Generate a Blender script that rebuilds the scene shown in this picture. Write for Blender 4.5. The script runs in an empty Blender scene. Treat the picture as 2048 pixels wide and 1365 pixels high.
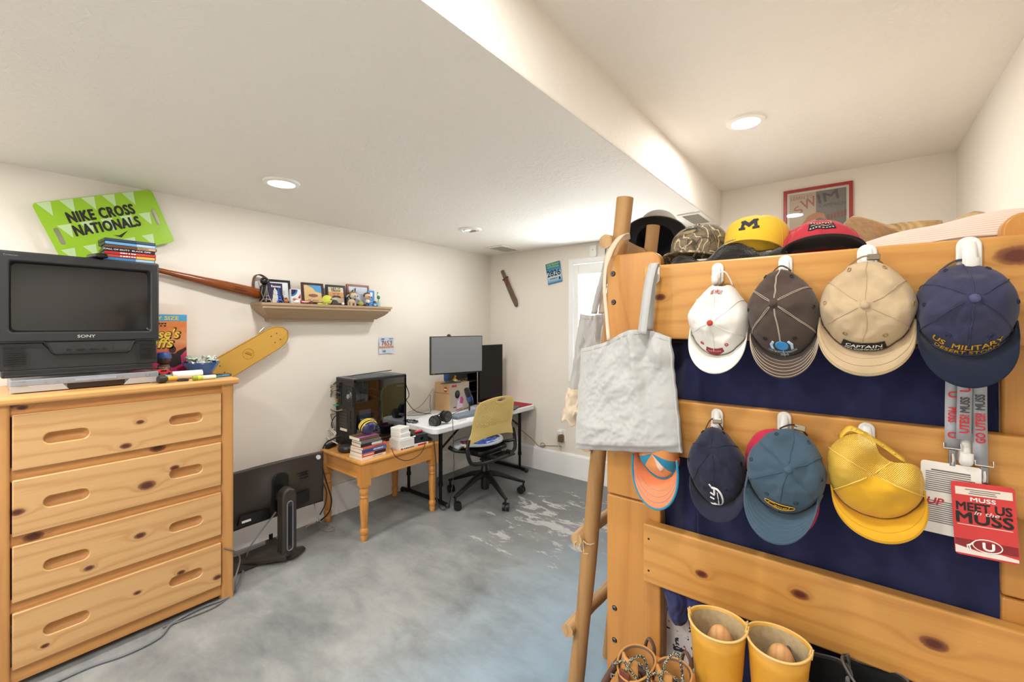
import bpy, bmesh, math, random
from math import sin, cos, pi, radians as R, sqrt, exp
from mathutils import Vector as V, Matrix, Euler, noise as NZ
random.seed(7)
SC = bpy.context.scene
COL = SC.collection

# ------------------------------------------------------------------ camera, world, exposure
FPX, TH, Y0, CH = 866.0, R(38.2), 650.0, 1.45
cam = bpy.data.cameras.new('camera'); CAM = bpy.data.objects.new('camera', cam); COL.objects.link(CAM)
CAM.location = (0, 0, CH); CAM.rotation_euler = (pi/2, 0, TH)
cam.sensor_width = 36; cam.lens = FPX/2048*36; cam.shift_y = (Y0-682.5)/2048; cam.clip_start = .02
SC.camera = CAM
SC.view_settings.view_transform = 'Standard'; SC.view_settings.look = 'None'
SC.view_settings.exposure = -0.28; SC.view_settings.gamma = 1; SC.view_settings.use_curve_mapping = False
W = bpy.data.worlds.new('daylight'); SC.world = W; W.use_nodes = True
W.node_tree.nodes['Background'].inputs[0].default_value = (.82, .9, 1, 1)
W.node_tree.nodes['Background'].inputs[1].default_value = 1.6

XL, XR, XS, YB, YR, ZS, ZC = -3.12, .475, -.79, 3.586, -2.1, 2.207, 2.466   # left/right wall, soffit edge, back/rear wall, soffit and ceiling height

def area(name, loc, size, power, color=(1, .978, .95), rot=(0, 0, 0), shape='DISK', size_y=None, spread=pi):
    l = bpy.data.lights.new(name, 'AREA'); l.shape = shape; l.size = size; l.energy = power; l.color = color; l.spread = spread
    if size_y: l.size_y = size_y
    o = bpy.data.objects.new(name, l); o.location = loc; o.rotation_euler = rot; COL.objects.link(o); return o
# recessed ceiling lamps of the room (three are in view, the others, out of view, are added to fill the room with light)
LAMPS_LOW = [(-2.383, 1.05), (-2.383, -.39), (-2.383, -1.6), (-1.25, -.39), (-1.25, -1.5)]
LAMPS_HIGH = [(-.42, 2.418), (-.36, .62), (-.36, -.85)]
for i, (x, y) in enumerate(LAMPS_LOW): area('downlight', (x, y, ZS-.016), .13, 21 if i else 10.5)
for i, (x, y) in enumerate(LAMPS_HIGH): area('downlight', (x, y, ZC-.016), .13, 14)
area('window_daylight', (-1.66, YB+.2, 1.5), .9, 165, (.95, .98, 1), (R(-90), 0, 0), 'RECTANGLE', 1.05)

# ------------------------------------------------------------------ helpers
def P(x, y, X=None, Y=None, Z=None):
    c, s = cos(TH), sin(TH); a = (x-1024)/FPX; b = (Y0-y)/FPX
    d = V((a*c-s, a*s+c, b))
    t = X/d.x if X is not None else (Y/d.y if Y is not None else (Z-CH)/d.z)
    return V((0, 0, CH))+d*t

def lin(h):
    if not isinstance(h, str): return tuple(h)[:3]
    h = h.lstrip('#'); v = [int(h[i:i+2], 16)/255 for i in (0, 2, 4)]
    return tuple(x/12.92 if x <= .04045 else ((x+.055)/1.055)**2.4 for x in v)

class N:
    """tiny node builder"""
    def __init__(s, name):
        s.m = bpy.data.materials.new(name); s.m.use_nodes = True; s.t = s.m.node_tree; s.b = s.t.nodes['Principled BSDF']; s.o = s.t.nodes['Material Output']
    def n(s, typ, _in=None, **kw):
        nd = s.t.nodes.new('ShaderNode'+typ)
        for k, v in kw.items(): setattr(nd, k, v)
        for k, v in (_in or {}).items(): s.set(nd, k, v)
        return nd
    def set(s, nd, k, v):
        i = nd.inputs[k]
        if isinstance(v, bpy.types.NodeSocket): s.t.links.new(v, i)
        else: i.default_value = v
    def P(s, k, v): s.set(s.b, k, v)
    def math(s, op, a, b=0.0, clamp=False):
        nd = s.n('Math', operation=op, use_clamp=clamp); s.set(nd, 0, a); s.set(nd, 1, b); return nd.outputs[0]
    def mix(s, f, a, b):
        nd = s.n('Mix', data_type='RGBA'); s.set(nd, 0, f); s.set(nd, 6, a if not isinstance(a, tuple) else a[:3]+(1,)); s.set(nd, 7, b if not isinstance(b, tuple) else b[:3]+(1,)); return nd.outputs[2]
    def ramp(s, f, stops, interp='LINEAR'):
        nd = s.n('ValToRGB'); s.set(nd, 0, f); cr = nd.color_ramp; cr.interpolation = interp
        while len(cr.elements) < len(stops): cr.elements.new(.5)
        for e, (p, c) in zip(cr.elements, stops):
            e.position = p; e.color = (c, c, c, 1) if not isinstance(c, tuple) else tuple(c[:3])+(1,)
        return nd.outputs[0]
    def co(s, kind='Object', scale=(1, 1, 1), loc=(0, 0, 0)):
        tc = s.n('TexCoord'); mp = s.n('Mapping'); s.set(mp, 0, tc.outputs[kind]); mp.inputs['Scale'].default_value = scale; mp.inputs['Location'].default_value = loc
        return mp.outputs[0]
    def noise(s, co, scale, detail=4, dist=0.0, rough=.55):
        nd = s.n('TexNoise'); s.set(nd, 'Vector', co); nd.inputs['Scale'].default_value = scale; nd.inputs['Detail'].default_value = detail; nd.inputs['Distortion'].default_value = dist; nd.inputs['Roughness'].default_value = rough
        return nd.outputs[0]
    def bump(s, h, strength=.2, dist=.01):
        nd = s.n('Bump'); s.set(nd, 'Height', h); nd.inputs['Strength'].default_value = strength; nd.inputs['Distance'].default_value = dist
        s.P('Normal', nd.outputs[0])

MC = {}
def mat(name, color='#808080', rough=.5, metal=0, spec=.5, grain=0.0, gscale=60, bump=0.0, bscale=200, emit=None, estr=1, coat=0, sheen=0, alpha=None):
    if name in MC: return MC[name]
    g = N(name); c = lin(color)
    g.P('Base Color', c+(1,)); g.P('Roughness', rough); g.P('Metallic', metal); g.P('Specular IOR Level', spec)
    if coat: g.P('Coat Weight', coat); g.P('Coat Roughness', .1)
    if sheen: g.P('Sheen Weight', sheen)
    if grain:
        k = g.noise(g.co(), gscale, 5)
        g.P('Base Color', g.mix(k, tuple(max(0, v*(1-grain)) for v in c), tuple(min(1, v*(1+grain)) for v in c)))
    if bump: g.bump(g.noise(g.co(), bscale, 3), bump, .004)
    if emit: g.P('Emission Color', lin(emit)+(1,)); g.P('Emission Strength', estr)
    MC[name] = g.m; return g.m

def fabric(name, color, dark=.25, scale=500, bump=.25, rough=.9):
    if name in MC: return MC[name]
    g = N(name); c = lin(color); co = g.co()
    w1 = g.n('TexWave', bands_direction='X'); g.set(w1, 'Vector', co); w1.inputs['Scale'].default_value = scale/3; w1.inputs['Distortion'].default_value = 1
    w2 = g.n('TexWave', bands_direction='Z'); g.set(w2, 'Vector', co); w2.inputs['Scale'].default_value = scale/3; w2.inputs['Distortion'].default_value = 1
    w = g.math('MULTIPLY', w1.outputs[1], w2.outputs[1]); nz = g.noise(co, 22, 6)
    f = g.math('ADD', g.math('MULTIPLY', w, .35), g.math('MULTIPLY', nz, .8))
    g.P('Base Color', g.mix(f, tuple(v*(1-dark) for v in c), tuple(min(1, v*(1+dark*.5)) for v in c)))
    g.P('Roughness', rough); g.P('Specular IOR Level', .2); g.P('Sheen Weight', .15)
    g.bump(g.math('ADD', w, g.math('MULTIPLY', nz, .8)), bump, .0015)
    MC[name] = g.m; return g.m

def wood(name, light, dark, axis=0, across=2, freq=16, knots=(), rough=.38, knotcol='#5a2f22', figure=.6, contrast=1.0):
    """plank wood in object space; axis = along the grain; across = the axis the rings cross; knots = [(x,y,z,r)]"""
    if name in MC: return MC[name]
    g = N(name); a = lin(light); b = lin(dark)
    sc = [1.0, 1.0, 1.0]; sc[axis] = .09
    co = g.co(scale=tuple(sc)); raw = g.co()
    n1 = g.noise(co, 5, 4, .4); sep = g.n('SeparateXYZ', {0: raw}); ph = sep.outputs[across]
    ph = g.math('ADD', g.math('MULTIPLY', ph, freq), g.math('MULTIPLY', n1, 6*figure))
    mask = None
    for (kx, ky, kz, kr) in knots:
        sub = g.n('VectorMath', {0: raw, 1: (kx, ky, kz)}, operation='SUBTRACT'); s2 = [1.0, 1.0, 1.0]; s2[axis] = .6; s2[3-axis-across] = 0
        ml = g.n('VectorMath', {0: sub.outputs[0], 1: tuple(s2)}, operation='MULTIPLY'); ln = g.n('VectorMath', {0: ml.outputs[0]}, operation='LENGTH').outputs['Value']
        q = g.math('DIVIDE', ln, kr*.62)
        far = g.math('DIVIDE', 2.2, g.math('ADD', 1.0, g.math('MULTIPLY', q, q)))
        ph = g.math('ADD', ph, far)
        k = g.ramp(g.math('MULTIPLY', g.math('ADD', q, g.math('MULTIPLY', g.noise(raw, 90, 2), .25)), .5), [(.3, 1.0), (.5, .7), (.6, .15), (.95, 0.0)])
        mask = k if mask is None else g.math('MAXIMUM', mask, k)
    band = g.math('SINE', g.math('MULTIPLY', ph, 6.283)); band = g.math('ADD', g.math('MULTIPLY', band, .5), .5)
    band = g.math('POWER', band, 3.0)
    fs = [60.0, 60.0, 60.0]; fs[axis] = 3.0
    fine = g.noise(g.co(scale=tuple(fs)), 3, 4); broad = g.noise(co, 1.6, 3)
    f = g.math('ADD', g.math('MULTIPLY', band, .40*contrast), g.math('MULTIPLY', g.math('SUBTRACT', fine, .5), .55*contrast))
    f = g.math('ADD', f, g.math('MULTIPLY', g.math('SUBTRACT', broad, .4), .6*contrast), True)
    c = g.mix(f, a, b)
    if mask is not None: c = g.mix(mask, c, lin(knotcol))
    g.P('Base Color', c); g.P('Roughness', rough); g.P('Specular IOR Level', .4)
    g.bump(g.math('ADD', fine, g.math('MULTIPLY', band, .3)), .08, .002)
    MC[name] = g.m; return g.m

def glassy(name, tint=(.8, .85, .9), reflect=.08, rough=.02):
    if name in MC: return MC[name]
    g = N(name); t = g.n('BsdfTransparent'); t.inputs[0].default_value = tuple(tint)+(1,)
    gl = g.n('BsdfGlossy'); gl.inputs['Roughness'].default_value = rough
    lw = g.n('LayerWeight'); lw.inputs[0].default_value = .3; f = g.math('ADD', g.math('MULTIPLY', lw.outputs[1], .6), reflect, True)
    mx = g.n('MixShader'); g.set(mx, 0, f); g.set(mx, 1, t.outputs[0]); g.set(mx, 2, gl.outputs[0]); g.t.links.new(mx.outputs[0], g.o.inputs[0])
    MC[name] = g.m; return g.m

class MB:
    def __init__(s): s.v = []; s.f = []; s.k = []; s.mi = 0; s.M = None
    def _add(s, vs, fs, M=None):
        b = len(s.v)
        for p in vs:
            p = V(p)
            if M is not None: p = M @ p
            if s.M is not None: p = s.M @ p
            s.v.append(p)
        for f in fs: s.f.append(tuple(b+i for i in f)); s.k.append(s.mi)
        return s
    def box(s, x0, x1, y0, y1, z0, z1, M=None):
        return s._add([(x0, y0, z0), (x1, y0, z0), (x1, y1, z0), (x0, y1, z0), (x0, y0, z1), (x1, y0, z1), (x1, y1, z1), (x0, y1, z1)],
            [(0, 3, 2, 1), (4, 5, 6, 7), (0, 1, 5, 4), (1, 2, 6, 5), (2, 3, 7, 6), (3, 0, 4, 7)], M)
    def tube(s, pts, r, n=8, closed=False, caps=True, flat=1.0, up=None):
        pts = [V(p) for p in pts]; m = len(pts); rs = r if isinstance(r, (list, tuple)) else [r]*m
        tang = []
        for i in range(m):
            if closed: t = pts[(i+1) % m]-pts[i-1]
            else: t = pts[min(i+1, m-1)]-pts[max(i-1, 0)]
            tang.append(t.normalized() if t.length > 1e-9 else V((0, 0, 1)))
        u = V(up) if up else (V((0, 0, 1)) if abs(tang[0].z) < .9 else V((1, 0, 0)))
        u = (u-tang[0]*u.dot(tang[0])).normalized(); vs = []
        for i in range(m):
            u = u-tang[i]*u.dot(tang[i]); u = u.normalized() if u.length > 1e-6 else tang[i].orthogonal().normalized()
            w = tang[i].cross(u)
            for j in range(n):
                a = 2*pi*j/n; vs.append(pts[i]+(u*cos(a)*flat+w*sin(a))*rs[i])
        fs = []
        for i in range(m if closed else m-1):
            for j in range(n):
                a, b = i*n+j, i*n+(j+1) % n; c, d = ((i+1) % m)*n+(j+1) % n, ((i+1) % m)*n+j
                fs.append((a, b, c, d))
        if caps and not closed: fs += [tuple(reversed(range(n))), tuple(range((m-1)*n, m*n))]
        return s._add(vs, fs)
    def cyl(s, p0, p1, r0, r1=None, n=16, caps=True): return s.tube([p0, p1], [r0, r0 if r1 is None else r1], n, caps=caps)
    def lathe(s, prof, n=24, M=None, caps=True, sx=1, sy=1, a0=0):
        vs = [(r*cos(2*pi*j/n+a0)*sx, r*sin(2*pi*j/n+a0)*sy, z) for r, z in prof for j in range(n)]; fs = []
        for i in range(len(prof)-1):
            for j in range(n): fs.append((i*n+j, i*n+(j+1) % n, (i+1)*n+(j+1) % n, (i+1)*n+j))
        if caps:
            if prof[0][0] > 1e-6: fs.append(tuple(reversed(range(n))))
            if prof[-1][0] > 1e-6: fs.append(tuple(range((len(prof)-1)*n, len(prof)*n)))
        return s._add(vs, fs, M)
    def ell(s, c, r, nu=16, nv=10, M=None):
        r = (r, r, r) if not isinstance(r, (tuple, list)) else r
        prof = [(sin(pi*i/nv), -cos(pi*i/nv)) for i in range(nv+1)]; vs = []; fs = []
        for (q, z) in prof:
            for j in range(nu): vs.append((c[0]+r[0]*q*cos(2*pi*j/nu), c[1]+r[1]*q*sin(2*pi*j/nu), c[2]+r[2]*z))
        for i in range(nv):
            for j in range(nu): fs.append((i*nu+j, i*nu+(j+1) % nu, (i+1)*nu+(j+1) % nu, (i+1)*nu+j))
        return s._add(vs, fs, M)
    def prism(s, out, z0, z1, M=None):
        """outline in local xy extruded along z"""
        n = len(out); vs = [(x, y, z0) for x, y in out]+[(x, y, z1) for x, y in out]
        fs = [tuple(reversed(range(n))), tuple(range(n, 2*n))]+[(i, (i+1) % n, n+(i+1) % n, n+i) for i in range(n)]
        return s._add(vs, fs, M)
    def plate(s, out, holes, z0, z1, M=None):
        """outline with holes extruded along z"""
        bm = bmesh.new()
        for loop in [out]+list(holes):
            vv = [bm.verts.new((x, y, z0)) for x, y in loop]
            for i in range(len(vv)): bm.edges.new((vv[i], vv[(i+1) % len(vv)]))
        bmesh.ops.triangle_fill(bm, use_beauty=True, use_dissolve=False, edges=bm.edges[:], normal=(0, 0, 1))
        r = bmesh.ops.extrude_face_region(bm, geom=bm.faces[:])
        for e in r['geom']:
            if isinstance(e, bmesh.types.BMVert): e.co.z = z1
        bmesh.ops.recalc_face_normals(bm, faces=bm.faces[:]); bm.verts.index_update()
        s._add([v.co.copy() for v in bm.verts], [tuple(v.index for v in f.verts) for f in bm.faces], M); bm.free(); return s
    def surf(s, fn, nu, nv, cu=False, M=None):
        vs = [fn(i/nu, j/nv) for j in range(nv+1) for i in range(nu if cu else nu+1)]; w = nu if cu else nu+1; fs = []
        for j in range(nv):
            for i in range(nu): fs.append((j*w+i, j*w+(i+1) % w, (j+1)*w+(i+1) % w, (j+1)*w+i))
        return s._add(vs, fs, M)
    def ribbon(s, pts, side, w):
        """flat strip: points, side vector(s), width(s)"""
        m = len(pts); vs = []
        for i, p in enumerate(pts):
            sd = V(side[i] if isinstance(side, list) else side).normalized(); ww = w[i] if isinstance(w, list) else w
            vs += [V(p)-sd*ww/2, V(p)+sd*ww/2]
        return s._add(vs, [(2*i, 2*i+1, 2*i+3, 2*i+2) for i in range(m-1)])
    def build(s, name, m, parent=None, smooth=38, bevel=0, solid=0, sub=0, seg=2, off=0, recalc=False):
        me = bpy.data.meshes.new(name); me.from_pydata([tuple(v) for v in s.v], [], s.f)
        ms = m if isinstance(m, (list, tuple)) else [m]
        for q in ms: me.materials.append(q)
        if len(ms) > 1:
            for p, k in zip(me.polygons, s.k): p.material_index = k
        if recalc:
            bm = bmesh.new(); bm.from_mesh(me); bmesh.ops.recalc_face_normals(bm, faces=bm.faces[:]); bm.to_mesh(me); bm.free()
        if smooth:
            me.polygons.foreach_set('use_smooth', [True]*len(me.polygons)); me.set_sharp_from_angle(angle=R(smooth))
        me.update(); o = bpy.data.objects.new(name, me); COL.objects.link(o); o.parent = parent
        if solid: q = o.modifiers.new('solid', 'SOLIDIFY'); q.thickness = solid; q.offset = off
        if bevel: q = o.modifiers.new('bevel', 'BEVEL'); q.width = bevel; q.segments = seg; q.limit_method = 'ANGLE'; q.angle_limit = R(35)
        if sub: q = o.modifiers.new('sub', 'SUBSURF'); q.levels = sub; q.render_levels = sub
        return o

def tag(o, label, cat, group=None):
    o['label'] = label; o['category'] = cat
    if group: o['group'] = group
    return o
def T(name, label, cat, loc=(0, 0, 0), rot=(0, 0, 0), group=None):
    o = bpy.data.objects.new(name, None); o.empty_display_size = .05; COL.objects.link(o); o.location = loc
    o.rotation_euler = rot if not isinstance(rot, (int, float)) else (0, 0, rot)
    return tag(o, label, cat, group)
def struct(o): o['kind'] = 'structure'; return o
def sm(pts, n=6, closed=False):
    """Catmull-Rom smoothing of a polyline"""
    p = [V(q) for q in pts]; m = len(p); out = []
    for i in range(m if closed else m-1):
        a = p[i-1] if (i > 0 or closed) else p[i]*2-p[i+1]; b = p[i]; c = p[(i+1) % m]; d = p[(i+2) % m] if (i+2 < m or closed) else c*2-b
        for k in range(n):
            t = k/n; out.append(.5*((2*b)+(c-a)*t+(2*a-5*b+4*c-d)*t*t+(3*b-a-3*c+d)*t**3))
    if not closed: out.append(p[-1])
    return out
def rrect(x0, x1, y0, y1, r, n=5):
    o = []
    for cx, cy, a in ((x1-r, y1-r, 0), (x0+r, y1-r, 90), (x0+r, y0+r, 180), (x1-r, y0+r, 270)):
        for k in range(n+1): o.append((cx+r*cos(R(a+90*k/n)), cy+r*sin(R(a+90*k/n))))
    return o
FACE = Matrix.Rotation(pi/2, 4, 'X')      # local xy drawing -> xz plane, drawing's +z comes towards -y (the viewer's side)
def at(x, y, z): return Matrix.Translation((x, y, z))

def text_mesh(s, w=None, h=None, bold=0.0, shear=0.0, ext=0.0, spacing=1.0, res=3):
    c = bpy.data.curves.new('t', 'FONT'); c.body = s; c.align_x = 'CENTER'; c.offset = bold; c.shear = shear; c.resolution_u = res; c.space_character = spacing; c.space_line = .8
    c.extrude = 0
    o = bpy.data.objects.new('t', c); COL.objects.link(o); bpy.context.view_layer.update()
    me = bpy.data.meshes.new_from_object(o); bpy.data.objects.remove(o); bpy.data.curves.remove(c)
    xs = [v.co.x for v in me.vertices]; ys = [v.co.y for v in me.vertices]
    if not xs: return [], []
    x0, x1, y0, y1 = min(xs), max(xs), min(ys), max(ys)
    sx = w/(x1-x0) if w else None; sy = h/(y1-y0) if h else None
    sx = sx or sy; sy = sy or sx
    vs = [((v.co.x-(x0+x1)/2)*sx, (v.co.y-(y0+y1)/2)*sy) for v in me.vertices]; fs = [tuple(p.vertices) for p in me.polygons]
    bpy.data.meshes.remove(me); return vs, fs
def text(s, m, parent, pos, w=None, h=None, rot=0.0, fn=None, name='lettering', plane=None, **kw):
    """flat print; by default upright on the xz plane facing -y of the parent, or mapped by fn(u,v)"""
    bold = kw.pop('bold', 0); vs, fs = text_mesh(s, w, h, **kw); b = MB(); c, sn = cos(rot), sin(rot)
    if bold:
        r_ = bold*1.15*(max(v for u, v in vs)-min(v for u, v in vs))/max(1, s.count(chr(10))+1); k_ = len(vs); n_ = list(vs); f_ = list(fs)
        for q in range(8): vs = vs+[(u+r_*cos(q*pi/4), v+r_*sin(q*pi/4)) for u, v in n_]; fs = fs+[tuple(i+k_*(q+1) for i in f) for f in f_]
    vs = [(u*c-v*sn, u*sn+v*c) for u, v in vs]
    lay = [q//len(n_)*5e-5 for q in range(len(vs))] if bold else [0]*len(vs)
    if fn: b._add([V(fn(pos[0]+u, pos[1]+v))+V((0, -l, -l*.5)) for (u, v), l in zip(vs, lay)], fs)
    elif plane: b._add([V(pos)+plane[0]*u+plane[1]*v+V((0, -l, 0)) for (u, v), l in zip(vs, lay)], fs)
    else: b._add([(pos[0]+u, pos[1]-l, pos[2]+v) for (u, v), l in zip(vs, lay)], fs)
    return b.build(name, m, parent, smooth=0)
def clone(root, loc, rot=None, label=None):
    r = root.copy(); COL.objects.link(r); r.location = loc
    if rot is not None: r.rotation_euler = rot if not isinstance(rot, (int, float)) else (0, 0, rot)
    if label: r['label'] = label
    for ch in list(root.children):
        c = ch.copy(); COL.objects.link(c); c.parent = r
        for g in list(ch.children):
            d = g.copy(); COL.objects.link(d); d.parent = c
    return r
LW = pi/2            # things facing +X (standing at the left wall)

def scrib(m, parent, pos, w, h, n=3, name='print_mark', seed=1):
    """illegible small print: a row of short strokes"""
    rg = random.Random(seed); b = MB(); x = -w/2; st = w/n
    for i in range(n): l = st*rg.uniform(.55, .85); b.box(pos[0]+x, pos[0]+x+l, pos[1]-.0002, pos[1]+.0004, pos[2]-h/2, pos[2]+h/2); x += st
    return b.build(name, m, parent, smooth=0)

# shared materials
BLACK = mat('black_plastic', '#17181a', .42); BLACKG = mat('black_gloss', '#0b0c0e', .12); DGREY = mat('dark_grey_plastic', '#3d3e40', .5, grain=.06, gscale=300)
WHITE = mat('white_plastic', '#efeeea', .35); CREAM = mat('cream_paper', '#e6ddc8', .8, grain=.12, gscale=150); INK = mat('ink_black', '#14130f', .6)
WINK = mat('ink_white', '#f2f1ee', .6); RED = mat('red_print', '#c22029', .5); BLUE = mat('blue_print', '#2a6fb8', .5); YEL = mat('yellow_print', '#f4d34a', .5)
CHROME = mat('chrome', '#d8d8d8', .2, 1); STEEL = mat('dull_steel', '#8d8f92', .35, 1); GREYP = mat('grey_plastic', '#8a8d90', .5)
NAVYINK = mat('navy_print', '#20264a', .6); ORANGE = mat('orange_print', '#e0642f', .6)
# ------------------------------------------------------------------ room shell
def wallmat(name, color, bscale=70, b=.12, dist=.003):
    g = N(name); c = lin(color); co = g.co()
    g.P('Base Color', g.mix(g.noise(co, 1.3, 3), tuple(v*.97 for v in c), tuple(min(1, v*1.02) for v in c))); g.P('Roughness', .75); g.P('Specular IOR Level', .25)
    g.bump(g.noise(co, bscale, 4), b, dist); return g.m
WALL = wallmat('wall_paint', '#ece5da')
def ceilmat():
    g = N('textured_ceiling'); c = lin('#f0eae1'); co = g.co()
    g.P('Base Color', c+(1,)); g.P('Roughness', .7); g.P('Specular IOR Level', .3)
    n1 = g.noise(co, 15, 5, 2.2, .6); n2 = g.ramp(g.noise(co, 1.6, 3), [(.45, 0.0), (.7, 1.0)])
    g.bump(g.math('MULTIPLY', g.ramp(n1, [(.42, 0.0), (.54, 1.0)]), g.math('ADD', n2, .3)), .38, .005); return g.m
CEIL = ceilmat()
def floormat():
    g = N('stained_concrete'); co = g.co()
    a = g.noise(co, 1.2, 7, .25, .6); b = g.noise(g.co(scale=(1, 1.8, 1)), 3.6, 9, .3, .68); f = g.math('ADD', g.math('MULTIPLY', a, .55), g.math('MULTIPLY', b, .5))
    base = g.ramp(f, [(.32, lin('#63676b')), (.48, lin('#858888')), (.6, lin('#9b9d9c')), (.75, lin('#aeafad'))])
    sep = g.n('SeparateXYZ', {0: co})
    # worn pale paint beside the chair
    d = g.n('VectorMath', {0: co, 1: (-1.66, 2.72, 0)}, operation='SUBTRACT'); d2 = g.n('VectorMath', {0: d.outputs[0], 1: (.95, .85, 0)}, operation='MULTIPLY')
    ln = g.n('VectorMath', {0: d2.outputs[0]}, operation='LENGTH').outputs['Value']
    near = g.ramp(ln, [(.3, 1.0), (.8, 0.0)])
    rot = g.n('Mapping'); g.set(rot, 0, co); rot.inputs['Rotation'].default_value = (0, 0, R(35)); rot.inputs['Scale'].default_value = (1, 2.6, 1)
    chip = g.noise(rot.outputs[0], 3.0, 9, .5, .7)
    m = g.ramp(g.math('ADD', g.math('MULTIPLY', chip, 1.0), g.math('MULTIPLY', near, .20)), [(.715, 0.0), (.735, 1.0)])
    m = g.math('MULTIPLY', m, g.math('GREATER_THAN', near, .02))
    # bluer stain along the bed side, darker grey towards the back wall
    bl = g.ramp(g.math('ADD', sep.outputs[0], g.math('MULTIPLY', g.noise(co, 2.2, 4), .9)), [(.0, 0.0), (.0, 0.0)])
    bx = g.n('MapRange'); g.set(bx, 0, g.math('ADD', sep.outputs[0], g.math('MULTIPLY', b, .7))); bx.inputs[1].default_value = -1.35; bx.inputs[2].default_value = -.45
    base = g.mix(g.math('MULTIPLY', bx.outputs[0], .75), base, lin('#8fb2cc'))
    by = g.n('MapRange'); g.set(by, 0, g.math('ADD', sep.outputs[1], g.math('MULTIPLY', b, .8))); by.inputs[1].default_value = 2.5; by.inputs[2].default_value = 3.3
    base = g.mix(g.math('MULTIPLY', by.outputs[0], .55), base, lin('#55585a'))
    sp = g.noise(co, 2.6, 3); base = g.mix(g.ramp(sp, [(.66, 0.0), (.78, .55)]), base, lin('#5c7690'))
    base = g.mix(g.math('MULTIPLY', m, .7), base, lin('#c4c2c0'))
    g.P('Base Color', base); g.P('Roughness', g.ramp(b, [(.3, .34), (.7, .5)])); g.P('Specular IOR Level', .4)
    g.bump(g.noise(co, 9, 6), .06, .01); return g.m
FLOOR = floormat()
TRIM = mat('white_trim', '#f7f7f6', .4)
T_ = .12
struct(MB().box(XL-T_, XR+T_, YR-T_, YB+T_, -.1, 0).build('floor', FLOOR, smooth=0))
struct(MB().box(XL-T_, XL, YR, YB, 0, ZC+.1).build('wall_left', WALL, smooth=0))
struct(MB().box(XR, XR+T_, YR, YB, 0, ZC+.1).build('wall_right', WALL, smooth=0))
struct(MB().box(XL-T_, XR+T_, YR-T_, YR, 0, ZC+.1).build('wall_rear', WALL, smooth=0))
WX0, WX1, WZ0, WZ1 = -2.105, -1.2, .93, 2.05
b = MB(); b.plate([(XL-T_, 0), (XR+T_, 0), (XR+T_, ZC+.1), (XL-T_, ZC+.1)], [[(WX0, WZ0), (WX1, WZ0), (WX1, WZ1), (WX0, WZ1)]], 0, -T_, M=at(0, YB, 0) @ FACE)
struct(b.build('wall_back', WALL, smooth=0))
b = MB(); b.box(XS, XR+T_, YR, YB, ZC, ZC+.1); struct(b.build('ceiling', CEIL, smooth=0))
b = MB(); b.box(XL-T_, XS, YR, YB, ZS, ZC+.1); struct(b.build('ceiling_soffit', CEIL, smooth=0, bevel=.008))
struct(MB().prism([(0, 0), (.016, 0), (.016, .205), (.011, .222), (0, .222)], YR, YB, M=at(XL, 0, 0) @ Matrix(((1, 0, 0, 0), (0, 0, 1, 0), (0, 1, 0, 0), (0, 0, 0, 1)))).build('baseboard_left', TRIM, smooth=0))
struct(MB().prism([(0, 0), (.016, 0), (.016, .205), (.011, .222), (0, .222)], XL+.016, XR, M=at(0, YB, 0) @ Matrix(((0, 0, 1, 0), (-1, 0, 0, 0), (0, 1, 0, 0), (0, 0, 0, 1)))).build('baseboard_back', TRIM, smooth=0))

# window with plantation shutters
wr = bpy.data.objects.new('window_1', None); COL.objects.link(wr); wr.location = (0, YB, 0); struct(wr)
SHUT = mat('shutter_white', '#f6f6f4', .45)
def wbar(n, x0, x1, z0, z1, y0=-.02, y1=.045): return MB().box(x0, x1, y0, y1, z0, z1).build(n, SHUT, wr, smooth=0, bevel=.004)
wbar('window_frame', WX0-.02, WX0+.03, WZ0-.02, WZ1+.02); wbar('window_frame', WX1-.03, WX1+.02, WZ0-.02, WZ1+.02)
wbar('window_frame', WX0+.03, WX1-.03, WZ1-.03, WZ1+.02); wbar('window_frame', WX0+.03, WX1-.03, WZ0-.02, WZ0+.03)
wm = (WX0+WX1)/2
for x0, x1 in ((WX0+.033, wm-.002), (wm+.002, WX1-.033)):
    wbar('shutter_stile', x0, x0+.05, WZ0+.033, WZ1-.033, -.012, .02); wbar('shutter_stile', x1-.05, x1, WZ0+.033, WZ1-.033, -.012, .02)
    wbar('shutter_rail', x0+.05, x1-.05, WZ1-.13, WZ1-.033, -.012, .02); wbar('shutter_rail', x0+.05, x1-.05, WZ0+.033, WZ0+.12, -.012, .02)
    k = 0; z = WZ0+.16
    while z < WZ1-.15:
        q = MB(); q.lathe([(1, x0+.052), (1, x1-.052)], 14, M=at(0, .01, z) @ Matrix.Rotation(R(-52), 4, 'X') @ Matrix.Rotation(pi/2, 4, 'Y'), sx=.005, sy=.042); q.build('louver', SHUT, wr); z += .075
    MB().tube([((x0+x1)/2, -.032, WZ0+.2), ((x0+x1)/2, -.032, WZ1-.2)], .005, 6).build('tilt_rod', SHUT, wr)
MB().box(WX0, WX1, .095, .1, WZ0, WZ1).build('window_pane', glassy('window_glass', (.95, .97, .97), .04), wr, smooth=0)

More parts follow.
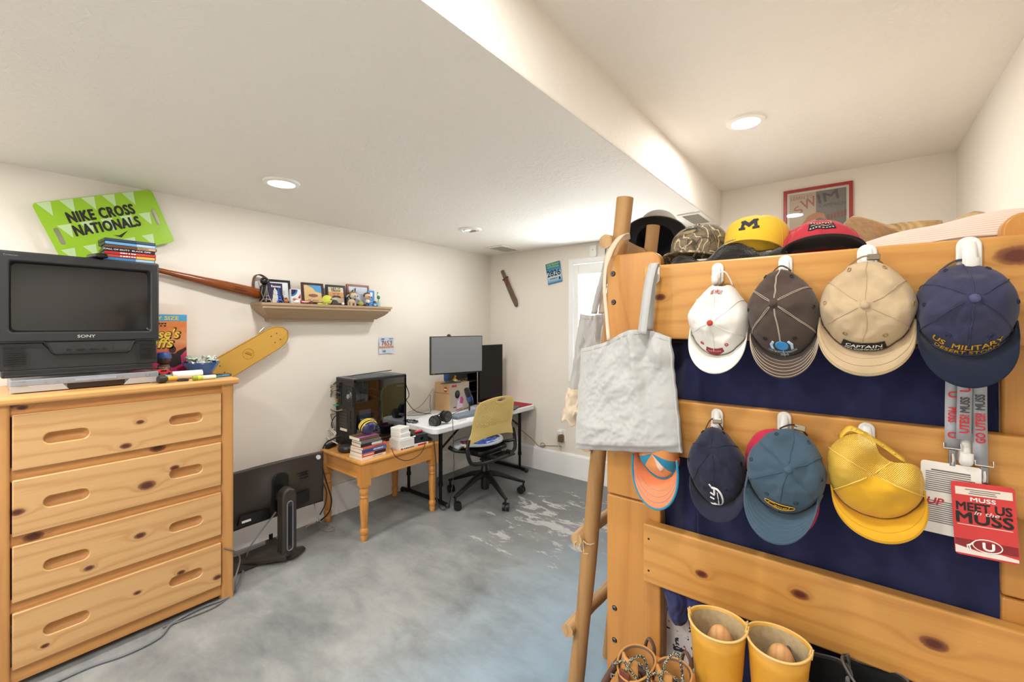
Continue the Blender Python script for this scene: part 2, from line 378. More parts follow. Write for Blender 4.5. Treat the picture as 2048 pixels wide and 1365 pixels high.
# recessed lamps
TRIMW = mat('lamp_trim', '#f4f1ea', .4); LENS = mat('lamp_lens', '#ffffff', .4, emit='#fff3df', estr=9); LENSO = mat('lamp_baffle', '#d9cdb9', .5)
def downlight(x, y, z, lab, on=True):
    t = T('recessed_ceiling_light', lab, 'ceiling light', (x, y, z), group=None)
    MB().lathe([(.062, -.002), (.066, -.012), (.086, -.008), (.09, 0)], 40, caps=False).build('trim_ring', TRIMW, t)
    if on: MB().lathe([(0, -.006), (.064, -.006)], 32, caps=False).build('lens', LENS, t)
    else:
        MB().lathe([(.066, -.004), (.058, -.008), (.045, -.012)], 32, caps=False).build('baffle', LENSO, t); MB().ell((-.018, -.012, -.004), (.026, .026, .01)).build('bulb', mat('bulb_glow', '#ffffff', .4, emit='#fff6e8', estr=2.5), t)
    return t
downlight(-2.383, 1.05, ZS, 'round lit recessed light in the lowered ceiling above the floating shelf')
area('downlight', (-2.383, 2.494, ZS-.03), .10, 9)
downlight(-2.383, 2.494, ZS, 'dim recessed eyeball light in the lowered ceiling near the desk corner', False)
downlight(-.42, 2.418, ZC, 'bright recessed light in the high ceiling above the bunk bed')
VENT = mat('vent_white', '#e9e3d8', .5)
def register(c, wx, wy, n, lab, slots=True):
    t = T('ceiling_vent', lab, 'vent', c)
    MB().plate(rrect(-wx/2, wx/2, -wy/2, wy/2, .008, 3), [[(-wx/2+.025, -wy/2+.03), (wx/2-.025, -wy/2+.03), (wx/2-.025, wy/2-.03), (-wx/2+.025, wy/2-.03)]], -.008, 0).build('frame', VENT, t, smooth=0, bevel=.002)
    MB().box(-wx/2+.02, wx/2-.02, -wy/2+.025, wy/2-.025, -.002, 0).build('backing', mat('vent_dark', '#8c857b', .7), t, smooth=0)
    for i in range(n):
        y = -wy/2+.035+(wy-.07)*i/(n-1)
        MB().box(-wx/2+.025, wx/2-.025, -.008, .008, -.001, .001, M=at(0, y, -.005) @ Matrix.Rotation(R(35), 4, 'X')).build('slat', VENT, t, smooth=0)
register((-2.72, 3.33, ZS), .22, .34, 12, 'flat white air register in the lowered ceiling over the room corner')
p = P(1392, 437, Z=ZS); register((p.x, p.y, ZS), .16, .36, 12, 'slotted white air register in the lowered ceiling beside the bunk bed')
# ------------------------------------------------------------------ chest of drawers (left wall)
PINEL, PINED = '#d2a772', '#b17c45'
DZ = 1.166
dr = T('chest_of_drawers', 'knotty pine chest of four drawers with routed finger pulls, under the television', 'dresser', (-2.60, .48, 0), LW)
KN = [(.03, 0, 1.0, .016), (-.02, 0, .90, .021), (.16, 0, .755, .02), (.055, 0, .70, .034), (-.345, 0, .71, .022), (.03, 0, .475, .022), (.16, 0, .47, .018), (-.14, 0, .40, .018),
      (.02, 0, .215, .014), (.185, 0, .235, .018), (.34, 0, .14, .02), (-.27, 0, .14, .014)]
DRW = wood('pine_drawer', PINEL, PINED, 0, 2, 17, KN, .35, figure=.5)
PINV = wood('pine_upright', '#cc965a', '#b47842', 2, 0, 22, (), .38); PINH = wood('pine_rail', '#cf975a', '#b87c42', 0, 2, 20, [(-.33, 0, 1.118, .016), (-.36, 0, 1.138, .03), (.1, 0, .86, .03), (-.3, 0, .59, .03)], .38); PINY = wood('pine_side', '#cc965a', '#b47842', 2, 1, 22, (), .38)
PUL = wood('pine_pull', '#c08a50', '#a66d36', 0, 2, 24, (), .45)
MB().prism(rrect(-.445, .445, -.028, .505, .03, 5), 1.134, DZ).build('top', wood('pine_top', '#d3a062', '#ba8046', 0, 1, 15, (), .33), dr, bevel=.01, seg=3)
for sx in (-1, 1):
    MB().prism(rrect(min(sx*.362, sx*.418), max(sx*.362, sx*.418), -.006, .05, .012, 4), 0, 1.134).build('post', PINV, dr)
    MB().box(min(sx*.362, sx*.415), max(sx*.362, sx*.415), .45, .5, 0, 1.134).build('post', PINV, dr, smooth=0, bevel=.006)
    MB().box(sx*.39-.01, sx*.39+.01, .05, .45, .05, 1.134).build('side_panel', PINY, dr, smooth=0)
MB().box(-.37, .37, .48, .49, .05, 1.134).build('back_panel', PINH, dr, smooth=0)
for z0, z1 in ((1.085, 1.134), (.826, .884), (.566, .622), (.306, .362), (.028, .096)):
    MB().box(-.362, .362, .012, .04, z0, z1).build('front_rail', PINH, dr, smooth=0)
def stad(cx, cz, w, h, n=10):
    r = h/2; o = []
    for k in range(n+1): a = -pi/2+pi*k/n; o.append((cx+w/2-r+r*cos(a), cz+r*sin(a)))
    for k in range(n+1): a = pi/2+pi*k/n; o.append((cx-w/2+r+r*cos(a), cz+r*sin(a)))
    return o
for z0 in (.874, .614, .354, .090):
    z1 = z0+.222; zc = (z0+z1)/2
    d = MB().plate([(-.358, z0), (.358, z0), (.358, z1), (-.358, z1)], [stad(-.207, zc, .135, .046), stad(.207, zc, .135, .046)], -.011, .012, M=FACE).build('drawer', DRW, dr, smooth=30, bevel=.004)
    for cx in (-.207, .207):
        b = MB(); o = stad(cx, zc, .137, .048); i = stad(cx, zc, .10, .02); n = len(o)
        b._add([(x, .0, z) for x, z in o]+[(x, .016, z) for x, z in i], [(k, (k+1) % n, n+(k+1) % n, n+k) for k in range(n)]+[tuple(range(n, 2*n))]); b.build('finger_pull', PUL, d, smooth=60)

# dvd player
zt = DZ
dv = T('dvd_player', 'slim silver disc player lying under the old television', 'dvd player', (-2.685, .36, zt), LW)
SILV = mat('silver_plastic', '#9aa0ab', .32, .35); SILV2 = mat('silver_front', '#b3b2b0', .4, .15)
MB().box(-.235, .235, .012, .29, .004, .052).build('casing', SILV, dv, smooth=0, bevel=.004)
MB().box(-.24, .24, 0, .014, .028, .056).build('fascia', SILV, dv, smooth=0, bevel=.004)
MB().prism([(-.24, .004), (-.07, .004), (-.09, .03), (-.24, .03)], 0, -.012, M=FACE).build('front_panel', SILV2, dv, smooth=0, bevel=.001)
MB().prism([(.24, .004), (.11, .004), (.13, .03), (.24, .03)], 0, -.012, M=FACE).build('front_panel', SILV2, dv, smooth=0, bevel=.001)
MB().box(-.075, .115, .008, .015, .006, .03).build('display_window', mat('display_brown', '#2c1a16', .15), dv, smooth=0)
MB().box(-.052, .085, -.003, .004, .036, .048).build('disc_tray', mat('silver_tray', '#a9b3c4', .25, .4), dv, smooth=0, bevel=.0015)
for x, w in ((-.208, .03), (-.14, .012), (-.105, .006), (-.072, .006), (.105, .008), (.19, .005), (.205, .005)): MB().prism(stad(x, .041 if x > -.2 else .036, w, .006, 5), 0, .003, M=FACE).build('button', GREYP, dv)
scrib(GREYP, dv, (-.205, -.0006, .049), .02, .005, 3)
for x in (-.2, .2):
    for y in (.04, .26): MB().cyl((x, y, 0), (x, y, .006), .012, n=10).build('foot', BLACK, dv)

# television
TVC = mat('tv_shell', '#28292b', .45, bump=.15, bscale=900); TVD = mat('tv_recess', '#101112', .35); TVS = mat('tv_groove', '#0a0a0a', .5)
def tvscreen():
    g = N('tv_screen'); g.P('Base Color', lin('#17181a')+(1,)); g.P('Roughness', .12); g.P('Specular IOR Level', .75); return g.m
tz = zt+.064; H = .525
tv = T('television', 'bulky grey tube television with a dark screen on the pine chest', 'television', (-2.715, .348, tz), LW+R(1.2))
b = MB(); b.plate([(-.262, .145), (.262, .145), (.262, H), (-.262, H)], [rrect(-.228, .228, .19, H-.042, .012, 4)], 0, -.06, M=at(0, 0, 0) @ FACE); b.build('bezel', TVC, tv, bevel=.008, seg=3)
b = MB(); i0 = rrect(-.23, .23, .188, H-.04, .012, 4); i1 = rrect(-.220, .220, .196, H-.05, .016, 4); n = len(i0)
b._add([(x, .004, z) for x, z in i0]+[(x, .026, z) for x, z in i1], [(k, (k+1) % n, n+(k+1) % n, n+k) for k in range(n)]); b.build('screen_surround', TVD, tv, smooth=50)
b = MB(); b.surf(lambda u, v: (-.222+.444*u, .016+.02*((u-.5)**2+(v-.5)**2), .194+(H-.242)*v), 14, 12); b.build('screen', tvscreen(), tv, smooth=60)
b = MB(); b.prism([(-.262, .03), (.255, .03), (.252, .145), (.17, .145), (.145, .092), (-.10, .092), (-.135, .145), (-.262, .145)], -.005, -.06, M=FACE); b.build('lower_front', TVC, tv, smooth=30, bevel=.004)
b = MB(); b.prism([(-.135, .1445), (-.1, .0935), (.145, .0935), (.17, .1445)], 0.001, -.06, M=FACE); b.build('control_panel', mat('tv_panel', '#2b2c2e', .5), tv, smooth=0)
b = MB(); b.tube([(-.262, -.002, .146), (-.136, -.002, .146), (-.122, -.002, .138), (-.108, -.002, .1), (-.095, -.002, .0925), (.138, -.002, .0925), (.15, -.002, .1), (.163, -.002, .138), (.175, -.002, .146), (.262, -.002, .146)], .0035, 8); b.build('groove', TVS, tv)
MB().box(-.25, .24, .004, .06, 0, .032).build('base', mat('tv_base', '#222325', .45), tv, smooth=0, bevel=.006)
MB().box(-.24, .24, -.003, .0, .004, .012).build('base_lip', TVC, tv, smooth=0, bevel=.001)
for x, w in ((-.058, .014), (-.02, .03), (.024, .03)): MB().box(x-w/2, x+w/2, -.006, .002, .108, .113).build('button', BLACK, tv, smooth=0, bevel=.001)
MB().cyl((.058, -.006, .111), (.058, .002, .111), .006).build('jack', BLACK, tv)
MB().prism(rrect(.092, .158, .102, .137, .002, 2), 0, .0022, M=FACE).build('flap_door', mat('tv_flap', '#2e2f31', .5), tv, smooth=0)
for x0 in (-.245, .185):
    for k in range(9): MB().box(x0, x0+.06, -.0062, -.004, .052+k*.009, .0555+k*.009).build('grille_slot', TVS, tv, smooth=0)
text('SONY', mat('tv_logo', '#d5d7d8', .3, .5), tv, (-.0, -.0006, .169), w=.058, h=.0125, bold=.02)
text('Trinitron', GREYP, tv, (-.225, -.0006, H-.018), w=.04, h=.006)
b = MB(); o0 = rrect(-.26, .26, .02, H-.003, .02, 4); o1 = rrect(-.24, .24, .05, H-.02, .03, 4); o2 = rrect(-.15, .15, .1, H-.14, .05, 4); n = len(o0)
b._add([(x, .06, z) for x, z in o0]+[(x, .2, z) for x, z in o1]+[(x, .36, z) for x, z in o2], [(j*n+k, j*n+(k+1) % n, (j+1)*n+(k+1) % n, (j+1)*n+k) for j in range(2) for k in range(n)]+[tuple(range(2*n, 3*n))]); b.build('rear_shell', TVC, tv, smooth=40)
tvt = tz+H

# disc cases on the television
cases = [('#3f7fb4', '#9fc3dd', '', 'blue edged disc case with a pale spine, lowest in the stack on the television'), ('#b6413a', '#e8b04a', '~', 'red and orange spined disc case, second from the bottom of the stack on the television'),
         ('#b02a30', '#c8413f', '~', 'dark red disc case with white letters in the stack on the television'), ('#1f2024', '#2b2c30', 'CALL OF DUTY  BLACK OPS', 'black disc case with a white title in the stack on the television'),
         ('#6b4a3a', '#c6a07c', 'NIGHT AT THE MUSEUM', 'brown disc case with a tan spine in the stack on the television'), ('#6aa5d4', '#a9cbe4', '', 'light blue disc case, second from the top of the stack on the television'), ('#32445a', '#48566a', '', 'dark blue disc case lying on top of the stack on the television')]
DZs = .0148
for i, (c1, c2, s, lab) in enumerate(cases):
    t = T('disc_case', lab, 'disc case', (-2.742+random.uniform(-.004, .004), .507+random.uniform(-.004, .004), tvt+.0005+i*DZs), LW+R(random.uniform(-2, 2)), 'disc cases stacked on the television')
    MB().box(-.095, .095, .001, .135, 0, DZs-.0006).build('case_shell', mat('case_black', '#1a1d20', .35), t, smooth=0, bevel=.002)
    MB().box(-.094, .094, 0, .0012, .001, DZs-.0015).build('spine', mat('spine_'+c1, c1, .3), t, smooth=0)
    MB().box(.02, .09, -.0005, .001, .0012, DZs-.0017).build('spine_band', mat('spine_'+c2, c2, .3), t, smooth=0)
    if s == '~': scrib(WINK, t, (-.01, -.001, DZs/2), .06, .005, 6, seed=i)
    elif s: text(s, WINK if i != 4 else mat('case_gold', '#7d3b2b', .5), t, (-.01, -.001, DZs/2), w=.012*len(s)*.62, h=.0065, bold=.02)
    if i == 6: MB().box(-.09, .09, .006, .132, DZs-.0006, DZs-.0003).build('cover_sleeve', mat('case_cover', '#6b7d94', .25, grain=.5, gscale=25), t, smooth=0)
rm = T('remote_control', 'black remote lying beside the disc cases on the television', 'remote', (-2.745, .383, tvt), R(12))
MB().prism(rrect(-.05, .075, -.022, .022, .02, 5), 0, .02).build('body', BLACKG, rm, bevel=.006); MB().box(-.03, .05, -.012, .012, .02, .0212).build('button_field', DGREY, rm, smooth=0)
pp = T('folded_paper', 'pale blue paper scrap under the green sign on the television', 'paper', (-2.82, .36, tvt), R(10)); MB().box(-.04, .04, -.05, .05, 0, .002).build('sheet', mat('paper_blue', '#8fa6b8', .7), pp, smooth=0)

# green placard on the wall
sg = T('placard', 'bright green race placard with white triangles propped above the television', 'sign', (-3.075, .482, 1.979), (Euler((0, 0, LW)).to_matrix().to_4x4() @ Matrix.Rotation(R(-21.4), 4, 'Y')).to_euler())
SGN = mat('sign_green', '#93c022', .35)
MB().plate(rrect(-.242, .242, -.148, .148, .02, 5), [stad(0, 0, 0.001, 0.0005, 3)] if False else [[(-y-.205, x-.02) for x, y in stad(0, 0, .085, .02, 5)], [(-y+.205, x) for x, y in stad(0, 0, .085, .02, 5)]], 0, .004, M=FACE).build('board', SGN, sg, smooth=0, bevel=.001)
TRI = mat('sign_triangle', '#bcd7a0', .4); random.seed(3); hb = MB()
for r_ in range(3):
    for c_ in range(6):
        cx = -.2+c_*.083+(.03 if r_ % 2 else 0); cz = .118-r_*.115
        if abs(cx-.205) < .03 and abs(cz) < .06 or abs(cx+.205) < .03 and abs(cz+.02) < .06 or cx > .21: continue
        MB()._add([(cx-.026, -.0045, cz+.028), (cx+.026, -.0045, cz+.028), (cx+.01, -.0045, cz-.04)], [(0, 2, 1)]).build('triangle_print', TRI, sg, smooth=0)
text('NIKE CROSS', INK, sg, (-.01, -.0052, .06), w=.27, h=.05, bold=.05, spacing=1.12, shear=.05); text('NATIONALS', INK, sg, (-.01, -.0052, -.006), w=.27, h=.05, bold=.05, spacing=1.12, shear=.05)
MB()._add([(-.01, -.0052, -.055), (.02, -.0052, -.075), (.06, -.0052, -.045), (.015, -.0052, -.062)], [(0, 1, 2, 3)]).build('tick_mark', INK, sg, smooth=0)

# baseball bat on the wall with its leather loop
bt = T('baseball_bat', 'long varnished brown baseball bat fixed along the wall beside the television', 'bat', (-3.073, .47, 1.80), (Euler((0, 0, LW)).to_matrix().to_4x4() @ Matrix.Rotation(R(11.2)+pi/2, 4, 'Y')).to_euler())
BAT = wood('bat_wood', '#8a4a22', '#5e2d12', 2, 0, 60, (), .18)
MB().lathe([(0, -.01), (.02, -.01), (.024, 0), (.02, .012), (.0135, .03), (.0135, .17), (.016, .27), (.024, .44), (.031, .56), (.0335, .66), (.033, .75), (.028, .782), (.012, .789), (0, .789)], 24).build('barrel', BAT, bt)
MB().lathe([(.0142, .03), (.0142, .2)], 20, caps=False).build('grip_tape', mat('bat_grip', '#4a2a1a', .7), bt)
for q_ in (-.006, .002, .010): MB().tube([(q_, -sqrt(.0338**2-q_**2)-.0002, .60+.006*i) for i in range(12)], .0012, 4).build('brand_mark', mat('bat_brand', '#2c1206', .5), bt)
lp = T('leather_loop', 'brown leather strap loop standing over the barrel end of the bat', 'strap', P(512, 563, X=-3.08), LW)
b = MB(); q = sm([(-.012, 0, -.075), (-.016, 0, -.02), (-.008, 0, .03), (.02, 0, .045), (.055, 0, .03), (.08, 0, .005)], 5); b.ribbon(q, (0, 1, 0), .03); b.build('strap', mat('loop_leather', '#5a3422', .5), lp, solid=.006)
MB().tube([(.012, -.012, -.13), (.02, -.03, -.1), (.018, -.025, -.05), (.01, -.01, 0)], .0018, 6).build('wire', mat('wire_tan', '#a57950', .5), lp)
b = MB(); b.prism([(.028*cos(a*.3)+.024, .042*sin(a*.3)-.035) for a in range(21)], 0, .002, M=FACE); b.build('disc', mat('loop_grey', '#b9bdc2', .4), lp)

# cereal box
cb = T('cereal_box', 'tall orange cereal box with a blue top band, half hidden behind the television', 'cereal box', (-3.045, .69, zt), LW)
def cereal():
    g = N('cereal_print'); co = g.co(); sep = g.n('SeparateXYZ', {0: co}); n1 = g.noise(co, 13, 4, 1.2)
    c = g.ramp(g.math('ADD', g.math('MULTIPLY', sep.outputs[2], 2.2), g.math('MULTIPLY', n1, .35)), [(.16, lin('#c0287a')), (.36, lin('#c43a63')), (.46, lin('#cf6a3e')), (.62, lin('#e7a070')), (.78, lin('#dd7f3e')), (.95, lin('#e69a55'))])
    g.P('Base Color', c); g.P('Roughness', .4); return g.m
MB().box(-.12, .12, 0, .055, 0, .342).build('carton', cereal(), cb, smooth=0, bevel=.001)
MB().box(-.12, .12, -.0006, 0, .305, .342).build('top_band', mat('cereal_blue', '#4fa7d8', .4), cb, smooth=0)
BRN = mat('cereal_brown', '#4a2614', .5)
text('FAMILY SIZE', YEL, cb, (-.015, -.0012, .322), w=.19, h=.02, bold=.03)
scrib(BRN, cb, (0, -.0008, .291), .06, .008, 4); scrib(BRN, cb, (.004, -.0008, .278), .05, .008, 3, seed=4)
for s, z, x, w in (("REESE'S", .235, -.018, .205), ('PUFFS', .182, -.02, .15)):
    text(s.capitalize() if False else s[0]+s[1:].lower(), BRN, cb, (x, -.0008, z), w=w+.012, h=.062, bold=.055, shear=.25); text(s[0]+s[1:].lower(), YEL, cb, (x, -.0014, z), w=w, h=.052, bold=.025, shear=.25)
SIL = mat('cereal_figure', '#2a2024', .5)
MB()._add([(x, -.0008, z) for x, z in [(-.1, .105), (-.05, .1), (.0, .112), (.03, .125), (.04, .12), (.065, .12), (.075, .132), (.115, .155), (.118, .14), (.09, .105), (.095, .06), (.06, .04), (.02, .05), (.01, .09), (-.05, .09), (-.1, .098)]], [tuple(range(16))]).build('figure_print', SIL, cb, smooth=0)
MB()._add([(.052+.017*cos(k*.42), -.0012, .143+.021*sin(k*.42)) for k in range(15)], [tuple(range(15))]).build('helmet_print', mat('cereal_helmet', '#3b2c2a', .5), cb, smooth=0)

# clutter on the chest
def Pd(x, y, X): return P(x, y, X=X)
bw = T('bowl', 'blue glazed bowl full of crumpled notes on the pine chest', 'bowl', (-2.955, .855, zt))
MB().lathe([(0, .004), (.045, .004), (.05, 0), (.055, .006), (.088, .062), (.092, .07), (.087, .07), (.05, .014), (0, .012)], 32).build('vessel', mat('bowl_blue', '#2c6cc0', .22, coat=.5), bw)
random.seed(5)
for k in range(7):
    a = k*.9; cx, cy = .045*cos(a), .045*sin(a)
    b = MB(); b.surf(lambda u, v: (cx+(u-.5)*.09, cy+(v-.5)*.06, .068+.03*NZ.noise(V((u*3+k, v*3, k)))+.012*(k % 3)), 7, 6); b.build('paper_note', mat('note_%d' % (k % 2), ['#dfe4dc', '#b9cbb8'][k % 2], .7), bw, smooth=25, solid=.0006)
MB().tube([(.07+.02*cos(t*.5), .05, .085+.018*sin(t*.5)) for t in range(12)], .0015, 6).build('wire_ring', STEEL, bw)
rl = T('paper_roll', 'white paper roll lying near the front edge of the pine chest', 'roll', (-2.75, .733, zt+.022), LW)
b = MB(); b.M = Matrix.Rotation(pi/2, 4, 'Y'); b.lathe([(.008, -.065), (.021, -.065), (.021, .065), (.008, .065)], 24, caps=False); b.lathe([(.008, -.065), (.008, .065)], 24, caps=False); b.build('sheet_roll', mat('roll_white', '#f3efe8', .8), rl, smooth=50)
pn = T('highlighter', 'lime green highlighter with a white label on the pine chest front edge', 'marker', (-2.63, .775, zt+.012), LW-R(3))
b = MB(); b.M = Matrix.Rotation(pi/2, 4, 'Y'); b.lathe([(0, -.05), (.0115, -.05), (.012, -.047), (.012, -.016), (.0105, -.015), (.0105, .03), (.009, .05), (0, .05)], 14); b.build('barrel', mat('marker_green', '#b9cf3a', .35), pn)
b = MB(); b.M = Matrix.Rotation(pi/2, 4, 'Y'); b.lathe([(.0109, -.008), (.0109, .048)], 14, caps=False); b.build('label_wrap', mat('marker_label', '#dfe8c4', .5, grain=.3, gscale=120), pn)
b = MB(); b.M = Matrix.Rotation(pi/2, 4, 'Y'); b.lathe([(0, -.0505), (.0122, -.0505), (.0123, -.03)], 14, caps=False); b.build('cap', mat('marker_cap', '#8f9d1e', .4), pn)
ph = T('phone', 'dark phone with a leather case resting behind the highlighter on the pine chest', 'phone', (-2.745, .86, zt), LW-R(8)); MB().prism(rrect(-.07, .07, -.036, .036, .01, 4), 0, .012).build('body', BLACK, ph, bevel=.003); MB().prism(rrect(-.066, .066, -.033, .033, .008, 4), .012, .0128).build('screen', mat('phone_brown', '#3a241b', .2), ph)
kn = T('pocket_pen', 'blue pen lying on the right corner of the pine chest', 'pen', (-2.69, .873, zt+.006), LW+R(14))
b = MB(); b.M = Matrix.Rotation(pi/2, 4, 'Y'); b.lathe([(0, -.04), (.006, -.04), (.006, .03), (.002, .045), (0, .045)], 10); b.build('barrel', mat('pen_blue', '#2f7fb0', .35), kn); MB().box(-.035, 0, -.002, .002, .005, .0085).build('clip', BLACK, kn, smooth=0)
sc = T('scissors', 'black handled scissors lying before the white roll on the pine chest', 'scissors', (-2.668, .655, zt), LW-R(4))
for sgn in (-1, 1):
    MB().tube([(.035+.021*cos(k*.45), sgn*.018+.012*sin(k*.45), .005) for k in range(14)], .004, 8, closed=True).build('handle', BLACK, sc)
    MB()._add([(.012, sgn*.008, .004), (-.09, 0, .004), (-.085, sgn*-.005, .004), (.012, -sgn*.004, .004)], [(0, 1, 2, 3)]).build('blade', STEEL, sc, smooth=0, solid=.002)
tk = T('torch', 'black and yellow pocket torch lying at the end of the disc player', 'torch', (-2.637, .605, zt+.019), LW+R(12))
b = MB(); b.M = Matrix.Rotation(pi/2, 4, 'Y'); b.lathe([(0, -.02), (.017, -.02), (.019, -.01), (.019, .008), (.01, .018), (0, .018)], 16); b.build('head', mat('torch_black', '#2a2624', .5), tk)
b = MB(); b.M = Matrix.Rotation(pi/2, 4, 'Y'); b.lathe([(.008, .016), (.011, .02), (.011, .06), (0, .06)], 14); b.build('barrel', mat('torch_yellow', '#dba93a', .4), tk)
tn = T('silver_tin', 'short silver tin on the pine chest under a red toy car', 'tin', (-2.72, .626, zt), LW); MB().lathe([(0, 0), (.032, 0), (.034, .003), (.034, .03), (.032, .033), (0, .033)], 24).build('can', mat('tin_silver', '#a9adb6', .3, .7), tn)
cr = T('toy_car', 'red toy car sitting on a silver tin beside the television', 'toy car', (-2.715, .624, zt+.033), LW)
b = MB(); b.prism([(-.034, .006), (.034, .006), (.036, .014), (.024, .017), (.014, .027), (-.016, .027), (-.026, .018), (-.036, .016)], -.014, .014, M=FACE); b.build('body', mat('toy_red', '#c81f2b', .25, coat=.5), cr, bevel=.002)
MB().box(-.013, .011, -.0145, .0145, .0175, .0245).build('side_window', BLACKG, cr, smooth=0)
for x in (-.021, .021):
    for y in (-.014, .014): MB().cyl((x, y-.002, .0065), (x, y+.002, .0065), .0065, n=12).build('wheel', BLACK, cr)
jr = T('jar', 'squat glass jar of tan sweets behind the red toy car', 'jar', (-2.825, .635, zt))
MB().lathe([(0, 0), (.037, 0), (.042, .005), (.044, .06), (.04, .066), (.036, .068)], 24).build('glass', glassy('jar_glass', (.86, .8, .72), .08), jr); MB().lathe([(0, .004), (.038, .004), (.04, .04), (.03, .05), (0, .052)], 20).build('contents', mat('jar_beige', '#b59a80', .6, grain=.5, gscale=80), jr)
bb = T('bobble_toy', 'small brown toy with a blue and white cap standing behind the jar', 'toy', (-2.90, .668, zt), LW)
MB().lathe([(0, 0), (.03, 0), (.03, .05), (.024, .07), (0, .075)], 18).build('body', mat('toy_brown', '#6e4a3a', .5), bb); MB().ell((0, 0, .1), (.034, .03, .032)).build('head', mat('toy_dark', '#4a3632', .5), bb); MB().lathe([(.035, .105), (.034, .12), (.024, .135), (0, .14)], 18, caps=False).build('cap', mat('toy_capblue', '#2f4a8c', .5, grain=.8, gscale=60), bb)

# yellow cruiser board on the wall
sk = T('skateboard', 'mustard yellow plastic cruiser board hung diagonally on the wall below the shelf', 'skateboard', (-3.058, 1.137, 1.263), (Euler((0, 0, LW)).to_matrix().to_4x4() @ Matrix.Rotation(R(-30.5), 4, 'Y')).to_euler())
def deck_w(x):
    q = x/.288; return .077*(1-max(0, (q-.55)/.45)**2.4)**.5 if q > .55 else .077*(1-max(0, (-q-.45)/.55)**2.6*.55)**.5
xs = [-.288+.576*k/40 for k in range(41)]; out = [(x, -deck_w(x)) for x in xs]+[(x, deck_w(x)) for x in reversed(xs)]
def deckmat():
    g = N('deck_yellow'); co = g.co(scale=(140, 140, 140)); v = g.n('TexVoronoi', feature='DISTANCE_TO_EDGE'); g.set(v, 'Vector', co); v.inputs['Scale'].default_value = 1; v.inputs['Randomness'].default_value = .25
    e = g.ramp(v.outputs[0], [(.03, 0.0), (.16, 1.0)]); g.P('Base Color', g.mix(e, lin('#c0923a'), lin('#d6a648'))); g.P('Roughness', .4); g.bump(e, .3, .002); return g.m
MB().prism(out, 0, .012, M=FACE).build('deck', deckmat(), sk, bevel=.004)
MB().tube([(x, -.0125, z) for x, z in [(p[0]*.985, p[1]*.95) for p in out[::2]]], .0016, 6, closed=True).build('rim_line', mat('deck_rim', '#9d6f1d', .4), sk)
MB().tube([(.033*cos(a*.26), -.0125, .033*sin(a*.26)) for a in range(24)], .0012, 6, closed=True).build('badge_ring', mat('deck_badge', '#a87a22', .4), sk)
MB().tube([(-.012, -.0125, .018), (.012, -.0125, -.018)], .004, 6, flat=.3).build('badge_stroke', mat('deck_badge', '#a87a22', .4), sk); MB().tube([(-.002, -.0125, .02), (.02, -.0125, -.014)], .002, 6, flat=.5).build('badge_stroke', mat('deck_badge'), sk)
for x in (.175, .215, -.17, -.21):
    for z in (-.024, .024): MB().cyl((x, -.0138, z), (x, -.011, z), .0035, n=10).build('bolt', BLACK, sk)
for x0 in (.12, -.05)[:1]:
    MB().tube([(x0, .02, .06), (x0, -.012, .085), (x0+.05, -.012, .1), (x0+.09, -.01, .08)], .0014, 5).build('wire_hanger', CHROME, sk); MB().tube([(x0+.05, .01, -.06), (x0+.06, -.012, -.088), (x0+.11, -.012, -.085), (x0+.12, 0, -.06)], .0014, 5).build('wire_hanger', CHROME, sk)
# ------------------------------------------------------------------ floating shelf
sh = T('floating_shelf', 'painted tan crown moulding shelf floating on the wall above the cruiser board', 'shelf', (XL, 1.669, 1.594), LW)
SHM = mat('shelf_paint', '#a98f70', .5)
b = MB(); lv = [(0, .494, .18), (-.016, .494, .18), (-.016, .486, .172), (-.036, .486, .172), (-.036, .478, .162), (-.05, .47, .155), (-.07, .45, .135), (-.088, .425, .105), (-.1, .41, .085), (-.1, .406, .06), (-.122, .402, .056)]
vs = []; fs = []
for z, hx, d in lv: vs += [(-hx, 0, z), (-hx, -d, z), (hx, -d, z), (hx, 0, z)]
for i in range(len(lv)-1):
    for k in range(4): fs.append((4*i+k, 4*i+(k+1) % 4, 4*i+4+(k+1) % 4, 4*i+4+k))
fs += [(0, 1, 2, 3), tuple(len(vs)-4+k for k in (3, 2, 1, 0))]
b._add(vs, [tuple(reversed(f)) for f in fs]); b.build('moulding', SHM, sh, smooth=25)
SZ = 1.5945
def Ps(x, X=-3.03): # point on the shelf top below picture column x
    p = P(x, 600, X=X); return V((X, p.y, SZ))
def pframe(name, lab, x0, x1, h, fc, X=-3.07, fw=.016, grp=None):
    y0, y1 = Ps(x0, X).y, Ps(x1, X).y; w = y1-y0
    t = T(name, lab, 'picture frame', (X+.02, (y0+y1)/2, SZ+.003), (Euler((0, 0, LW)).to_matrix().to_4x4() @ Matrix.Rotation(R(-9), 4, 'X')).to_euler())
    MB().plate([(-w/2, 0), (w/2, 0), (w/2, h), (-w/2, h)], [[(-w/2+fw, fw), (w/2-fw, fw), (w/2-fw, h-fw), (-w/2+fw, h-fw)]], 0, -.014, M=FACE).build('frame', mat('frame_'+fc, fc, .35), t, smooth=0, bevel=.0025)
    MB().box(-w/2+fw, w/2-fw, .005, .007, fw, h-fw).build('mat_board', mat('mat_'+name+fc, '#ece8df', .6), t, smooth=0)
    return t, w
t, w = pframe('picture_frame', 'black frame with a pale city sketch behind the dark tower and booklet', 535, 581, .162, '#17181a')
t.children[1].data.materials[0] = mat('sketch_pale', '#dfe3e6', .6, grain=.12, gscale=18)
for k, (a, z, l) in enumerate([(-.03, .09, .05), (-.01, .1, .07), (.012, .085, .05), (.03, .08, .06), (.0, .05, .09)]):
    MB().box(a-.006, a+.006, .0035, .0048, z-.05, z-.05+l).build('sketch_print', mat('sketch_%d' % (k % 2), ['#9fa9ad', '#c4cbce'][k % 2], .6), t, smooth=0)
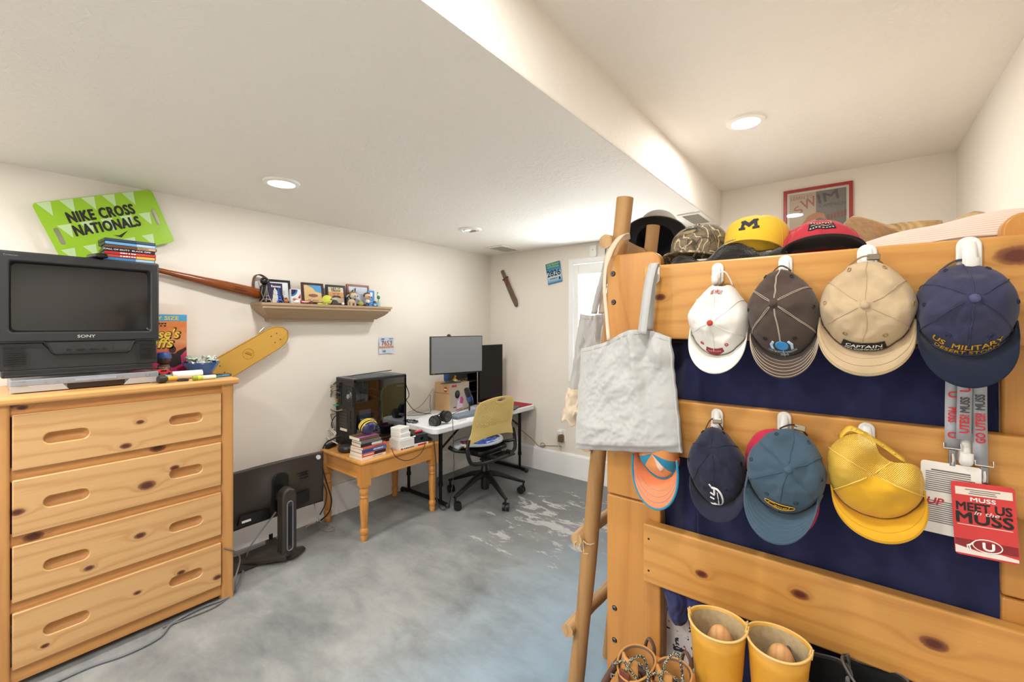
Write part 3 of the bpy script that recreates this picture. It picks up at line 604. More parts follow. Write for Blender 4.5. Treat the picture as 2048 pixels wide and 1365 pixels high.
t, w = pframe('picture_frame', 'dark brown frame with a sandy coast picture under blue sky', 603, 647, .158, '#3a1f1c')
MB().box(-w/2+.018, w/2-.018, .003, .0048, .018, .14).build('picture_print', mat('print_sand', '#d8b77f', .5, grain=.15, gscale=30), t, smooth=0)
MB()._add([(-.045, .0024, .14), (w/2-.018, .0024, .14), (w/2-.018, .0024, .085), (.02, .0024, .095), (0, .0024, .12)], [(0, 1, 2, 3, 4)]).build('sky_print', mat('print_sky', '#4f9bd0', .5), t, smooth=0)
text('MONACO', mat('print_brown', '#5b3326', .5), t, (0, .0022, .03), w=.075, h=.012)
MB()._add([(.03*cos(k*.4)*1.2, .0022, .065+.012*sin(k*.4)) for k in range(16)], [tuple(range(16))]).build('patch_print', mat('print_plum', '#8a5b5a', .5), t, smooth=0)
t, w = pframe('picture_frame', 'black frame with a LET IT GROW moustache print', 652, 691, .155, '#141516')
MB().box(-w/2+.018, w/2-.018, .003, .0048, .018, .137).build('picture_print', mat('print_cream', '#d9cfae', .5), t, smooth=0)
MB().box(-w/2+.018, w/2-.018, .0024, .0032, .058, .1).build('face_print', mat('print_skin', '#d69a63', .5), t, smooth=0)
text('LET IT', INK, t, (0, .002, .127), w=.075, h=.014, bold=.03); text('GROW', INK, t, (0, .002, .111), w=.075, h=.014, bold=.03)
TEALP = mat('print_teal', '#2f3f42', .5)
MB()._add([(-.038, .0018, .055), (-.03, .0018, .07), (-.012, .0018, .076), (0, .0018, .072), (.012, .0018, .076), (.03, .0018, .07), (.038, .0018, .055), (.015, .0018, .058), (0, .0018, .062), (-.015, .0018, .058)], [(4, 3, 8, 7), (5, 4, 7, 6), (3, 2, 9, 8), (2, 1, 0, 9)]).build('moustache_print', TEALP, t, smooth=0)
for s in (-1, 1): MB().tube([(s*.016+.009*cos(a), .0018, .092-.006*sin(a)) for a in [k*pi/6 for k in range(7)]], .0014, 5).build('eye_print', INK, t)
t, w = pframe('picture_frame', 'reddish brown frame with a pale sketch behind the vinyl figures', 694, 739, .172, '#7d3f24')
t.children[1].data.materials[0] = mat('sketch_blue', '#cfd8e4', .6, grain=.15, gscale=16)
# dark bust, booklet, towers
p = Ps(529, -3.0); o = T('desk_lamp_toy', 'black round topped toy standing at the left end of the shelf', 'toy', p, LW)
MB().lathe([(0, 0), (.03, 0), (.032, .01), (.02, .03), (.024, .08), (.028, .1), (.018, .115), (0, .12)], 18).build('body', BLACKG, o); MB().ell((0, 0, .14), (.027, .027, .026)).build('head', BLACKG, o)
MB().tube([(-.012, -.02, .02), (-.026, -.02, .06), (-.02, -.02, .1)], .004, 6).build('arm', STEEL, o)
p = Ps(552, -3.045); o = T('booklet', 'dark purple booklet with white title letters leaning on the black frame', 'book', (p.x, p.y, SZ+.001), (Euler((0, 0, LW)).to_matrix().to_4x4() @ Matrix.Rotation(R(-7), 4, 'X')).to_euler())
MB().box(-.047, .047, 0, .008, 0, .136).build('cover', mat('booklet_purple', '#2c2548', .4, grain=.3, gscale=20), o, smooth=0)
text('Ramses', WINK, o, (.005, -.0008, .115), w=.06, h=.014, bold=.03)
MB().prism([(-.02, .03), (.012, .03), (.026, .085), (.006, .085)], 0, .0008, M=FACE).build('shape_print', mat('booklet_blue', '#33538a', .4), o, smooth=0); MB().prism([(-.01, .07), (.004, .06), (.01, .085), (-.006, .1)], .0009, .0014, M=FACE).build('shape_print', mat('booklet_gold', '#b98a3a', .4), o, smooth=0)
def lattice_tower(p, h, m, lab, rot=0):
    o = T('tower_model', lab, 'ornament', p, rot, 'lattice tower ornaments on the shelf'); s = h
    for sx in (-1, 1):
        for sy in (-1, 1): MB().tube([(sx*.2*s, sy*.2*s, 0), (sx*.13*s, sy*.13*s, .14*s), (sx*.075*s, sy*.075*s, .33*s), (sx*.03*s, sy*.03*s, .6*s), (sx*.012*s, sy*.012*s, .85*s)], [.035*s, .03*s, .024*s, .02*s, .012*s], 6).build('leg', m, o)
    for z, q in ((.16, .15), (.34, .09), (.86, .028)): MB().box(-q*s, q*s, -q*s, q*s, z*s, (z+.03)*s).build('platform', m, o, smooth=0)
    MB().lathe([(.014*s, .85*s), (.014*s, .92*s), (.006*s, .96*s), (0, s)], 8).build('spire', m, o)
    for d in range(4):
        c, n_ = cos(d*pi/2), sin(d*pi/2)
        MB().tube([(c*.17*s-n_*.15*s*cos(k*pi/6), n_*.17*s+c*.15*s*cos(k*pi/6), .02*s+.11*s*sin(k*pi/6)) for k in range(7)], .012*s, 5).build('arch', m, o)
    return o
PEW = mat('pewter', '#8b8078', .35, .7)
lattice_tower(Ps(533, -2.965), .118, PEW, 'pewter lattice tower ornament at the left end of the shelf', .3)
lattice_tower(Ps(557, -2.97), .108, mat('tower_blue', '#2d5fb4', .3, .4), 'blue metal lattice tower ornament beside the silver skyscraper', .3)
o = T('skyscraper_model', 'small silver skyscraper ornament between the pewter and blue towers', 'ornament', Ps(549.5, -2.965), LW)
SIL2 = mat('tower_silver', '#dfe3ea', .2, .8)
for x0, d, z0, z1 in ((.02, .012, 0, .025), (.015, .01, .025, .05), (.0115, .009, .05, .078), (.007, .006, .078, .086)): MB().box(-x0, x0, -d, d, z0, z1).build('block', SIL2, o, smooth=0, bevel=.001)
MB().lathe([(.004, .086), (.001, .094), (0, .112)], 8).build('spire', SIL2, o)
o = T('small_bottle', 'tiny dark bottle with a silver cap in front of the black sketch frame', 'bottle', Ps(568, -2.985)); MB().lathe([(0, 0), (.014, 0), (.0155, .006), (.0155, .026), (.008, .036), (.007, .04), (0, .04)], 16).build('glass', mat('bottle_dark', '#18120f', .15), o); MB().lathe([(.0085, .036), (.0085, .054), (0, .054)], 14).build('cap', CHROME, o)
o = T('pebble_figure', 'small orange brown pebble like figure beside the tiny dark bottle', 'ornament', Ps(572, -2.965)); MB().ell((0, 0, .014), (.018, .015, .014)).build('body', mat('pebble_orange', '#a8632f', .35), o); MB().ell((.004, 0, .03), (.008, .008, .008)).build('head', mat('pebble_brown', '#7a4526', .4), o)
p = Ps(590, -3.03); o = T('tin_box', 'upright tin with a dark disc over blue and red swirls on a white ground', 'tin', (p.x, p.y, SZ), LW-R(4))
MB().prism(rrect(-.033, .033, 0, .102, .008, 4), .014, -.014, M=FACE).build('case', mat('tin_white', '#e3e2e4', .25), o, bevel=.003)
MB().prism([(-.031+.0, .098), (-.031, .05)]+[(-.031+.043*cos(a), .098-.048*sin(a)) for a in [pi/2-k*pi/16 for k in range(9)]], .0145, .0152, M=FACE).build('blue_print', BLUE, o, smooth=0)
MB().prism([(-.031, .098), (-.031, .063)]+[(-.031+.032*cos(a), .098-.036*sin(a)) for a in [pi/2-k*pi/16 for k in range(9)]], .0153, .0158, M=FACE).build('navy_print', mat('tin_navy', '#23253a', .3), o, smooth=0)
MB().prism([(.031, .04), (.031, .07), (.022, .055), (.012, .042), (.016, .036)], .0145, .0152, M=FACE).build('red_print', RED, o, smooth=0)
def lumpy(lab, name, p, parts, cat='toy', g=None):
    o = T(name, lab, cat, p, LW, g)
    for n_, c, r, m in parts: MB().ell(c, r, 14, 9).build(n_, m, o)
    return o
lumpy('small white and red toy lying in front of the swirl tin', 'toy_figure', Ps(593, -2.965), [('body', (0, 0, .013), (.02, .012, .013), mat('toy_white', '#e8e4e0', .4)), ('head', (-.014, -.002, .028), (.011, .01, .01), mat('toy_skin', '#b5766a', .4)), ('hat', (.004, 0, .034), (.01, .009, .008), mat('toy_grey', '#cfcdd0', .4))])
o = T('toy_bus', 'small red toy bus with a white stripe on the shelf', 'toy car', Ps(609, -2.965), LW); MB().box(-.026, .026, -.01, .01, .003, .022).build('body', RED, o, smooth=0, bevel=.003); MB().box(-.022, .022, -.0106, .0106, .011, .016).build('stripe', WINK, o, smooth=0)
for x in (-.016, .016): MB().cyl((x, -.011, .005), (x, .011, .005), .005, n=10).build('wheel', BLACK, o)
lumpy('small brown and silver toy at the foot of the coast picture', 'toy_figure', Ps(623, -2.97), [('body', (0, 0, .012), (.012, .01, .012), mat('toy_umber', '#6b3f2a', .4)), ('head', (.004, 0, .026), (.009, .008, .008), CHROME)])
o = T('tennis_ball', 'large yellow green ball with dark lettering on the shelf', 'ball', Ps(654, -2.985), LW)
MB().ell((0, 0, .035), .035, 24, 16).build('felt', mat('ball_yellow', '#cfd53a', .85, sheen=.5, bump=.4, bscale=500), o)
MB().tube([(.0352*cos(a), .0352*sin(a)*cos(.6*sin(2*a)), .035+.0352*sin(a)*sin(.6*sin(2*a))) for a in [k*2*pi/36 for k in range(36)]], .0012, 5, closed=True).build('seam', mat('ball_seam', '#e8e8c8', .7), o)
MB().tube([(.0356*sin((.004+.002*i)/.035)*.98, -.0356*cos((.004+.002*i)/.035)*.98, .039+.005*sin(i*1.9)) for i in range(12)], .0012, 5).build('print_mark', mat('ball_ink', '#2c3a1c', .6), o)
o = T('ruler', 'flat yellow plastic strip lying at the shelf edge before the large ball', 'strip', Ps(645, -2.952), LW); MB().box(-.035, .035, -.006, .006, 0, .008).build('body', mat('strip_yellow', '#d8d94f', .4), o, smooth=0, bevel=.001); scrib(mat('ball_ink'), o, (.01, -.0065, .004), .03, .004, 4)
o = T('cap_model', 'tiny dark grey cap ornament between the large ball and moustache print', 'ornament', Ps(668, -2.985), LW); MB().lathe([(.032, .005), (.03, .02), (.02, .034), (0, .04)], 18, caps=False).build('crown', mat('minicap_grey', '#3a3a40', .7), o); MB().prism([(-.028, -.012), (.028, -.012), (.034, -.035), (0, -.05), (-.034, -.035)], .004, .007).build('brim', mat('minicap_red', '#6a2f34', .7), o)
lumpy('tiny white bead ornament right of the moustache print', 'bead', Ps(686, -2.965), [('bead_body', (0, 0, .011), (.011, .011, .011), mat('toy_white'))], 'ornament')
b = MB(); o = T('gift_bag', 'crumpled black plastic wrapper with white edge behind the tan haired figure', 'bag', Ps(700, -3.045), LW)
b.surf(lambda u, v: ((u-.5)*.085*(1-.35*v)+.02*v, .012*NZ.noise(V((u*4, v*4, 2))), v*(.1+.045*u)), 10, 10); b.build('film', mat('wrapper_black', '#14151b', .25), o, smooth=30, solid=.002)
MB().box(.026, .034, -.006, -.003, .02, .14).build('edge_strip', mat('wrapper_pale', '#b9c1d6', .3), o, smooth=0); MB().prism([(-.04, .07), (-.02, .09), (-.01, .085), (-.03, .065)], .008, .009, M=FACE).build('print', mat('wrapper_pale'), o, smooth=0)
def vinyl(lab, x, hair, skin, cloth, leg, quad=False):
    o = T('vinyl_figure', lab, 'figurine', Ps(x, -2.985), LW+R(18))
    SK = mat('vinyl_'+skin, skin, .4); HR = mat('vinyl_'+hair, hair, .6, bump=.5, bscale=160)
    MB().ell((0, 0, .078), (.03, .026, .026), 20, 14).build('head', SK, o)
    b = MB(); b.surf(lambda u, v: (.0325*cos(2*pi*u)*sin(v*1.75), (.0285*sin(2*pi*u)*sin(v*1.75))+.003+(.012 if sin(2*pi*u) < -.3 and v > .55 else 0), .08+.0285*cos(v*1.75)), 20, 10, cu=True); b.build('hair', HR, o, solid=.002)
    for s in (-1, 1): MB().ell((s*.013, -.0262, .073), (.0045, .003, .0045), 10, 8).build('eye', BLACKG, o)
    MB().ell((0, -.0275, .066), (.003, .003, .0025), 8, 6).build('nose', SK, o)
    if quad:
        MB().ell((-.012, .006, .032), (.034, .02, .02), 16, 10).build('body', mat('vinyl_'+cloth, cloth, .5), o)
        for x2 in (-.034, .008):
            for y2 in (-.008, .016): MB().lathe([(.009, 0), (.008, .01), (.01, .03)], 10, M=at(x2, y2, 0)).build('leg', mat('vinyl_'+cloth), o)
    else:
        MB().lathe([(.012, .024), (.016, .03), (.014, .05), (.008, .056)], 14).build('torso', mat('vinyl_'+cloth, cloth, .5), o)
        for s in (-1, 1):
            MB().lathe([(.008, 0), (.007, .005), (.0075, .028)], 10, M=at(s*.009, 0, 0)).build('leg', mat('vinyl_'+leg, leg, .5), o); MB().tube([(s*.014, 0, .05), (s*.022, -.003, .038), (s*.02, -.01, .03)], .0045, 8).build('arm', mat('vinyl_'+cloth), o)
    return o
vinyl('big headed vinyl figure with fluffy tan hair on a cream four legged body', 707, '#a5733f', '#cfc4b4', '#c9b295', '#c9b295', True)
vinyl('big headed vinyl figure with dark brown hair and blue trousers', 735, '#5d4231', '#d9b596', '#dcd5cc', '#25508f')
o = T('small_ball', 'small olive coloured ball between the two vinyl figures', 'ball', Ps(722, -2.962)); MB().ell((0, 0, .019), .019, 18, 12).build('sphere', mat('ball_olive', '#a9ac4e', .6, grain=.3, gscale=90), o); MB().ell((-.006, .016, .02), (.018, .012, .02), 14, 8).build('cup', mat('ball_darkcup', '#2d2b26', .5), o)
p = Ps(740, -3.02); o = T('gift_card', 'bright blue card box with a white cup print behind the brown haired figure', 'box', (p.x, p.y+.01, SZ), LW+R(4)); MB().box(-.032, .032, 0, .012, 0, .128).build('carton', mat('giftcard_blue', '#1e7fc8', .35), o, smooth=0, bevel=.001)
MB().prism([(-.01, .082), (.012, .08), (.014, .112), (-.012, .114)], 0, .0008, M=FACE).build('cup_print', mat('card_white', '#dce9f3', .4), o, smooth=0)
for k in range(4): MB().tube([(.002+.012*cos(a*.5+k), -.0008, .072-k*.014+.005*sin(a*.5+k)) for a in range(8)], .0013, 5).build('swirl_print', mat('card_white'), o)
o = T('toy_truck', 'low blue toy vehicle in front of the bright blue card box', 'toy car', Ps(750, -2.965), LW+R(10)); MB().box(-.022, .022, -.01, .01, .004, .026).build('body', mat('truck_blue', '#2d86c8', .35), o, smooth=0, bevel=.003); MB().box(-.02, .0, -.0105, .0105, .006, .014).build('panel', mat('card_white'), o, smooth=0)
MB().prism([(-.016, .026), (.012, .026), (.006, .042), (-.01, .042)], -.008, .008, M=FACE).build('cab', mat('truck_dark', '#1b1c26', .3), o, bevel=.002)
for x in (-.013, .013): MB().cyl((x, -.0115, .005), (x, .0115, .005), .005, n=10).build('wheel', BLACK, o)
o = T('green_figure', 'small green toy with a raised thin arm near the right shelf end', 'toy', Ps(757, -3.02), LW); GR = mat('toy_green', '#2f8f4c', .4)
MB().ell((0, 0, .077), (.014, .012, .016)).build('head', GR, o); MB().lathe([(.012, 0), (.014, .02), (.008, .05), (.005, .062)], 12).build('body', mat('toy_palegreen', '#a9c9b8', .4), o); MB().tube([(-.008, 0, .08), (-.014, 0, .1), (-.008, 0, .112)], .0025, 6).build('arm', GR, o); MB().ell((-.008, 0, .114), .005, 8, 6).build('hand', mat('toy_teal', '#234a4a', .4), o)

# race bibs, blade, sensor
bibp = P(772, 691, X=-3.117); bb = T('race_bib', 'creased pale blue race bib numbered 7653 on the left wall', 'race bib', bibp, LW)
def bibmap(amp, sd): return lambda x, z: (x, -.004-amp*(NZ.noise(V((x*26, z*26, sd)))+.6*abs(NZ.noise(V((x*9+3, z*11, sd))))), z)
f1 = bibmap(.007, 1); w_, h_ = .072, .069
MB().surf(lambda u, v: f1((u-.5)*2*w_*(1-.03*v), (v-.5)*2*h_), 18, 18).build('sheet', mat('bib_pale', '#c9d8ea', .6), bb, smooth=20)
f1b = lambda x, z: V(f1(x, z))+V((0, -.0012, 0))
text('7653', mat('bib_rust', '#a8623f', .6), bb, (.004, .018), w=.105, h=.04, fn=f1b, bold=.025)
MB().surf(lambda u, v: f1b((u-.5)*2*w_, -.024+.017*v), 16, 3).build('band_print', mat('bib_orange', '#d08a55', .6), bb, smooth=20)
NVP = mat('bib_navyprint', '#4a5a8a', .6); scrib(NVP, bb, (-.035, -.012, .055), .032, .010, 5); scrib(NVP, bb, (.043, -.012, .056), .04, .006, 5, seed=3); scrib(NVP, bb, (-.025, -.012, -.048), .03, .010, 6, seed=5)
p = P(1108, 546, Y=YB-.005); bb = T('race_bib', 'blue race bib numbered 2826 on the back wall', 'race bib', p, (0, R(-9), 0))
f2 = bibmap(.0015, 5); 
def bibgrad():
    g = N('bib_blue'); sep = g.n('SeparateXYZ', {0: g.co()}); mr = g.n('MapRange'); g.set(mr, 0, sep.outputs[2]); mr.inputs[1].default_value = -.1; mr.inputs[2].default_value = .1
    g.P('Base Color', g.ramp(mr.outputs[0], [(0, lin('#2f7fb8')), (.2, lin('#a9c9dc')), (.42, lin('#cfdde4')), (.6, lin('#5aa0c4')), (.75, lin('#1f6fae')), (1, lin('#1b7fa8'))])); g.P('Roughness', .5); return g.m
MB().surf(lambda u, v: f2((u-.5)*.165, (v-.5)*.205), 14, 14).build('sheet', bibgrad(), bb, smooth=20, solid=.001)
f2b = lambda x, z: V(f2(x, z))+V((0, -.0018, 0)); BG = mat('bib_green', '#9fd03a', .5)
text('BOB FIRMAN', BG, bb, (0, .085), w=.14, h=.019, fn=f2b, bold=.03); text('INVITATIONAL', BG, bb, (0, .06), w=.14, h=.019, fn=f2b, bold=.03); text('2826', mat('bib_ink', '#15233a', .5), bb, (0, -.002), w=.15, h=.058, fn=f2b, bold=.03)
scrib(mat('bib_redprint', '#7c2430', .5), bb, (-.005, -.0085, -.055), .09, .009, 5)
MB()._add([f2b(.06+.012*cos(k*.9), -.062+.016*sin(k*.9)) for k in range(7)], [tuple(range(7))]).build('emblem_print', mat('bib_ink'), bb, smooth=0)
mp = P(1019, 578, Y=YB-.02); mc = T('machete', 'old sheathed machete hanging aslant on the back wall', 'machete', mp, (0, R(-27), 0))
MB().prism(rrect(-.02, .02, .13, .225, .012, 3), .008, -.008, M=FACE).build('grip', wood('machete_grip', '#7d6a50', '#4d3d2c', 2, 0, 60, (), .6), mc, bevel=.004); MB().box(-.036, .036, -.011, .011, .12, .133).build('guard', mat('machete_guard', '#4c352a', .5), mc, smooth=0, bevel=.003)
MB().prism([(-.026, .12), (.026, .12), (.03, -.1), (.034, -.15), (.02, -.2), (-.004, -.215), (-.02, -.2), (-.026, -.1)], .007, -.007, M=FACE).build('sheath', mat('machete_sheath', '#6a5a48', .7, grain=.35, gscale=30), mc, bevel=.003)
MB().tube([(-.022, -.01, .115), (.024, -.01, .06), (-.02, -.01, .04), (.024, -.01, .095)], .004, 6).build('binding', mat('machete_red', '#8a3a34', .6), mc); MB().tube([(.026, -.009, .1), (.028, -.009, -.1), (.03, -.009, -.15), (.018, -.009, -.196), (0, -.009, -.208)], .003, 6).build('edge_welt', mat('machete_welt', '#8d4a3f', .6), mc)
p = P(1188, 503, Y=YB); o = T('door_sensor', 'small white wall sensor above the shuttered window', 'sensor', p); MB().prism(rrect(-.032, .032, -.055, .055, .012, 4), 0, .022, M=FACE).build('casing', WHITE, o, bevel=.004); MB().ell((-.002, -.022, .012), (.005, .002, .005), 10, 6).build('lens', GREYP, o)
p = P(1125, 871, Y=YB); o = T('wall_outlet', 'white outlet on the back wall with a brown adapter plugged in', 'outlet', p); MB().prism(rrect(-.036, .036, -.058, .058, .006, 3), 0, .006, M=FACE).build('cover_plate', WHITE, o, bevel=.002)
MB().prism(rrect(-.02, .02, .012, .045, .008, 3), .006, .009, M=FACE).build('socket', WHITE, o); 
o2 = T('power_adapter', 'brown plug adapter in the wall outlet below the bag', 'adapter', (p.x+.002, p.y-.008, p.z-.022)); MB().box(-.022, .022, -.05, 0, -.035, .03).build('body', mat('adapter_brown', '#6f5636', .5), o2, smooth=0, bevel=.006)
o2 = T('usb_charger', 'white plug charger above the brown adapter', 'adapter', (p.x-.01, p.y-.008, p.z+.027)); MB().box(-.03, .022, -.034, 0, -.014, .02).build('body', WHITE, o2, smooth=0, bevel=.004)
q = sm([P(1123, 896, Y=YB-.03), P(1119, 893, Y=YB-.03), P(1088, 892, Y=YB-.02), P(1078, 893, Y=YB-.02), P(1062, 877, Y=YB-.02), P(1042, 860, Y=YB-.02), P(1026, 842, Y=YB-.03)], 6)
tag(MB().tube(q, .0035, 6).build('wall_cable', mat('cord_tan', '#8d7750', .5), None), 'thin tan cord looping along the back wall from the adapter to the desk', 'cord')
tag(MB().tube([P(1085+4.5*cos(k*.5), 891+4.5*sin(k*.5), Y=YB-.022) for k in range(13)], .0032, 6, closed=True).build('cable_coil', mat('cord_tan'), None), 'small round coil of tan cord above the back baseboard', 'cord')
q = sm([P(1114, 866, Y=YB-.045), P(1113, 878, Y=YB-.045), P(1117, 892, Y=YB-.03), P(1121, 903, Y=YB-.02)], 5)
tag(MB().tube(q, .004, 6).build('charger_cable', mat('cord_white', '#eae4da', .5), None), 'short white cord hanging from the charger at the wall outlet', 'cord')
# ------------------------------------------------------------------ monitor standing on the floor, seen from behind
DM = mat('monitor_brown', '#3d3733', .42, .2); DMB = mat('monitor_black', '#131211', .35)
mo = T('computer_monitor', 'dark curved monitor standing on the floor with its back to the room', 'monitor', (-2.895, 1.235, 0), LW+R(2))
b = MB(); b.surf(lambda u, v: ((u-.5)*.62, -.03*(1-(2*u-1)**2)*0+.02*(2*u-1)**2*-1-.055*exp(-((u-.5)**2*22+(v-.5)**2*9)), .232+.345*v), 40, 24); b.build('rear_shell', DM, mo, smooth=50, solid=.012, off=1)
b = MB(); b.surf(lambda u, v: ((u-.5)*.612, .014-.02*(2*u-1)**2, .236+.337*v), 24, 2); b.build('screen', BLACKG, mo)
MB().prism(stad(0, 0, .2, .1, 10) if False else [(x, z+.40) for z, x in stad(0, 0, .25, .10, 10)], .078, .066, M=FACE).build('mount_plate', DMB, mo, bevel=.002)
MB().prism([(-.235, .265), (-.05, .252), (-.055, .31), (-.22, .318)], .052, .034, M=FACE).build('port_bay', DMB, mo); MB().prism([(.07, .26), (.2, .275), (.2, .35), (.08, .345)], .05, .03, M=FACE).build('port_bay', DMB, mo)
for k in range(3): MB().box(.12, .2, -.033, -.025, .43+k*.018, .436+k*.018).build('vent_slot', DMB, mo, smooth=0)
MB().prism(stad(.27, .545, .03, .03, 6), .03, .042, M=FACE).build('logo_badge', mat('badge_pale', '#d8d8d8', .3), mo); MB().box(-.215, -.165, -.056, -.05, .275, .287).build('sticker', WINK, mo, smooth=0)
MB().prism([(x, z) for x, z in [(-.045, .03), (.045, .03), (.044, .40), (.034, .435), (0, .452), (-.034, .435), (-.044, .40)]], .19, .115, M=FACE).build('neck', DM, mo, bevel=.012, seg=3)
MB().tube([(0+x, -.1915, .07+z) for x, z in [(p[1], p[0]+.15) for p in stad(0, 0, .30, .034, 6)]], .004, 6, closed=True).build('light_ring', mat('ring_grey', '#7c8290', .3, .3), mo)
MB().box(-.008, .008, -.192, -.186, .1, .34).build('slot_insert', DMB, mo, smooth=0); MB().box(-.03, .03, -.12, -.05, .36, .40).build('tilt_arm', STEEL, mo, smooth=0)
for ex, ey in ((-.27, .06), (.11, -.125)):
    b = MB(); b.tube([(0, -.165, .04), (ex*.3, -.165+(ey+.165)*.3, .028), (ex, ey, .016)], [.056, .046, .028], 10, flat=.55); b.build('foot', DM, mo)
b = MB(); o = T('plastic_tray', 'low dark plastic panel with small clips lying on the floor behind the monitor stand', 'tray', (-2.93, 1.22, .0), LW+R(4))
MB().prism([(-.3, -.1), (.06, -.13), (.06, .06), (.0, .07), (-.02, .03), (-.2, .03), (-.22, .07), (-.3, .07)], .002, .012, M=Matrix.Rotation(R(14), 4, 'X') @ at(0, 0, .028)).build('panel', mat('tray_dark', '#332f2b', .5, grain=.2, gscale=40), o, smooth=0, bevel=.002)
for x, y in ((-.25, .05), (.03, .05)): MB().box(x-.012, x+.012, y-.004, y+.004, .045, .085).build('clip', BLACK, o, smooth=0, bevel=.002)
o = T('usb_stick', 'tiny lime green stick on the floor by the monitor foot', 'usb stick', P(496, 1121, Z=.006), R(75)); MB().box(-.018, .018, -.006, .006, -.005, .005).build('body', mat('stick_lime', '#8fce3a', .4), o, smooth=0, bevel=.002); MB().box(.018, .028, -.005, .005, -.003, .003).build('plug', CHROME, o, smooth=0)
GCORD = mat('cord_grey', '#8b8e92', .5)
def cord(name, pts, r, m, lab, n=6, k=6): return tag(MB().tube(sm(pts, k), r, n).build(name.replace('cord', 'cable'), m, None), lab, 'cable')
cord('monitor_cord', [P(490, 1122, Z=.01), P(500, 1095, X=-2.84), P(525, 1060, X=-2.86), P(548, 1030, X=-2.86), P(560, 1010, X=-2.86)], .005, GCORD, 'grey cord rising from the floor to the back of the floor monitor')
cord('floor_cord', [P(95, 1372, Z=.008), P(180, 1334, Z=.008), P(255, 1308, Z=.008), P(318, 1276, Z=.008), P(345, 1247, Z=.008), P(405, 1215, Z=.008), P(464, 1190, Z=.008), P(484, 1150, Z=.008), P(487, 1128, Z=.008)], .006, mat('cord_braid', '#767b80', .6, grain=.3, gscale=400), 'grey braided cord running over the floor along the foot of the pine chest', 8)
cord('floor_cord', [P(325, 1256, Z=.007), P(380, 1235, Z=.007), P(430, 1214, Z=.007), P(468, 1187, Z=.007), P(470, 1160, X=-2.585), P(480, 1120, X=-2.62), P(470, 1104, X=-2.59), P(448, 1098, X=-2.585)], .004, mat('cord_brown', '#6f655e', .5), 'thin brown cord looping around the foot of the pine chest')

# ------------------------------------------------------------------ end table with turned legs
et = T('end_table', 'honey pine end table with turned legs carrying the tower computer', 'end table', (-2.815, 1.972, 0)); 
ETW = wood('honey_table', '#d69a54', '#bb7c3c', 1, 0, 13, (), .3, figure=.4); ETL = wood('honey_leg', '#d1934d', '#b47537', 2, 0, 16, (), .3, figure=.4); ETX = wood('honey_apron', '#d1934d', '#b47537', 0, 2, 16, (), .3, figure=.4)
ET = .54; hx, hy = .275, .345
MB().prism(rrect(-hx, hx, -hy, hy, .025, 4), ET-.024, ET).build('tabletop', ETW, et, bevel=.008, seg=3)
prof = [(.020, 0), (.022, .01), (.024, .03), (.021, .036), (.026, .05), (.029, .062), (.026, .078), (.020, .086), (.022, .10), (.027, .2), (.030, .26), (.024, .285), (.029, .295), (.024, .305), (.030, .325), (.031, .335), (.024, .352), (.032, .362), (.03, .372)]
for sx in (-1, 1):
    for sy in (-1, 1):
        l = MB().lathe(prof, 22, M=at(sx*.235, sy*.3, 0)); l.box(sx*.235-.032, sx*.235+.032, sy*.3-.032, sy*.3+.032, .37, ET-.024); l.build('leg', ETL, et, bevel=0)
for s in (-1, 1):
    q = [(-.24, .42), (-.14, .40), (.14, .40), (.24, .42), (.24, ET-.024), (-.24, ET-.024)] if False else None
    MB().box(s*.245-.01, s*.245+.01, -.27, .27, .41, ET-.024).build('apron', ETW, et, smooth=0); MB().box(s*.245-.014 if s < 0 else s*.245-.008, s*.245+.008 if s < 0 else s*.245+.014, -.27, .27, .41, .422).build('apron_bead', ETW, et, smooth=0, bevel=.003)
    MB().box(-.205, .205, s*.31-.01, s*.31+.01, .41, ET-.024).build('apron', ETX, et, smooth=0); MB().box(-.205, .205, s*.312-.013, s*.312+.013, .41, .422).build('apron_bead', ETX, et, smooth=0, bevel=.003)

# tower computer
PCX0, PCX1, PCY0, PCY1, PCH = -.122, .122, -.233, .233, .50
pc = T('tower_computer', 'black tower computer with a glass side standing on the honey pine table', 'computer', (-2.972, 1.998, ET+.012)); PCB = mat('pc_black', '#1a1b1d', .4, .2); PCR = mat('pc_rear', '#2b2825', .45, .3)
MB().box(PCX0, PCX1, PCY0, PCY1, .49, .50).build('top_panel', mat('pc_top', '#3c4249', .3, .3), pc, smooth=0, bevel=.002)
MB().box(PCX0+.015, PCX1-.02, PCY0+.05, PCY1-.1, .5, .502).build('dust_filter', mat('pc_filter', '#4c5258', .5, grain=.2, gscale=500), pc, smooth=0)
MB().box(PCX0, PCX1, PCY0, PCY1, 0, .01).build('bottom_panel', PCB, pc, smooth=0); MB().box(PCX0, PCX0+.004, PCY0, PCY1, .01, .49).build('side_panel', PCB, pc, smooth=0)
MB().box(PCX0, PCX1, PCY1-.012, PCY1, .01, .49).build('front_panel', PCB, pc, smooth=0)
MB().box(PCX0, PCX1-.005, PCY0, PCY0+.006, .01, .49).build('rear_panel', PCR, pc, smooth=0)
MB().box(PCX1-.005, PCX1-.001, PCY0+.01, PCY1-.005, .02, .49).build('glass_panel', glassy('pc_glass', (.58, .64, .70), .06), pc, smooth=0)
for y in (PCY0+.004, PCY1-.01): MB().box(PCX1-.006, PCX1, y-.006, y+.012, .01, .492).build('panel_frame', PCB, pc, smooth=0)
MB().box(PCX1-.006, PCX1, PCY0, PCY1, .478, .492).build('panel_frame', PCB, pc, smooth=0)
for x in (-.09, .09):
    for y in (-.2, .2): MB().cyl((x, y, -.012), (x, y, 0), .014, n=12).build('foot', BLACK, pc)
Mr = at(0, PCY0-.001, 0) @ FACE
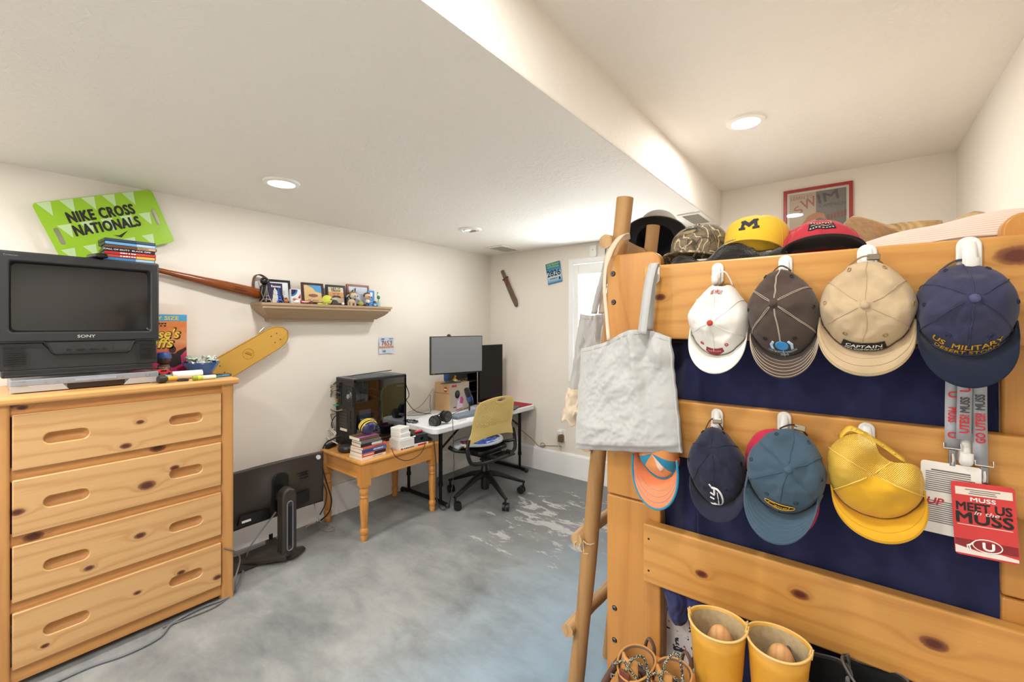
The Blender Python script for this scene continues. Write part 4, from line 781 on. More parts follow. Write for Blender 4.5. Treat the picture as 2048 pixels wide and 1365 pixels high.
MB().plate(rrect(.0, .11, .30, .44, .008, 3), [[(.055+.048*cos(k*pi/10), .37+.048*sin(k*pi/10)) for k in range(20)]], 0, .004, M=Mr).build('fan_frame', PCB, pc, smooth=0)
f_ = MB().lathe([(0, 0), (.018, 0), (.018, .006), (0, .006)], 16, M=at(.055, PCY0-.004, .37) @ FACE).build('fan_hub', GREYP, pc)
for k in range(3): MB().tube([(.055+r_*cos(a), PCY0-.005, .37+r_*sin(a)) for r_ in ((.015, .028, .041)[k],) for a in [j*pi/8 for j in range(16)]], .0015, 5, closed=True).build('fan_guard', STEEL, pc)
MB().box(-.115, -.045, PCY0-.003, PCY0, .29, .47).build('port_plate', mat('pc_port', '#161616', .4), pc, smooth=0)
for z, w, c in ((.455, .05, BLACK), (.43, .045, BLACK), (.39, .05, STEEL), (.365, .04, BLACK), (.33, .02, mat('audio_gold', '#b8924a', .4, .6)), (.315, .02, mat('audio_gold'))): MB().box(-.105, -.105+w, PCY0-.014, PCY0-.002, z-.006, z+.006).build('connector', c, pc, smooth=0, bevel=.001)
tag_ = MB().box(-.118, -.075, PCY0-.03, PCY0-.003, .287, .295).build('green_plug', mat('plug_green', '#2f9f7c', .4), pc, smooth=0, bevel=.002)
for k in range(6): MB().box(-.07, .03, PCY0-.003, PCY0, .13+k*.024, .15+k*.024).build('slot_cover', mat('pc_slot', '#4a4641', .5, .4), pc, smooth=0, bevel=.001)
for k in range(2): MB().box(.035, .075, PCY0-.003, PCY0, .13+k*.075, .19+k*.075).build('vent_grille', BLACK, pc, smooth=0)
MB().box(-.06, .03, PCY0-.004, PCY0-.001, .106, .124).build('sticker', CREAM, pc, smooth=0); MB().box(-.115, .09, PCY0-.002, PCY0, .015, .095).build('power_supply', PCB, pc, smooth=0); MB().cyl((-.03, PCY0-.006, .07), (-.03, PCY0-.001, .07), .006).build('power_socket', STEEL, pc)
ib = PCX0+.03
MB().box(ib, ib+.004, PCY0+.02, PCY0+.30, .15, .47).build('motherboard', mat('pc_board', '#20262c', .5, grain=.5, gscale=60), pc, smooth=0)
MB().cyl((ib+.01, PCY0+.09, .37), (ib+.055, PCY0+.09, .37), .045, n=28).build('cooler_pump', mat('pc_pump', '#a8aeb4', .25, .5), pc)
for k in range(4): MB().box(ib+.004, ib+.04, PCY0+.175+k*.014, PCY0+.183+k*.014, .29, .46).build('memory_stick', mat('pc_ram', '#8ca0b4', .3, .4), pc, smooth=0)
for k in range(2): MB().tube(sm([(ib+.05, PCY0+.12, .385-.03*k), (ib+.11, PCY0+.20, .40-.05*k), (ib+.115, PCY0+.28, .37-.06*k), (ib+.1, PCY0+.32, .30-.05*k), (ib+.08, PCY0+.27, .14)], 6), .005, 8).build('coolant_tube', mat('pc_tube', '#565a60', .3), pc)
MB().box(ib+.01, ib+.12, PCY0+.02, PCY0+.26, .17, .215).build('graphics_card', mat('pc_gpu', '#3a4754', .35, .3), pc, smooth=0, bevel=.003); MB().box(ib+.115, ib+.121, PCY0+.1, PCY0+.2, .185, .245).build('card_plate', mat('pc_plate', '#9db3c6', .4), pc, smooth=0)
MB().box(PCX0+.01, PCX1-.03, PCY0+.02, PCY1-.02, .012, .11).build('supply_shroud', BLACK, pc, smooth=0)
MB().box(ib, ib+.05, PCY1-.13, PCY1-.105, .15, .46).build('drive_bay', mat('pc_bay', '#5a6672', .4, .3), pc, smooth=0)
# books
bx, by = -2.655, 1.80
books = [(.19, .145, .016, '#e8e6e0', '#f3f2ee', 'white', '~~~~~~~', 'white paperback at the bottom of the book pile under the football helmet'), (.19, .14, .023, '#d9613a', '#26211f', 'orange', '~~~~~~~', 'thick orange and black paperback, second from the bottom of the pile under the helmet'),
         (.19, .14, .022, '#35509a', '#5470b5', 'blue', '~~~~~~~', 'blue spined paperback in the pile under the helmet'), (.20, .135, .012, '#c9604a', '#d4765e', 'coral', '~~~~~~~', 'coral red paperback lying askew in the middle of the pile under the helmet'),
         (.165, .12, .02, '#2a2b2e', '#c9c9c9', 'black', '~~~~~~~', 'black spined paperback above the coral book under the helmet'), (.15, .12, .018, '#6c6a6c', '#7b797a', 'grey', '', 'grey hardback, second from the top of the pile under the helmet'), (.15, .125, .02, '#6d4a3a', '#b56ac0', 'brown', '', 'brown leather book with a purple edge directly under the football helmet')]
z = ET
zs_=[]
for i, (l, w, h, c1, c2, nm, s, lab) in enumerate(books):
    h *= 1.14
    j = random.uniform(-.006, .006); t = T('book', lab, 'book', (-2.563-.018+j*.5-(.01 if i > 3 else 0), 1.80-.13+l/2-.017+j, z+.0004), LW+R([2, 1, 0, 3, -3, -2, 0][i]), 'books piled under the helmet')
    CV = mat('cover_'+nm, c1, .45); MB().box(-l/2, l/2, .0012, w, .0012, h-.0018).build('pages', CREAM, t, smooth=0)
    MB().box(-l/2-.001, l/2+.001, 0, w, h-.0018, h-.0006).build('cover', CV, t, smooth=0); MB().box(-l/2-.001, l/2+.001, 0, w, 0, .0012).build('cover', CV, t, smooth=0); MB().box(-l/2-.001, l/2+.001, -.0012, .0012, 0, h-.0006).build('spine', CV, t, smooth=0, bevel=.0005)
    if i in (0, 1, 2, 4): MB().box(-.0*l-.0, l/2-.004, -.0018, -.001, .002, h-.003).build('spine_band', mat('band_'+nm, c2, .45), t, smooth=0)
    if i == 6: MB().box(-.07, .07, -.0008, .03, h-.0006, h-.0002).build('edge_band', mat('band_purple', c2, .45), t, smooth=0)
    if s: scrib(INK if i in (0, 3) else WINK, t, (.03 if i != 1 else -.045, -.0022, h/2), l*.42, h*.22, 10, seed=i)
    z += h
BT = z
# football helmet
fh = T('football_helmet', 'small navy football helmet with yellow stripes on top of the book pile', 'helmet', (-2.645, 1.735, BT+.006), (Matrix.Rotation(LW-R(4), 4, 'Z') @ Matrix.Rotation(R(17), 4, 'X')).to_euler())
NV = mat('helmet_navy', '#262a55', .18, coat=.6); YH = mat('helmet_yellow', '#f2c81f', .2, coat=.5)
def hel(u, v, k=1.0):
    a = 2*pi*u; t_ = v*2.45;  r = sin(t_); x = .062*r*cos(a); y = .05*r*sin(a); z_ = .055+.052*cos(t_)*(1 if t_ < pi/2 else 1.05)
    return V((x*k, y*k, .055+(z_-.055)*k))
b = MB(); vs = []; NU, NVV = 40, 22; fs = []
for j in range(NVV+1):
    for i in range(NU): vs.append(hel(i/NU, j/NVV))
for j in range(NVV):
    for i in range(NU):
        a = 2*pi*(i+.5)/NU; v = (j+.5)/NVV
        if cos(a) > .45 and v > .50: continue
        fs.append((j*NU+i, (j+1)*NU+i, (j+1)*NU+(i+1) % NU, j*NU+(i+1) % NU))
b._add(vs, fs); b.build('shell', NV, fh, smooth=60, solid=.004, off=-1)
for off in (-.019, 0, .019):
    b = MB(); pts = []
    for k in range(19):
        th = R(58)-R(168)*k/18; x = .0625*sin(th); zz = .055+.0525*cos(th); f = sqrt(max(0, 1-(off/.05)**2)); pts.append((x*f*1.01, off, .055+(zz-.055)*f*1.015))
    b.ribbon(pts, (0, 1, 0), .0115); b.build('stripe', YH, fh, solid=.0008, smooth=60)
for s in (-1, 1):
    b = MB(); b.surf(lambda u, v: hel(((.045+.075*u*(1-.6*v)))*(1 if s > 0 else -1), .30+.2*v, 1.05), 8, 5); b.build('wing_print', YH, fh, smooth=60, solid=.0006)
    b = MB(); b.surf(lambda u, v: hel((.16+.05*u)*(1 if s > 0 else -1), .70+.09*v, 1.04), 4, 3); b.build('ear_hole', BLACK, fh)
    MB().tube(sm([(.03, s*.045, .03), (.06, s*.04, .022), (.078, s*.02, .02), (.08, 0, .02)], 5), .0025, 6).build('face_guard', mat('guard_navy', '#3a4868', .3), fh); MB().tube(sm([(.045, s*.04, .06), (.07, s*.03, .045), (.078, s*.012, .042), (.079, 0, .042)], 5), .0025, 6).build('face_guard', mat('guard_navy'), fh)
MB().tube([(.08, 0, .016), (.08, 0, .046)], .0025, 6).build('face_guard', mat('guard_navy'), fh)
# white boxes, paperbacks right of the pile
t = T('book', 'white book box with small red and black spine print beside the book pile', 'book', (-2.575, 2.035, ET+.0145), LW-R(3)); MB().box(-.075, .055, 0, .13, 0, .052).build('carton', mat('boxwhite_grey', '#dcdbd8', .5), t, smooth=0, bevel=.0015)
t = T('book', 'thin white paperback with red spine lettering at the table front edge', 'book', (-2.563, 2.085, ET), LW-R(2)); MB().box(-.13, .13, 0, .13, 0, .014).build('pages', mat('boxwhite_grey'), t, smooth=0); MB().box(.03, .11, -.001, .001, .001, .013).build('spine_band', RED, t, smooth=0); scrib(INK, t, (-.05, -.0012, .007), .09, .007, 7); MB().box(-.12, -.105, -.001, .001, .001, .013).build('spine_mark', RED, t, smooth=0)
zb = ET+.0665
def wbox(n, lab, loc, w, d, h, rot, lid=True):
    t = T('white_box', lab, 'box', loc, rot, 'small white device boxes'); MB().box(-w/2, w/2, -d/2, d/2, 0, h*.45).build('base', WHITE, t, smooth=0, bevel=.002); MB().box(-w/2-.001, w/2+.001, -d/2-.001, d/2+.001, h*.47, h).build('lid', WHITE, t, smooth=0, bevel=.003); return t
wbox('', 'lower of two small white device boxes stacked beside the helmet', (-2.645, 2.02, zb), .1, .1, .045, .15); wbox('', 'upper of two small white device boxes stacked beside the helmet', (-2.65, 2.018, zb+.0455), .095, .095, .04, .22)
o = T('earbud_tip', 'thin white tapered applicator lying across the white book box', 'applicator', (-2.588, 2.03, zb+.007), LW-R(6)); b = MB(); b.M = Matrix.Rotation(pi/2, 4, 'Y'); b.lathe([(0, -.06), (.0065, -.058), (.0065, -.03), (.004, .02), (.002, .055), (.006, .06), (.005, .075), (0, .078)], 12); b.build('body', WHITE, o)
o = T('black_box', 'matte black square gift box on the honey pine table', 'box', (-2.62, 2.17, ET+.0145), LW-R(12)); MB().box(-.055, .055, -.045, .075, 0, .062).build('carton', mat('box_navyblack', '#23262c', .5), o, smooth=0, bevel=.002); MB().prism([(.0, .02), (.016, .03), (.012, .045), (-.004, .04), (-.012, .03)], .0456, .046, M=FACE).build('emblem', BLACKG, o, smooth=0)
o = T('pocket_knife', 'red pocket knife with a key ring on the black gift box', 'pocket knife', (-2.635, 2.18, ET+.0145+.062+.01), LW-R(4)); MB().tube([(-.035, 0, 0), (-.03, 0, 0), (.03, 0, 0), (.036, 0, 0)], [.006, .0095, .0095, .006], 12).build('handle', mat('knife_red', '#d0202a', .25, coat=.4), o); MB().tube([(-.01+.012*cos(k*.5), 0, .02+.012*sin(k*.5)) for k in range(13)], .0014, 6, closed=True).build('key_ring', CHROME, o)
o = T('portable_drive', 'flat dark portable drive at the right end of the honey pine table', 'drive', (-2.67, 2.262, ET+.0005), LW-R(10)); MB().prism(rrect(-.04, .04, -.06, .06, .008, 4), 0, .02).build('case', DGREY, o, bevel=.003)
o = T('speaker_puck', 'dark oval puck speaker at the left front of the honey pine table', 'speaker', P(690, 904, Z=ET), 0); MB().lathe([(0, 0), (.04, 0), (.052, .012), (.054, .03), (.044, .044), (0, .05)], 28, sx=1.15, sy=.85).build('body', mat('puck_dark', '#2a2826', .45), o)
o = T('power_brick', 'small black adapter brick on the left end of the honey pine table', 'adapter', (-3.04, 1.69, ET+.001), LW+R(25)); MB().box(-.045, .045, -.018, .018, 0, .03).build('body', BLACK, o, smooth=0, bevel=.004)
# cables around the computer
BC = mat('cable_black', '#15161a', .45); WC = mat('cable_white', '#d9d4c8', .5); GC = mat('cable_olive', '#6f6650', .5); TC2 = mat('cable_tan', '#a3906e', .5)
Yr = PCY0+1.998
def pr(x, y, o=.03): return P(x, y, Y=Yr-o)
cord('top_cable', [P(783, 741, X=-2.94), P(760, 744, X=-2.97), P(725, 749, X=-2.99), P(700, 753, X=-3.03), pr(675, 762, -.01), pr(655, 785), pr(648, 805), pr(652, 815), pr(671, 824)], .0035, mat('cable_slate', '#2d3540', .45), 'slate cable arching over the top of the tower computer')
cord('side_cable', [P(812, 770, X=-2.93), P(818, 790, X=-2.93), P(813, 800, X=-2.93)], .0035, BC, 'short black cable bulging from the front of the tower computer')
for i, (pts, m, lab) in enumerate([([pr(673, 772), pr(660, 776), pr(663, 790), pr(652, 810), pr(660, 828), pr(672, 828)], GC, 'olive cable looping left of the tower computer'), ([pr(676, 777), pr(661, 790), pr(658, 815), pr(667, 850), pr(672, 862)], GC, 'long olive cable drooping from the upper ports of the tower computer'),
        ([pr(682, 823), pr(668, 836), pr(663, 850), pr(668, 862), pr(676, 868)], BC, 'thick black cable curving from the tower computer rear ports'), ([pr(684, 820), pr(672, 822), pr(655, 815), pr(650, 800), pr(663, 780), pr(672, 775)], TC2, 'tan cable looping wide beside the tower computer'),
        ([pr(672, 785), pr(660, 775), pr(664, 771)], TC2, 'short tan cable bent at the tower computer ports')]): cord('rear_cable', pts, .0038, m, lab)
cord('white_cable', [pr(648, 865, .06), pr(643, 875, .06), pr(655, 880, .06), pr(670, 872, .05), pr(660, 860, .05), pr(648, 868, .06), pr(660, 880, .07), pr(675, 888, .07)], .004, WC, 'tangled white cable on the left end of the honey pine table')
cord('white_cable', [pr(668, 858, .05), pr(652, 862, .055), pr(646, 872, .06), pr(660, 876, .06), pr(672, 868, .05), pr(665, 860, .05)], .0035, WC, 'coiled white cable beside the tower computer foot')
cord('power_cord', [pr(683, 870, .03), pr(672, 876, .06), pr(655, 884, .09), pr(647, 895, .12), pr(644, 915, .15), pr(646, 940, .16), pr(656, 975, .16), pr(663, 1000, .16), pr(658, 1025, .16), pr(640, 1043, .16)], .005, BC, 'thick black power cord falling from the table edge to the floor')
cord('power_cord', [pr(655, 869, .05), pr(635, 878, .06), pr(628, 892, .08), pr(622, 905, .08)], .005, BC, 'black cord drooping behind the left table corner')
cord('power_cord', [P(636, 945, X=-2.9), P(645, 965, X=-2.88), P(653, 985, X=-2.86), P(650, 1010, X=-2.86), P(640, 1030, X=-2.9)], .004, BC, 'black cord looping beside the floor monitor')
cord('grey_cord', [P(628, 990, X=-2.93), P(630, 1020, X=-2.9), P(640, 1043, X=-2.85), P(655, 1050, Z=.006), P(668, 1056, Z=.006), P(662, 1062, Z=.006), P(645, 1060, Z=.006), P(634, 1050, Z=.006), P(633, 1042, X=-2.85)], .0035, GCORD, 'thin grey cord looping onto the floor beside the left table leg')
cord('floor_cable', [P(652, 1016, Z=.008), P(640, 1040, Z=.008), P(620, 1050, Z=.008), P(612, 1056, Z=.008)], .004, WC, 'white cable on the floor between the monitor stand and the end table')
cord('charge_cable', [P(783, 897, X=-2.55), P(790, 912, X=-2.527), P(805, 921, X=-2.525), P(822, 920, X=-2.525), P(840, 909, X=-2.527), P(849, 893, X=-2.535), P(849, 885, X=-2.55)], .0026, BC, 'thin black cable sagging in front of the honey pine table')
cord('charge_cable', [P(857, 875, X=-2.62), P(866, 880, X=-2.55), P(869, 895, X=-2.53), P(872, 930, X=-2.53), P(872, 960, X=-2.53), P(873, 990, X=-2.53), P(878, 1014, X=-2.53), P(888, 1020, X=-2.5), P(898, 1010, X=-2.47), P(903, 985, X=-2.45)], .0048, mat('cable_char', '#33343a', .5), 'charcoal cable hanging from the table corner to the chair base')
cord('headphone_cord', [P(905, 838, X=-2.50), P(906, 860, X=-2.45), P(907, 900, X=-2.45), P(908, 930, X=-2.45), P(906, 960, X=-2.45), P(903, 985, X=-2.45)], .0028, mat('cable_char'), 'thin dark cord hanging from the headphones to the floor')
# ------------------------------------------------------------------ folding table and what stands on it
FT = .65; fx0, fx1, fy0, fy1 = -3.095, -2.50, 2.235, 3.565
ft = T('folding_table', 'white plastic folding table with black steel legs in the room corner', 'table', ((fx0+fx1)/2, (fy0+fy1)/2, 0)); hx, hy = (fx1-fx0)/2, (fy1-fy0)/2
FTM = mat('table_white', '#e6e9ec', .5, bump=.15, bscale=700); BST = mat('steel_black', '#16171a', .35, .4)
MB().prism(rrect(-hx, hx, -hy, hy, .05, 6), FT-.045, FT).build('tabletop', FTM, ft, bevel=.008, seg=3)
for sy in (-1, 1):
    y = sy*(hy-.14)
    for sx in (-1, 1):
        x = sx*.20; l = MB(); l.cyl((x, y, FT-.045), (x, y, .16), .0155, n=14); l.cyl((x, y, .19), (x, y, .16), .019, n=14); l.cyl((x, y, .17), (x, y, .035), .0125, n=14); l.build('leg', BST, ft)
        MB().cyl((x, y-.016, .36), (x, y+.02, .36), .006, n=8).build('lock_pin', BST, ft)
    MB().tube([(-.29, y, .022), (-.2, y, .03), (.2, y, .03), (.29, y, .022)], .0165, 12).build('foot_bar', BST, ft)
    for sx in (-1, 1): MB().ell((sx*.28, y, .02), (.022, .022, .02), 12, 8).build('foot_cap', BLACK, ft)
    MB().cyl((-.2, y, FT-.06), (.2, y, FT-.06), .012, n=10).build('cross_bar', BST, ft)
    MB().tube([(0, y, FT-.06), (0, y*.35, FT-.05)], .01, 8).build('brace', BST, ft)
    MB().tube([(.2, y, .45), (.2, y*.55, FT-.05)], .009, 8).build('brace', BST, ft)
# cardboard box
CBX = mat('cardboard', '#c09a6e', .8, grain=.08, gscale=30)
cb = T('cardboard_box', 'brown cardboard box with round black patch and stickers under the raised monitor', 'box', (-2.975, 2.865, FT+.001), LW)
MB().box(-.125, .125, -.1, .1, 0, .262).build('carton', [CBX], cb, smooth=0, bevel=.002)
MB().box(-.1255, -.1245, -.1, .1, .165, .170).build('tape_crease', mat('cardboard_dark', '#8a6642', .8), cb, smooth=0)
fm = Matrix.Translation((0, -.1, 0)) @ FACE; CF = mat('carton_pale', '#b7ac9e', .6)
MB().box(-.1245, .1245, -.1015, -.0995, .002, .26).build('front_face', CF, cb, smooth=0)
MB().lathe([(0, .004), (.03, .006), (.038, .002)], 24, M=at(-.03, -.1, .155) @ FACE, sx=.85, caps=False).build('round_patch', BLACK, cb); MB().lathe([(0, .009), (.014, .008), (.018, .005)], 18, M=at(-.03, -.1, .155) @ FACE, sx=.85, caps=False).build('patch_centre', DGREY, cb)
MB().prism([(-.035, .02), (.04, .03), (.045, .11), (.01, .12), (-.03, .09)], .0018, .0026, M=fm).build('sticker', mat('sticker_pale', '#d9c9dc', .5), cb, smooth=0); MB().prism([(0, .07), (.04, .06), (.05, .1), (.03, .13), (.005, .12)], .0028, .0034, M=fm).build('sticker', mat('sticker_pink', '#c0508f', .5), cb, smooth=0)
MB().box(-.1, -.04, -.1025, -.1015, .225, .245).build('sticker', RED, cb, smooth=0); MB().box(-.05, .03, -.1025, -.1015, .01, .016).build('red_line', RED, cb, smooth=0)
MB().box(-.08, -.045, -.1025, -.1015, .035, .043).build('slot_mark', INK, cb, smooth=0)
Ml = Matrix.Translation((-.125, 0, 0)) @ Matrix.Rotation(-pi/2, 4, 'Z') @ FACE
MB().prism([(.045+.025*cos(k*.42), .205+.025*sin(k*.42)) for k in range(15)], .0006, .0014, M=Ml).build('round_sticker', mat('sticker_red', '#b04636', .5), cb, smooth=0); MB().box(-.02, .02, 0, .0004, -.006, .006, M=Matrix.Translation((-.1266, -.045, .205)) @ Matrix.Rotation(-pi/2, 4, 'Z')).build('sticker_band', CREAM, cb, smooth=0)
# raised monitor
ang = math.atan2(.46, .162)
mn = T('computer_monitor', 'switched off monitor, wall reflection painted grey, with thin black bezel standing on the cardboard box', 'monitor', (-2.757, 2.72, 1.017), ang)
def msc():
    g = N('monitor_screen'); g.P('Base Color', lin('#7d7f82')+(1,)); g.P('Roughness', .28); g.P('Specular IOR Level', .7); return g.m  # screen is off; grey base colour stands in for the bright wall's reflection
MB().box(-.252, .252, .0, .03, 0, .332).build('housing', BLACK, mn, smooth=0, bevel=.003)
MB().box(-.245, .245, -.0012, .0, .012, .326).build('screen', msc(), mn, smooth=0); MB().box(-.235, -.215, -.0018, -.001, .004, .009).build('badge', CHROME, mn, smooth=0)
b = MB(); b.tube(sm([(.0, .035, .16), (.0, .1, .12), (.02, .16, -.03), (.02, .19, -.09)], 5), .03, 10, flat=.5); b.build('stand_neck', DGREY, mn)
for ex, ey in ((-.10, .13), (.1, .14)): MB().tube([(.02, .17, -.085), (ex*.6, ey+.01, -.097), (ex, ey, -.099)], [.02, .016, .01], 8, flat=.5).build('stand_foot', mat('stand_grey', '#4e5a66', .4), mn)
o = T('webcam', 'small round black webcam on top of the raised monitor', 'webcam', (mn.matrix_basis @ V((-.075, .015, .334)))); MB().ell((0, 0, .0), (.02, .018, .017), 14, 9).build('body', BLACK, o)
o = T('rubber_duck', 'tiny yellow duck with an orange bill standing on the cardboard box', 'duck', P(908, 766, X=-2.905), LW-R(15)); o.location.z = FT+.263
MB().ell((0, 0, .022), (.022, .026, .022)).build('body', mat('duck_yellow', '#efc92c', .4), o); MB().ell((0, -.005, .056), (.017, .017, .017)).build('head', mat('duck_yellow'), o); MB().ell((0, -.022, .053), (.012, .008, .004)).build('bill', mat('duck_orange', '#e0742a', .4), o); MB().ell((0, -.02, .018), (.012, .01, .014)).build('chest_patch', mat('duck_white', '#ece6d6', .5), o)
for s in (-1, 1): MB().ell((s*.024, 0, .022), (.008, .014, .012)).build('wing', mat('duck_yellow'), o)
o = T('blue_case', 'small blue zip case behind the duck on the cardboard box', 'case', (-2.995, 2.85, FT+.264), LW); MB().prism(rrect(-.05, .05, 0, .085, .02, 4), .03, -.03, M=FACE).build('body', mat('case_blue', '#27508f', .6), o, bevel=.01)
o = T('sunglasses', 'black sunglasses folded on the cardboard box beside the duck', 'sunglasses', (-2.9, 2.945, FT+.264), LW)
for s in (-1, 1): MB().prism([(s*.028+.022*cos(k*.5), .018+.015*sin(k*.5)) for k in range(12)], 0, .003, M=FACE).build('lens', BLACKG, o)
MB().tube([(-.055, 0, .026), (-.01, -.002, .028), (.01, -.002, .028), (.055, 0, .026), (.05, .03, .02), (-.03, .04, .01)], .003, 6).build('frame', BLACK, o)
# portrait monitor in the corner
pmn = T('computer_monitor', 'black portrait monitor standing upright in the corner of the white table', 'monitor', (-2.832, 3.27, FT), R(87))
MB().box(-.163, .163, 0, .03, .045, .60).build('housing', BLACK, pmn, smooth=0, bevel=.003); MB().box(-.157, .157, -.001, 0, .052, .594).build('screen', mat('screen_off', '#060607', .1, spec=.3), pmn, smooth=0)
MB().cyl((0, .05, .01), (0, .05, .3), .018).build('stand_neck', BLACK, pmn); MB().prism(rrect(-.09, .11, -.03, .11, .02, 4), 0, .01).build('stand_base', BLACK, pmn, bevel=.003); MB().box(-.03, .03, .03, .06, .25, .35).build('mount', BLACK, pmn, smooth=0)
o = T('desk_organizer', 'black open desk organizer behind the cardboard box', 'organizer', (-3.0, 3.072, FT), LW); OB = mat('organizer_black', '#101113', .4)
for x in (-.07, .07): MB().box(x-.005, x+.005, -.085, .085, 0, .34).build('side_panel', OB, o, smooth=0)
for z in (0, .14, .245, .33): MB().box(-.07, .07, -.085, .085, z, z+.008).build('shelf_board', mat('organizer_slate', '#2f3740', .4), o, smooth=0)
MB().box(-.07, .07, .08, .085, 0, .34).build('back_panel', OB, o, smooth=0)
o = T('paper_stack', 'small pile of pale papers on the white table beside the organizer', 'papers', (-2.80, 3.02, FT), LW+R(15)); MB().box(-.06, .06, -.05, .05, 0, .03).build('sheets', mat('papers_pale', '#b9b5c4', .7, grain=.4, gscale=90), o, smooth=0)
# microphone
o = T('microphone', 'black desk microphone on a small stand before the cardboard box', 'microphone', P(939, 818, X=-2.74), LW); o.location.z = FT
MB().lathe([(0, 0), (.045, 0), (.045, .008), (.01, .014), (.007, .02), (.007, .1), (0, .1)], 24).build('stand', BLACK, o)
b = MB(); b.M = at(-.01, 0, .155) @ Matrix.Rotation(R(-24), 4, 'Y'); b.lathe([(0, -.09), (.024, -.085), (.027, -.06), (.027, .05), (.022, .075), (0, .082)], 20); b.build('body', mat('mic_black', '#15171c', .35), o)
b = MB(); b.M = at(-.01, -.002, .155) @ Matrix.Rotation(R(-24), 4, 'Y'); b.lathe([(.0275, -.05), (.0285, -.045), (.0285, -.005), (.0275, 0)], 20, caps=False); b.build('label_band', mat('mic_blue', '#2d4d86', .3), o)
for s in (-1, 1): MB().tube([(-.01, s*.03, .15), (0, s*.03, .11), (0, 0, .09)], .005, 6).build('yoke', BLACK, o)
# keyboard, mat, tablet, headphones
kb = T('keyboard', 'slate grey keyboard lying on the white table behind the chair', 'keyboard', (-2.66, 2.76, FT), LW-R(2)); KB = mat('kb_slate', '#66717c', .5); KBK = mat('kb_key', '#8a97a5', .5)
MB().prism(rrect(-.19, .19, -.065, .065, .008, 3), 0, .018).build('body', KB, kb, bevel=.003)
for r_ in range(5):
    for c_ in range(15): MB().box(-.18+c_*.0243, -.18+c_*.0243+.02, -.056+r_*.0235, -.056+r_*.0235+.019, .018, .026).build('key', KBK, kb, smooth=0)
o = T('desk_mat', 'deep red desk mat on the far end of the white table', 'mat', (-2.735, 3.3, FT), 0); MB().prism(rrect(-.215, .215, -.25, .25, .02, 4), 0, .003).build('sheet', mat('mat_red', '#9c2230', .8), o)
o = T('tablet', 'black tablet lying on the red desk mat', 'tablet', P(1024, 817, Z=FT+.0035), R(20)); MB().prism(rrect(-.055, .055, -.09, .09, .008, 3), 0, .009).build('body', BLACK, o, bevel=.002); MB().prism(rrect(-.05, .05, -.084, .084, .005, 3), .009, .0095).build('screen', mat('tablet_grey', '#2c3034', .3), o)
o = T('blue_stick', 'bright blue flash stick on the red desk mat beside the tablet', 'flash drive', P(1014, 824, Z=FT+.0035), R(70)); MB().box(-.03, .03, -.01, .01, 0, .012).build('body', mat('stick_blue', '#1f9bd8', .4), o, smooth=0, bevel=.003)
o = T('paper_sheet', 'loose white sheet with grey print lying at the front edge of the white table', 'paper', (-2.575, 2.60, FT+.0005), LW+R(4)); MB().box(-.09, .12, -.05, .06, 0, .001).build('sheet', WINK, o, smooth=0)
for k in range(3): MB().box(-.07, .02+.02*k, -.03+k*.016, -.025+k*.016, .001, .0014).build('print_line', GREYP, o, smooth=0)
hp = T('headphones', 'black over ear headphones lying at the near corner of the white table', 'headphones', (-2.585, 2.365, FT), LW-R(10)); HB = mat('phones_black', '#1b1b1c', .45)
for (cx, tz_, ty, nm) in ((.055, .06, 0, 'ear_cup'), (-.06, .032, .02, 'ear_cup')):
    M_ = at(cx, ty-.01, tz_) @ Matrix.Rotation(R(8 if cx > 0 else -70), 4, 'Z') @ FACE
    c_ = MB().lathe([(.0, .012), (.03, .012), (.044, .008), (.048, -.004), (.044, -.022), (.034, -.028), (0, -.028)], 28, M=M_).build(nm, HB, hp); MB().lathe([(.034, -.028), (.046, -.03), (.046, -.042), (.032, -.046), (.026, -.036)], 28, M=M_, caps=False).build('ear_pad', mat('pad_black', '#0f0f10', .8), c_)
    MB().lathe([(.0, .0125), (.036, .0125)], 24, M=M_, caps=False).build('mesh_disc', mat('mesh_grey', '#4c4c4a', .6, grain=.4, gscale=700), c_); MB().box(-.036, .036, -.003, .003, .0125, .0145, M=M_ @ Matrix.Rotation(R(65), 4, 'Z')).build('cross_bar', STEEL, c_, smooth=0); MB().box(-.036, .036, -.002, .002, .0125, .0145, M=M_ @ Matrix.Rotation(R(155), 4, 'Z')).build('cross_bar', HB, c_, smooth=0)
MB().tube(sm([(.055, 0, .108), (.05, .05, .09), (.02, .10, .05), (-.02, .10, .03), (-.055, .07, .035), (-.065, .03, .04)], 6), .012, 8, flat=.4).build('headband', mat('band_grey', '#8f8e8c', .6), hp)
o = T('table_cable_tie', 'small black cable coil on the left rear of the white table', 'cable', P(823, 833, X=-2.84)); o.location.z = FT+.006
MB().tube([(.06*cos(k*.4), .03*sin(k*.4)+.01*sin(k), .004*(k % 3)) for k in range(36)], .004, 6).build('coil', BC, o)
cord('table_cord', [P(866, 778, X=-3.09), P(852, 800, X=-3.08), P(838, 815, X=-3.06), P(815, 826, X=-3.0)], .003, TC2, 'tan cord sloping down the wall behind the white table')
cord('table_cord', [P(861, 790, X=-3.09), P(860, 810, X=-3.07), P(861, 824, X=-3.04), P(845, 830, X=-2.95), P(815, 832, X=-2.9)], .003, GC, 'olive cord dropping behind the cardboard box to the table')
cord('table_cord', [P(812, 800, X=-2.98), P(825, 818, X=-2.95), P(840, 826, X=-2.92), P(862, 828, X=-2.9)], .003, BC, 'dark cord lying along the rear of the white table')
cord('microphone_cord', [P(937, 815, X=-2.72), P(920, 822, X=-2.70), P(903, 830, X=-2.7), P(892, 834, X=-2.72)], .0025, BC, 'thin black cord from the microphone to the table')

